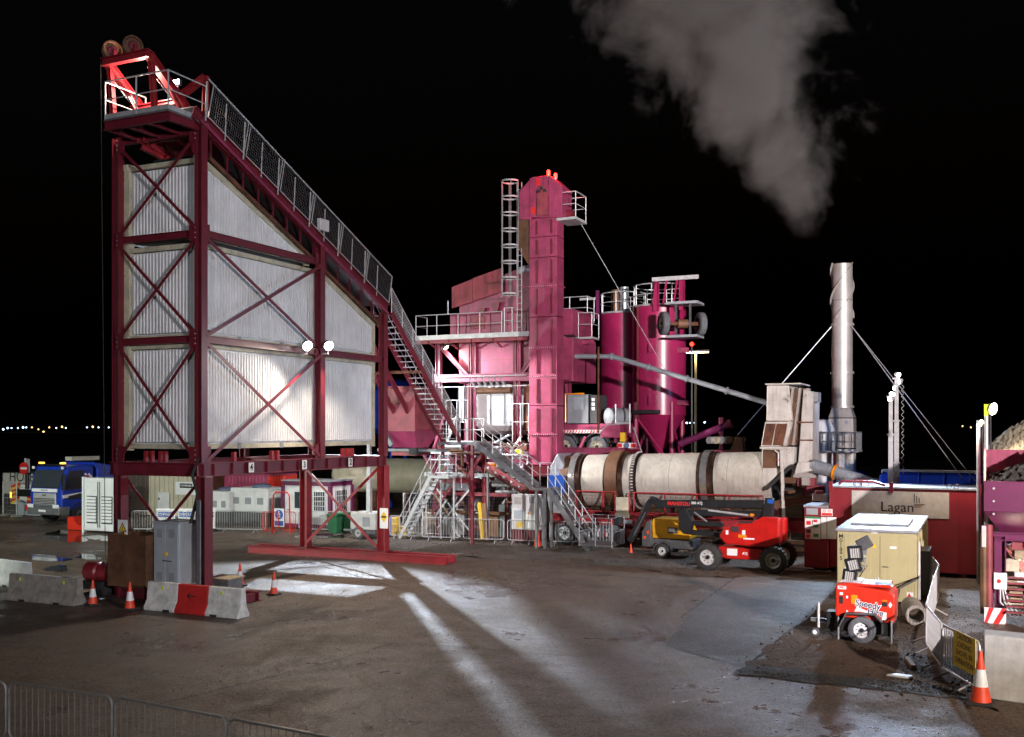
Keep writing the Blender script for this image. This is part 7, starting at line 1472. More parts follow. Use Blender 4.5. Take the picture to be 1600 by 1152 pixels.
# driver in hi-vis
dp = thing('person', 'person in orange hi-vis sitting in the blue lorry cab', 'person', (TX1-.6, TF+1.2, 1.3))
def figure(par, pts, name='body', m_='cloth_dark', sub=2):
    me = bpy.data.meshes.new(name); off = Vector(INFO[par.name]); vs, es, rs = pts
    me.from_pydata([tuple(Vector(v)-off) for v in vs], es, []); o_ = obj(name, me, m_, par); md = o_.modifiers.new('skin', 'SKIN'); 
    if not me.skin_vertices: 
        bm_ = bmesh.new(); bm_.from_mesh(me); bm_.verts.layers.skin.verify(); bm_.to_mesh(me); bm_.free()
    for i, r_ in enumerate(rs): me.skin_vertices[0].data[i].radius = (r_, r_)
    me.skin_vertices[0].data[0].use_root = True; s_ = o_.modifiers.new('sub', 'SUBSURF'); s_.levels = sub; s_.render_levels = sub; return o_
bx3, by3, bz3 = TX1-.6, TF+1.2, 1.35
figure(dp, ([(bx3, by3, bz3+.1), (bx3, by3, bz3+.5), (bx3, by3, bz3+.72), (bx3+.24, by3-.02, bz3+.66), (bx3+.28, by3-.2, bz3+.4), (bx3+.18, by3-.48, bz3+.5), (bx3-.24, by3-.02, bz3+.66), (bx3-.28, by3-.2, bz3+.4), (bx3-.18, by3-.48, bz3+.5), (bx3+.12, by3-.45, bz3+.1), (bx3-.12, by3-.45, bz3+.1)], [(0, 1), (1, 2), (2, 3), (3, 4), (4, 5), (2, 6), (6, 7), (7, 8), (0, 9), (0, 10)], [.16, .17, .13, .085, .06, .045, .085, .06, .045, .09, .09]), 'body', 'hivis')
MB().lathe([(.02, -.13), (.075, -.10), (.095, 0), (.09, .07), (.05, .13), (.01, .14)], (bx3, by3-.02, bz3+.98), n=16).build('head', 'skin', dp, smooth=True)
# red wheel chock, white louvred container
q = G(116, 829); single(MB().prism([(q.x-.5, .02), (q.x+.6, .02), (q.x+.6, .3), (q.x+.15, .3), (q.x-.1, .68), (q.x-.5, .68)], 'y', q.y, q.y+.6), 'wheel_chock', 'gen_red', 'bright red plastic ramp block in front of the lorry wheel', 'chock', tuple(q), bevel=.02)
t = thing('louvred_container', 'white plant container with two louvred doors left of the tower', 'container', (-18.2, 13.2, 0)); x0_, x1_, y_, h_ = FY(130, 800, 13.1).x, FY(180, 800, 13.1).x, 13.1, 2.75
MB().bb(x0_, x1_, y_+.03, y_+.85, .12, h_).build('container_body', 'white', t, bevel=.02)
xm = (x0_+x1_)/2
for a_, b_ in ((x0_+.1, xm-.02), (xm+.02, x1_-.05)):
    d_ = MB().bb(a_, b_, y_, y_+.027, .2, h_-.1).build('door', 'white', t, bevel=.01); MB().bb(a_+.15, b_-.12, y_-.012, y_-.002, .48, 1.85).build('louvre_backing', 'comp_grey', d_)
    for k in range(8): z = .56+k*.16; MB().plate([(a_+.18, y_-.015, z+.115), (b_-.15, y_-.015, z+.115), (b_-.15, y_-.06, z), (a_+.18, y_-.06, z)], (0, -.5, .3), .012).build('louvre_slat', 'white', d_)
    MB().tube((a_+.05 if a_ > xm else b_-.05, y_-.04, .3), (a_+.05 if a_ > xm else b_-.05, y_-.04, h_-.2), .018, 6).build('locking_bar', 'galv_dark', d_)
for x in (x0_, x1_): MB().bb(x-.06, x+.06, y_-.03, y_+.15, .0, h_+.04).build('corner_post', 'white', t)
# HOLBROOK hoarding, no-entry sign, van, fence
c0, c1 = FD(4, 800, 68), FD(116, 800, 70); t = thing('white_trailer', 'pale box trailer lettered HOLBROOK behind the lorry at the left', 'trailer', (c0.x, c0.y, 0))
c1.y = c0.y; zt, zb_ = FD(50, 738, 69).z, .9; MB().bb(c0.x, c1.x+1, c0.y, c0.y+2.4, zb_, zt).build('trailer_body', 'wall_off', t, bevel=.03); text('HOLBROOK', .92, 'print_black', t, (FY(57, 750, c0.y).x, c0.y-.01, FY(57, 746.5, c0.y).z), bold=.0, sx=1.0)
for x in (c0.x+1, c0.x+2.2, c0.x+5): wheel(t, (x, c0.y+.2, .5), .5, .3, (0, -1, 0), 'galv_dark', 'rubber', False)
MB().bb(c0.x+.3, c1.x+.8, c0.y+.5, c0.y+2, .6, .89).build('chassis', 'dark', t)
q = G(40, 795); t = thing('no_entry_sign', 'red and white round no entry sign on a grey pole at the left', 'sign', tuple(q)); zt = FY(40, 716, q.y).z
MB().tube((q.x, q.y, 0), (q.x, q.y, zt), .07, 8).build('pole', 'galv', t); c_ = FY(37, 732, q.y-.12); MB().lathe([(.40, 0), (.40, .02)], (c_.x, q.y-.1, c_.z), (0, -1, 0), 28).build('sign_disc', 'print_red', t); MB().bb(c_.x-.29, c_.x+.29, q.y-.128, q.y-.122, c_.z-.07, c_.z+.07).build('sign_bar', 'print_white', t); MB().bb(q.x+.1, q.x+.4, q.y-.03, q.y, zt-.9, zt-.05).build('back_plate', 'galv', t)
vq = G(38, 803); van = thing('van', 'white van with yellow and red chevrons on its tail at the left edge', 'van', (vq.x, vq.y+2, 0)); vx0, vx1, vy = FY(16, 790, vq.y).x, FY(58, 790, vq.y).x, vq.y
MB().prism([(vy, .45), (vy+4.5, .45), (vy+4.5, 1.1), (vy+3.4, 1.25), (vy+2.7, 1.8), (vy+.15, 1.8), (vy, 1.55)], 'x', vx0, vx1+.3).build('body', 'white', van, bevel=.07, seg=3)
for k, m_ in enumerate(('sign_yellow', 'print_red')*4):
    z0_ = .55+k*.14
    for sg in (0, 1): xa = vx0+.08 if sg == 0 else (vx0+vx1)/2+.3; MB().plate([(xa, vy-.01, z0_), (xa+.75, vy-.01, z0_+.22 if sg == 0 else z0_-.1), (xa+.75, vy-.01, z0_+.4 if sg == 0 else z0_+.08), (xa, vy-.01, z0_+.18)], (0, -1, 0), .006).build('chevron', m_, van) if not (sg == 1 and k > 4) else None
MB().bb(vx0+.5, vx1-.1, vy-.018, vy-.008, 1.05, 1.5).build('rear_window', 'black', van)
for x in (vx0+.07, vx1+.2): MB().bb(x-.06, x+.06, vy-.025, vy-.006, .95, 1.3).build('tail_lamp', 'lamp_amber' if x < vx0+1 else 'print_red', van)
MB().bb(vx0, vx1+.3, vy-.12, vy-.03, .4, .58).build('bumper', 'black', van)
for yy in (vy+.8, vy+3.6):
    for x, o_ in ((vx0+.05, -1), (vx1+.25, 1)): wheel(van, (x, yy, .32), .32, .2, (o_, 0, 0), 'galv_dark', 'rubber', False)
def heras(p, q, label, group, h=2.0, m_='galv', nm='mesh_fence_panel', step=.16):
    p, q = Vector(p), Vector(q); t = thing(nm, label, 'fence', ((p.x+q.x)/2, (p.y+q.y)/2, 0), math.atan2(q.y-p.y, q.x-p.x), group, site=False); a_ = (q-p).length/2-.04
    MB().path([(-a_, 0, .12), (a_, 0, .12), (a_, 0, h), (-a_, 0, h)], .022, 6, True).build('frame', m_, t); MB().tube((-a_, 0, h*.55), (a_, 0, h*.55), .014, 5).build('mid_rail', m_, t)
    for x in (-a_*.94, a_*.94): MB().tube((x, 0, .0), (x, 0, h), .02, 6).build('upright', m_, t); MB().bb(x-.09, x+.09, -.3, .3, 0, .11).build('foot', 'concrete', t)
    w_ = MB(); n_ = int(2*a_/step)
    for k in range(1, n_): w_.beam((-a_+2*a_*k/n_, 0, .14), (-a_+2*a_*k/n_, 0, h-.02), .007, .007)
    for k in range(1, int(h/step*.7)): w_.beam((-a_, 0, .14+k*step*1.4), (a_, 0, .14+k*step*1.4), .007, .007)
    w_.build('wire_mesh', m_, t); return t
heras(G(4, 806), G(27, 808), 'mesh fence panel at the far left in front of the pale trailer', 'mesh fence panels'); q = G(40, 806)
t = thing('water_barrier', 'low white plastic barrier with red panel left of the lorry', 'barrier', tuple(q)); MB().prism([(q.x-.7, .02), (q.x+1.2, .02), (q.x+1.2, .75), (q.x-.3, .75), (q.x-.7, .9)], 'y', q.y, q.y+.4).build('barrier_body', 'grey_cab', t, bevel=.03); MB().bb(q.x, q.x+.6, q.y-.015, q.y-.003, .3, .65).build('red_panel', 'print_red', t)
# ------------------------------------------------------------------ cream shed, generators, container and cabin behind the tower legs
sy_ = 22.0; t = thing('cream_shed', 'cream ribbed steel shed seen behind the tower legs', 'shed', (FY(255, 800, sy_).x, sy_, 0)); xa, xb, zt = FY(172, 800, sy_).x, FY(332, 800, sy_).x, FY(255, 738, sy_).z
npn = int((xb-xa)/.36); pwn = (xb-xa)/npn
for k in range(npn): MB().bb(xa+k*pwn+.014, xa+(k+1)*pwn-.014, sy_-.04, sy_+.02, .05, zt-.005).build('cladding_panel', 'shed', t, bevel=.012)
MB().bb(xa, xb, sy_+.025, sy_+4, .05, zt-.02).build('shed_body', 'rust_brown', t); MB().bb(xa-.1, xb+.1, sy_-.1, sy_+4.1, zt, zt+.1).build('roof', 'shed', t)
for a_, b_ in ((205, 228), (249, 267)): d_ = MB().bb(FY(a_, 800, sy_).x, FY(b_, 800, sy_).x, sy_-.14, sy_-.10, .1, FY(250, 769, sy_).z).build('door', 'white' if a_ > 230 else 'shed', t, bevel=.01); MB().box((FY(a_, 800, sy_).x+.12, sy_-.17, 1.05), (.05, .05, .12)).build('handle', 'comp_grey', d_)
s_ = MB().bb(FY(277, 770, sy_).x, FY(313, 770, sy_).x, sy_-.15, sy_-.10, FY(290, 773, sy_).z, FY(290, 753, sy_).z).build('sign_board', 'print_white', t); q = FY(294, 759, sy_); MB().bb(q.x-.5, q.x+.45, sy_-.156, sy_-.151, q.z-.13, q.z+.13).build('sign_band', 'print_black', s_); text('POWERHIRE', .15, 'print_white', s_, (q.x-.02, sy_-.158, q.z), bold=.02, ex=.001)
def genset(pa, pb, yt_, yb_py, y, label, lettering=False):
    xa, xb = FY(pa, 800, y).x, FY(pb, 800, y).x; zt = FY((pa+pb)/2, yt_, y).z; t = thing('generator_set', label, 'generator', ((xa+xb)/2, y, 0), group='generators behind the barriers')
    MB().bb(xa, xb, y, y+1.8, .75, zt).build('canopy', 'white', t, bevel=.04, seg=2); MB().bb(xa+.03, xb-.03, y+.03, y+1.75, .0, .745).build('base_tank', 'comp_grey', t, bevel=.02)
    w_ = (xb-xa)
    for f0, f1 in ((.03, .32), (.35, .64), (.67, .96)): d_ = MB().bb(xa+w_*f0, xa+w_*f1, y-.022, y-.003, .85, zt-.12).build('door', 'white', t, bevel=.01); MB().bb(xa+w_*(f0+.05), xa+w_*(f1-.08), y-.03, y-.023, zt-.85, zt-.5).build('vent', 'vent_grey', d_)
    MB().lathe([(.5, 0), (.5, .12), (.3, .2)], (xa+w_*.55, y+.9, zt+.003), n=20).build('exhaust_cap', 'tarp', t, smooth=True); return t
genset(316, 358, 768, 830, 18.8, 'white generator with sloped shade left of the others'); genset(360, 419, 763, 830, 19.2, 'white generator with round dark cap behind the barriers')
cy2 = 23.0; t = thing('red_container', 'red ribbed shipping container behind the generators', 'container', (FY(390, 790, cy2).x, cy2, 0)); xa, xb, zt = FY(318, 790, cy2).x, FY(421, 790, cy2).x, FY(400, 741, cy2).z
corr_x(MB(), cy2, xa, xb, .15, zt-.1, .25, .04).build('side_wall', 'crimson', t); corr_y(MB(), xb, cy2+.08, cy2+2.4, .15, lambda q: zt-.1, .26, .06).build('end_wall', 'gen_red', t); MB().bb(xa, xb-.06, cy2+.05, cy2+2.4, .1, zt-.05).build('inner_shell', 'crimson', t); MB().bb(xa-.03, xb+.08, cy2-.06, cy2+2.45, zt-.1, zt).build('roof_frame', 'crimson', t)
for yy in (cy2, cy2+2.4): MB().bb(xb-.05, xb+.1, yy-.06, yy+.08, 0, zt-.1).build('corner_post', 'gen_red', t)
MB().tube((xb+.1, cy2+1.2, .3), (xb+.1, cy2+1.2, zt-.2), .02, 6).build('locking_bar', 'galv', t)
ky = 18.9; t = thing('site_cabin', 'white portable cabin with maroon edges and barred windows', 'cabin', (FY(490, 800, ky).x, ky, 0)); xa, xb, zt = FY(443, 800, ky).x, FY(516, 800, ky).x, FY(500, 753, ky).z; yd = FX(549, 800, xb).y-ky
MB().bb(xa, xb, ky, ky+yd, .18, zt-.22).build('cabin_body', 'white', t); rf = MB().bb(xa-.04, xb+.04, ky-.04, ky+yd+.04, zt-.22, zt).build('roof_trim', 'purple', t); MB().bb(xa-.1, xb+.1, ky-.1, ky+yd+.1, zt+.002, zt+.06).build('roof_sheet', 'roof_pale', rf)
for x, yy in ((xa, ky), (xb, ky), (xb, ky+yd)): MB().bb(x-.09, x+.09, yy-.09, yy+.09, .1, zt-.225).build('corner_post', 'purple', t)
MB().bb(xa, xb, ky-.03, ky, .12, .3).build('bottom_trim', 'purple', t)
d_ = MB().bb(FY(448, 800, ky).x, FY(474, 800, ky).x, ky-.03, ky-.003, .32, zt-.3).build('door', 'white', t, bevel=.01); MB().bb(FY(461, 800, ky).x, FY(472, 800, ky).x, ky-.04, ky-.031, 1.1, zt-.55).build('door_window', 'glass', d_); MB().box((FY(451, 800, ky).x, ky-.06, 1.0), (.1, .05, .04)).build('handle', 'comp_grey', d_)
def barred(xa, xb, za, zb_, y=None, x=None):
    if y is not None:
        w_ = MB().bb(xa, xb, y-.02, y-.004, za, zb_).build('window', 'glass', t); b_ = MB()
        for k in range(6): q = xa+(xb-xa)*k/5; b_.tube((q, y-.06, za), (q, y-.06, zb_), .012, 5)
        for k in range(5): q = za+(zb_-za)*k/4; b_.tube((xa, y-.06, q), (xb, y-.06, q), .012, 5)
    else:
        w_ = MB().bb(x+.004, x+.02, xa, xb, za, zb_).build('window', 'glass', t); b_ = MB()
        for k in range(7): q = xa+(xb-xa)*k/6; b_.tube((x+.06, q, za), (x+.06, q, zb_), .012, 5)
        for k in range(5): q = za+(zb_-za)*k/4; b_.tube((x+.06, xa, q), (x+.06, xb, q), .012, 5)
    b_.build('window_bars', 'print_white', w_)
barred(FY(491, 800, ky).x, FY(508, 800, ky).x, 1.0, zt-.5, y=ky); barred(ky+.45, ky+yd-.45, .9, zt-.45, x=xb)
for k in range(2): q = G(524+k*13, 836-k*2); b2 = thing('wheelie_bin', ('left' if k == 0 else 'right')+' green wheelie bin beside the white cabin', 'bin', tuple(q), group='green bins by the cabin'); MB().hexa([q+V(-.22, -.25, .08), q+V(.22, -.25, .08), q+V(.22, .25, .08), q+V(-.22, .25, .08)], [q+V(-.29, -.34, .95), q+V(.29, -.34, .95), q+V(.29, .34, .95), q+V(-.29, .34, .95)]).build('bin_body', 'bin_green', b2, bevel=.03); MB().box(q+V(0, 0, 1.0), (.62, .74, .08)).build('lid', 'bin_green', b2, bevel=.03)
# cream horizontal tank behind
c_ = FD(560, 748, 62); t = thing('cream_tank', 'large cream horizontal tank behind the cabin and the tower', 'tank', (c_.x, c_.y, 0)); c2_ = FD(735, 748, 56.5)
xa, xb = FD(500, 748, 62).x, FD(735, 748, 62).x; MB().lathe([(.3, 0), (.9, .1), (1.05, .3), (1.05, xb-xa-.3), (.9, xb-xa-.1), (.3, xb-xa)], (xa, c_.y+1, 2.35), (1, 0, 0), 36).build('tank_shell', 'shed', t, smooth=True)
for k in range(4): x = xa+.8+k*(xb-xa-1.6)/3; MB().lathe([(1.055, -.03), (1.07, 0), (1.055, .03)], (x, c_.y+1, 2.35), (1, 0, 0), 36, False).build('tank_band', 'shed', t, smooth=True); MB().bb(x-.15, x+.15, c_.y+.3, c_.y+1.7, 0, 1.45).build('saddle', 'rust', t)
# ------------------------------------------------------------------ barriers behind the tower
xs = [(205, 240), (243, 288), (290, 330), (335, 416), (466, 534), (538, 560)]
for i, (a_, b_) in enumerate(xs): barrier(G(a_, 832), G(b_, 832.5+i*.3), ['barrier behind the white warning sign on the tower leg', 'barrier behind the grey cabinet, left part', 'barrier just left of the tower leg in the background', 'barrier in front of the white generators', 'barrier in front of the site cabin', 'barrier beside the grey lighting trailer'][i], 'barriers behind the tower')
for i, (a_, b_) in enumerate(((236, 268), (270, 300), (302, 331))):
    q0_, q1_ = G(a_, 831), G(b_, 831.5); yaw = math.atan2(q1_.y-q0_.y, q1_.x-q0_.x); L_ = (q1_-q0_).length; c_ = (q0_+q1_)/2; b2 = thing('site_board', ['left', 'middle', 'right'][i]+' white lettered board on the barriers behind the cabinet', 'board', (c_.x, c_.y+.3, 0), yaw, 'white boards on the barriers', site=False)
    MB().bb(-L_*.46, L_*.46, .0, .04, .15, 1.15).build('board_panel', 'print_white', b2, bevel=.01); MB().bb(-L_*.38, L_*.38, -.008, -.002, .72, .98).build('letter_band', 'sign_blue' if i < 2 else 'comp_grey', b2); text('COMPOUND', .16, 'print_white', b2, (0, -.010, .85), bold=.02, ex=.001)
    for x in (-L_*.35, L_*.35): MB().bb(x-.04, x+.04, .05, .45, 0, .14).build('foot', 'rubber', b2)
for i, (a_, b_) in enumerate(((409, 436), (440, 463))): barrier(G(a_, 834), G(b_, 834.5), ['left wing of the red pedestrian gate', 'right wing of the red pedestrian gate'][i], 'red gate barriers', 'gen_red', nb_=7)
q = G(438, 834); t = thing('pedestrian_gate', 'tall red tubular pedestrian gate frame with blue sign', 'gate', tuple(q)); MB().path([q+V(-.5, 0, 0), q+V(-.42, 0, 1.9), q+V(-.3, 0, 2.05), q+V(.42, 0, 2.05), q+V(.54, 0, 1.9), q+V(.6, 0, 0)], .035, 6).build('gate_frame', 'gen_red', t)
t = thing('walkway_sign', 'blue and white pedestrian sign on the red gate', 'sign', (q.x, q.y-.08, .5)); MB().bb(q.x-.30, q.x+.30, q.y-.10, q.y-.08, .35, 1.25).build('sign_panel', 'print_white', t); MB().lathe([(.24, 0), (.24, .006)], (q.x, q.y-.102, .95), (0, -1, 0), 24).build('blue_disc', 'sign_blue', t); MB().bb(q.x-.26, q.x+.26, q.y-.108, q.y-.102, .4, .64).build('text_band', 'sign_blue', t)
fg = MB(); fg.tube((q.x, q.y-.112, 1.10), (q.x, q.y-.118, 1.10), .035, 10)
for a_, b_ in (((0, 1.06), (.0, .92)), ((0, .92), (-.09, .78)), ((0, .92), (.08, .79)), ((0, 1.03), (-.09, .95)), ((0, 1.03), (.09, .93))): fg.beam((q.x+a_[0], q.y-.114, a_[1]), (q.x+b_[0], q.y-.114, b_[1]), .035, .006, (0, 1, 0))
fg.build('walking_figure', 'print_white', t)
# middle row: barriers and mesh panels before the plant
for i, (a_, b_, yy) in enumerate(((608, 655, 842), (658, 720, 845), (723, 788, 848), (792, 838, 850), (858, 905, 852), (908, 958, 854), (1222, 1236, 868))): barrier(G(a_, yy), G(b_, yy+1.2), ['barrier at the foot of the pale access stair', 'barrier below the braced support frame', 'barrier with the yellow plank behind it', 'barrier in front of the white electrical panel', 'barrier before the drum wheel left of the stair foot', 'barrier right of the grey stair foot', 'small barrier behind the boom lift wheel'][i], 'barriers before the plant')
for i, (a_, b_) in enumerate(((664, 711), (712, 757), (760, 797))): heras(G(a_, 838), G(b_, 839), ['left mesh fence panel before the plant', 'middle mesh fence panel before the plant', 'right mesh fence panel before the plant'][i], 'mesh fence panels', 2.05, step=.12)
heras(G(629, 836), G(662, 837), 'mesh fence panel behind the pale access stair', 'mesh fence panels', 2.05, step=.12)
q = G(750, 846); t = thing('yellow_beam', 'weathered yellow beam leaning on the fence', 'beam', tuple(q)); MB().beam(q+V(.12, -.05, .05), q+V(-.22, .35, 1.75), .16, .16).build('beam_body', 'sign_yellow', t, bevel=.02); MB().beam(q+V(.32, -.02, .05), q+V(.0, .38, 1.72), .16, .18).build('beam_back', 'wood', t, bevel=.02)
yp = 17.75; t = thing('electrical_panel', 'weathered white electrical panel with two doors below the stair landing', 'cabinet', (FY(820, 838, 17.75).x, 17.75, 0)); xa, xb, za, zb_ = FY(799, 800, yp).x, FY(842, 800, yp).x, FY(820, 828, yp).z, FY(820, 773, yp).z
MB().bb(xa, xb, yp, yp+.5, za, zb_).build('panel_body', 'mixer_white', t, bevel=.02); xm = (xa+xb)/2
for a_, b_ in ((xa+.03, xm-.01), (xm+.01, xb-.03)): MB().bb(a_, b_, yp-.022, yp-.003, za+.04, zb_-.04).build('door', 'mixer_white', t, bevel=.01)
for (a_, b_, c_, d_, m_) in ((.12, .38, .72, .92, 'wall_off'), (.10, .42, .30, .55, 'grey_cab'), (.66, .86, .76, .94, 'grey_cab'), (.2, .42, .06, .22, 'sign_yellow'), (.6, .66, .45, .5, 'amber')): MB().bb(xa+(xb-xa)*a_, xa+(xb-xa)*b_, yp-.035, yp-.023, za+(zb_-za)*c_, za+(zb_-za)*d_).build('panel_label', m_, t)
for x in (xa+.1, xb-.1): MB().bb(x-.06, x+.06, yp+.1, yp+.4, 0, za).build('foot', 'maroon', t)
MB().bb(xa, xb, yp+.1, yp+.4, .1, za-.02).build('plinth', 'maroon', t)
for k, (px, m_, lb_) in enumerate(((609, 'barrel_blue', 'blue plastic barrel beside the right tower leg'), (616, 'sign_yellow', 'yellow barrel under the pale access stair'), (630, 'sign_yellow', 'second yellow barrel lying under the access stair'))): q = G(px, 838.5); t = thing('barrel', lb_, 'barrel', tuple(q), group='plastic barrels'); MB().lathe([(.25, 0), (.29, .04), (.29, .28), (.31, .3), (.29, .32), (.29, .6), (.31, .62), (.29, .64), (.29, .9), (.24, .95)] if k < 2 else [(.2, 0), (.24, .03), (.24, .5), (.2, .55)], q, n=22).build('drum_wall', m_, t, smooth=True); MB().lathe([(.2, .0), (.2, .015)], q+V(0, 0, .952 if k < 2 else .552), n=16).build('lid', 'black', t)
# ------------------------------------------------------------------ grey lighting tower behind the storage tower
q = G(568, 843); lt = thing('lighting_tower', 'grey towable lighting tower with tall mast behind the right tower legs', 'lighting tower', tuple(q)); xx, yy = q.x, q.y
MB().bb(xx-.75, xx+.65, yy, yy+1.2, .45, 1.25).build('canopy', 'grey_gen', lt, bevel=.05, seg=2); MB().bb(xx-.7, xx+.6, yy+.05, yy+1.15, .25, .445).build('base_frame', 'comp_grey', lt); MB().bb(xx-.05, xx+.35, yy-.015, yy-.003, .6, 1.05).build('vent', 'vent_grey', lt)
for a_ in (yy-.02, yy+1.22): wheel(lt, (xx-.25, a_, .3), .3, .18, (0, -1 if a_ < yy+.5 else 1, 0), 'grey_gen', 'rubber_dusty')
MB().beam((xx-.75, yy+.6, .35), (xx-1.5, yy+.6, .35), .08, .08).build('drawbar', 'galv_dark', lt); mxp, myp = FY(577, 800, yy+.5).x, yy+.5; z = 1.2
for k, zt in enumerate((3.2, 5.0, 6.8, 8.4)): MB().beam((mxp, myp, z), (mxp, myp, zt), .2-.03*k, .2-.03*k).build('mast_section', 'galv', lt); z = zt
MB().beam((mxp-.7, myp, 8.4), (mxp+.7, myp, 8.4), .08, .08).build('lamp_bar', 'galv', lt)
for k, (dx, tg, pw, colr, an) in enumerate(((-.6, (6, -15, 0), 14000, (.74, .86, 1), 66), (-.2, (-12, 18, 0), 3500, (1, .96, .90), 100), (.2, (1.0, 20.5, 2.2), 3600, (.88, .92, 1), 110), (.6, (12, 17.5, 2.0), 11000, (1, .95, .88), 56))):
    p = V(mxp+dx, myp, 8.55); dirv = (V(*tg)-p).normalized(); o_ = MB().lathe([(.07, -.2), (.17, -.1), (.2, .02)], p, dirv, 16).build('lamp_head', 'lamp_body', lt, smooth=True); MB().lathe([(.18, .022), (.001, .05)], p, dirv, 16).build('lamp_lens', 'lamp_white', o_); wlight('lighting_tower_beam', 'SPOT', p+dirv*.15, pw, colr, tg, an, .35, .11)
# plant work lamps (under the deck and over the raised trailer)
def worklamp(at, label, tgt, pw, colr=(1, .95, .9), an=140):
    at = Vector(at); t = thing('work_lamp', label, 'lamp', tuple(at), group='work lamps on the plant'); dirv = (Vector(tgt)-at).normalized(); MB().lathe([(.06, -.16), (.13, -.08), (.15, .02)], at, dirv, 14).build('lamp_head', 'lamp_body', t, smooth=True); MB().lathe([(.135, .022), (.001, .04)], at, dirv, 14).build('lamp_lens', 'lamp_warm', t); MB().tube(at, at+V(0, .25, .18), .025, 6).build('bracket', 'galv', t); wlight('work_lamp_beam', 'SPOT', at+dirv*.12, pw, colr, tgt, an, .5, .1)
worklamp(FY(697, 543, Y0-.2), 'yellowish work lamp under the left end of the deck', (1, 19.5, 5.5), 160, (1, .85, .6))
# ------------------------------------------------------------------ floodlight masts behind the camera and beside the yard, outside the picture
def fmast(x, y, h, label, aims):
    p = W2S((x, y, 0)); t = thing('floodlight_mast', label, 'light mast', tuple(p), group='floodlight masts behind the viewer')
    MB().tube((p.x, p.y, 0), (p.x, p.y, h), .12, 8, .07).build('mast', 'galv', t); MB().beam((p.x-.9, p.y, h), (p.x+.9, p.y, h), .08, .08).build('lamp_bar', 'galv', t)
    for k, (tg, pw, colr, an) in enumerate(aims):
        a_ = V(p.x-.8+k*.4, p.y, h+.15); dirv = (Vector(tg)-a_).normalized(); MB().lathe([(.07, -.2), (.2, -.1), (.24, .02)], a_, dirv, 16).build('lamp_head', 'lamp_body', t, smooth=True); MB().lathe([(.22, .022), (.001, .05)], a_, dirv, 16).build('lamp_lens', 'lamp_cool', t); wlight('floodlight_mast_beam', 'SPOT', a_+dirv*.15, pw, colr, tg, an, .5, .14)
fmast(-6, -20, 10, 'tall floodlight mast behind the viewer on the left', ((W2S((-10, 36, 9)), 9500, (.92, .94, 1), 40),))
fmast(17, -7, 9.5, 'tall floodlight mast behind the viewer on the right', ((W2S((-6, 38, 8)), 13500, (.64, .77, 1), 42), (W2S((5, 48, 5)), 50000, (1, .90, .98), 30), (W2S((4, 25, 0)), 22000, (1, .74, .52), 66), (W2S((13, 37, 2.2)), 12500, (1, .93, .85), 40), (W2S((13, 58, 24)), 80000, (1, .93, .92), 34)))  # heads at the boom lift and the steam are added to brighten them
fmast(-31, 27, 9, 'added floodlight mast outside the left edge of the yard', ((W2S((-22, 50, 1)), 17000, (.93, 1, .90), 95),))  # unseen mast, added to light the lorry and the container fronts
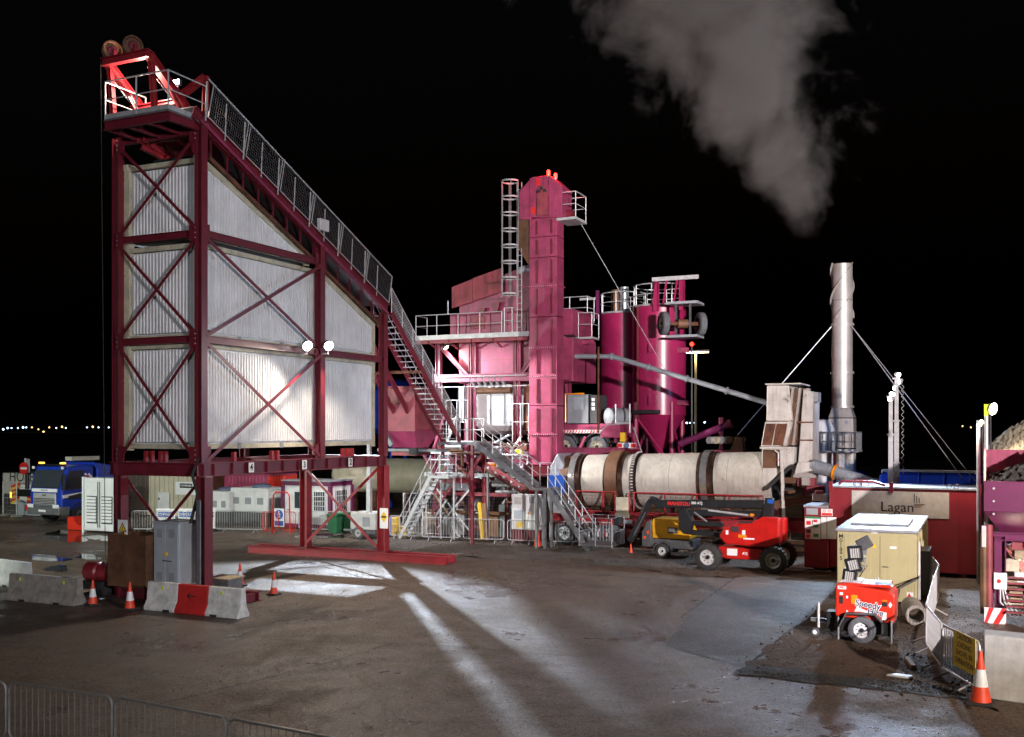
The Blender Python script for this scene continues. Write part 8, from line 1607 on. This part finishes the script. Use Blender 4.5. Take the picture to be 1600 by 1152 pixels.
# ------------------------------------------------------------------ steam plume drifting from the chimney
ap, tp_ = FD(1260, 374, 54), FD(1052, -160, 64)
def steam_mat():
    m = bpy.data.materials.new('steam'); m.use_nodes = True; t = m.node_tree; L = t.links
    for n in list(t.nodes): t.nodes.remove(n)
    out = _n(t, 'OutputMaterial'); vol = _n(t, 'VolumePrincipled'); L.new(vol.outputs[0], out.inputs['Volume']); vol.inputs['Color'].default_value = (.95, .90, .90, 1); vol.inputs['Anisotropy'].default_value = .0
    tc = _n(t, 'TexCoord'); sp = _n(t, 'SeparateXYZ')
    nz = _n(t, 'TexNoise'); nz.inputs['Scale'].default_value = .20; nz.inputs['Detail'].default_value = 8; nz.inputs['Roughness'].default_value = .66; nz.inputs['Distortion'].default_value = .3
    L.new(tc.outputs['Object'], nz.inputs['Vector']); L.new(tc.outputs['Object'], sp.inputs[0])
    def M(op, a, b=None, c=None):
        n = _n(t, 'Math', operation=op)
        for i, q in enumerate((a, b, c)):
            if q is None: continue
            if isinstance(q, (int, float)): n.inputs[i].default_value = q
            else: L.new(q, n.inputs[i])
        return n.outputs[0]
    H_ = tp_.z-ap.z; f_ = M('DIVIDE', sp.outputs[2], H_); fc = M('MAXIMUM', f_, 0.)
    lean = (tp_.x-ap.x); leany = (tp_.y-ap.y)
    half = M('ADD', M('MULTIPLY', M('POWER', fc, .78), 12.2), 1.4)
    dx = M('DIVIDE', M('SUBTRACT', sp.outputs[0], M('MULTIPLY', f_, lean)), half); dy = M('DIVIDE', M('SUBTRACT', sp.outputs[1], M('MULTIPLY', f_, leany)), half)
    r2 = M('SQRT', M('ADD', M('MULTIPLY', dx, dx), M('MULTIPLY', dy, dy)))
    e = M('SUBTRACT', M('MULTIPLY', M('SUBTRACT', nz.outputs[0], .5), 3.2), M('SUBTRACT', r2, .60))
    fade = M('MULTIPLY', M('MINIMUM', M('MAXIMUM', M('MULTIPLY', f_, 12.), 0.), 1.), 1.)
    mr = _n(t, 'MapRange'); mr.interpolation_type = 'SMOOTHSTEP'; mr.inputs[1].default_value = 0.; mr.inputs[2].default_value = .6; L.new(e, mr.inputs[0])
    L.new(M('MULTIPLY', M('MULTIPLY', mr.outputs[0], fade), .5), vol.inputs['Density']); MATS['steam'] = m
steam_mat()
rows = []; mb = MB(); n_ = 18
for k in range(9):
    f_ = k/8; c_ = V(0, 0, 0).lerp(tp_-ap, f_); hw = (12.2*f_**.78+1.4)*1.35+.8
    for i in range(n_): a_ = 2*math.pi*i/n_; mb.v.append(c_+V(hw*math.cos(a_), hw*math.sin(a_), -1.0 if k == 0 else 0))
for k in range(8):
    for i in range(n_): j_ = (i+1) % n_; mb.f.append((k*n_+i, k*n_+j_, (k+1)*n_+j_, (k+1)*n_+i))
mb.f += [tuple(range(n_))[::-1], tuple(range(8*n_, 9*n_))]
o = mb.build('steam_plume', 'steam'); o.location = S2W(ap); o.rotation_euler = (0, 0, YAW); o['kind'] = 'stuff'; o['label'] = 'grey steam plume drifting up from the chimney'
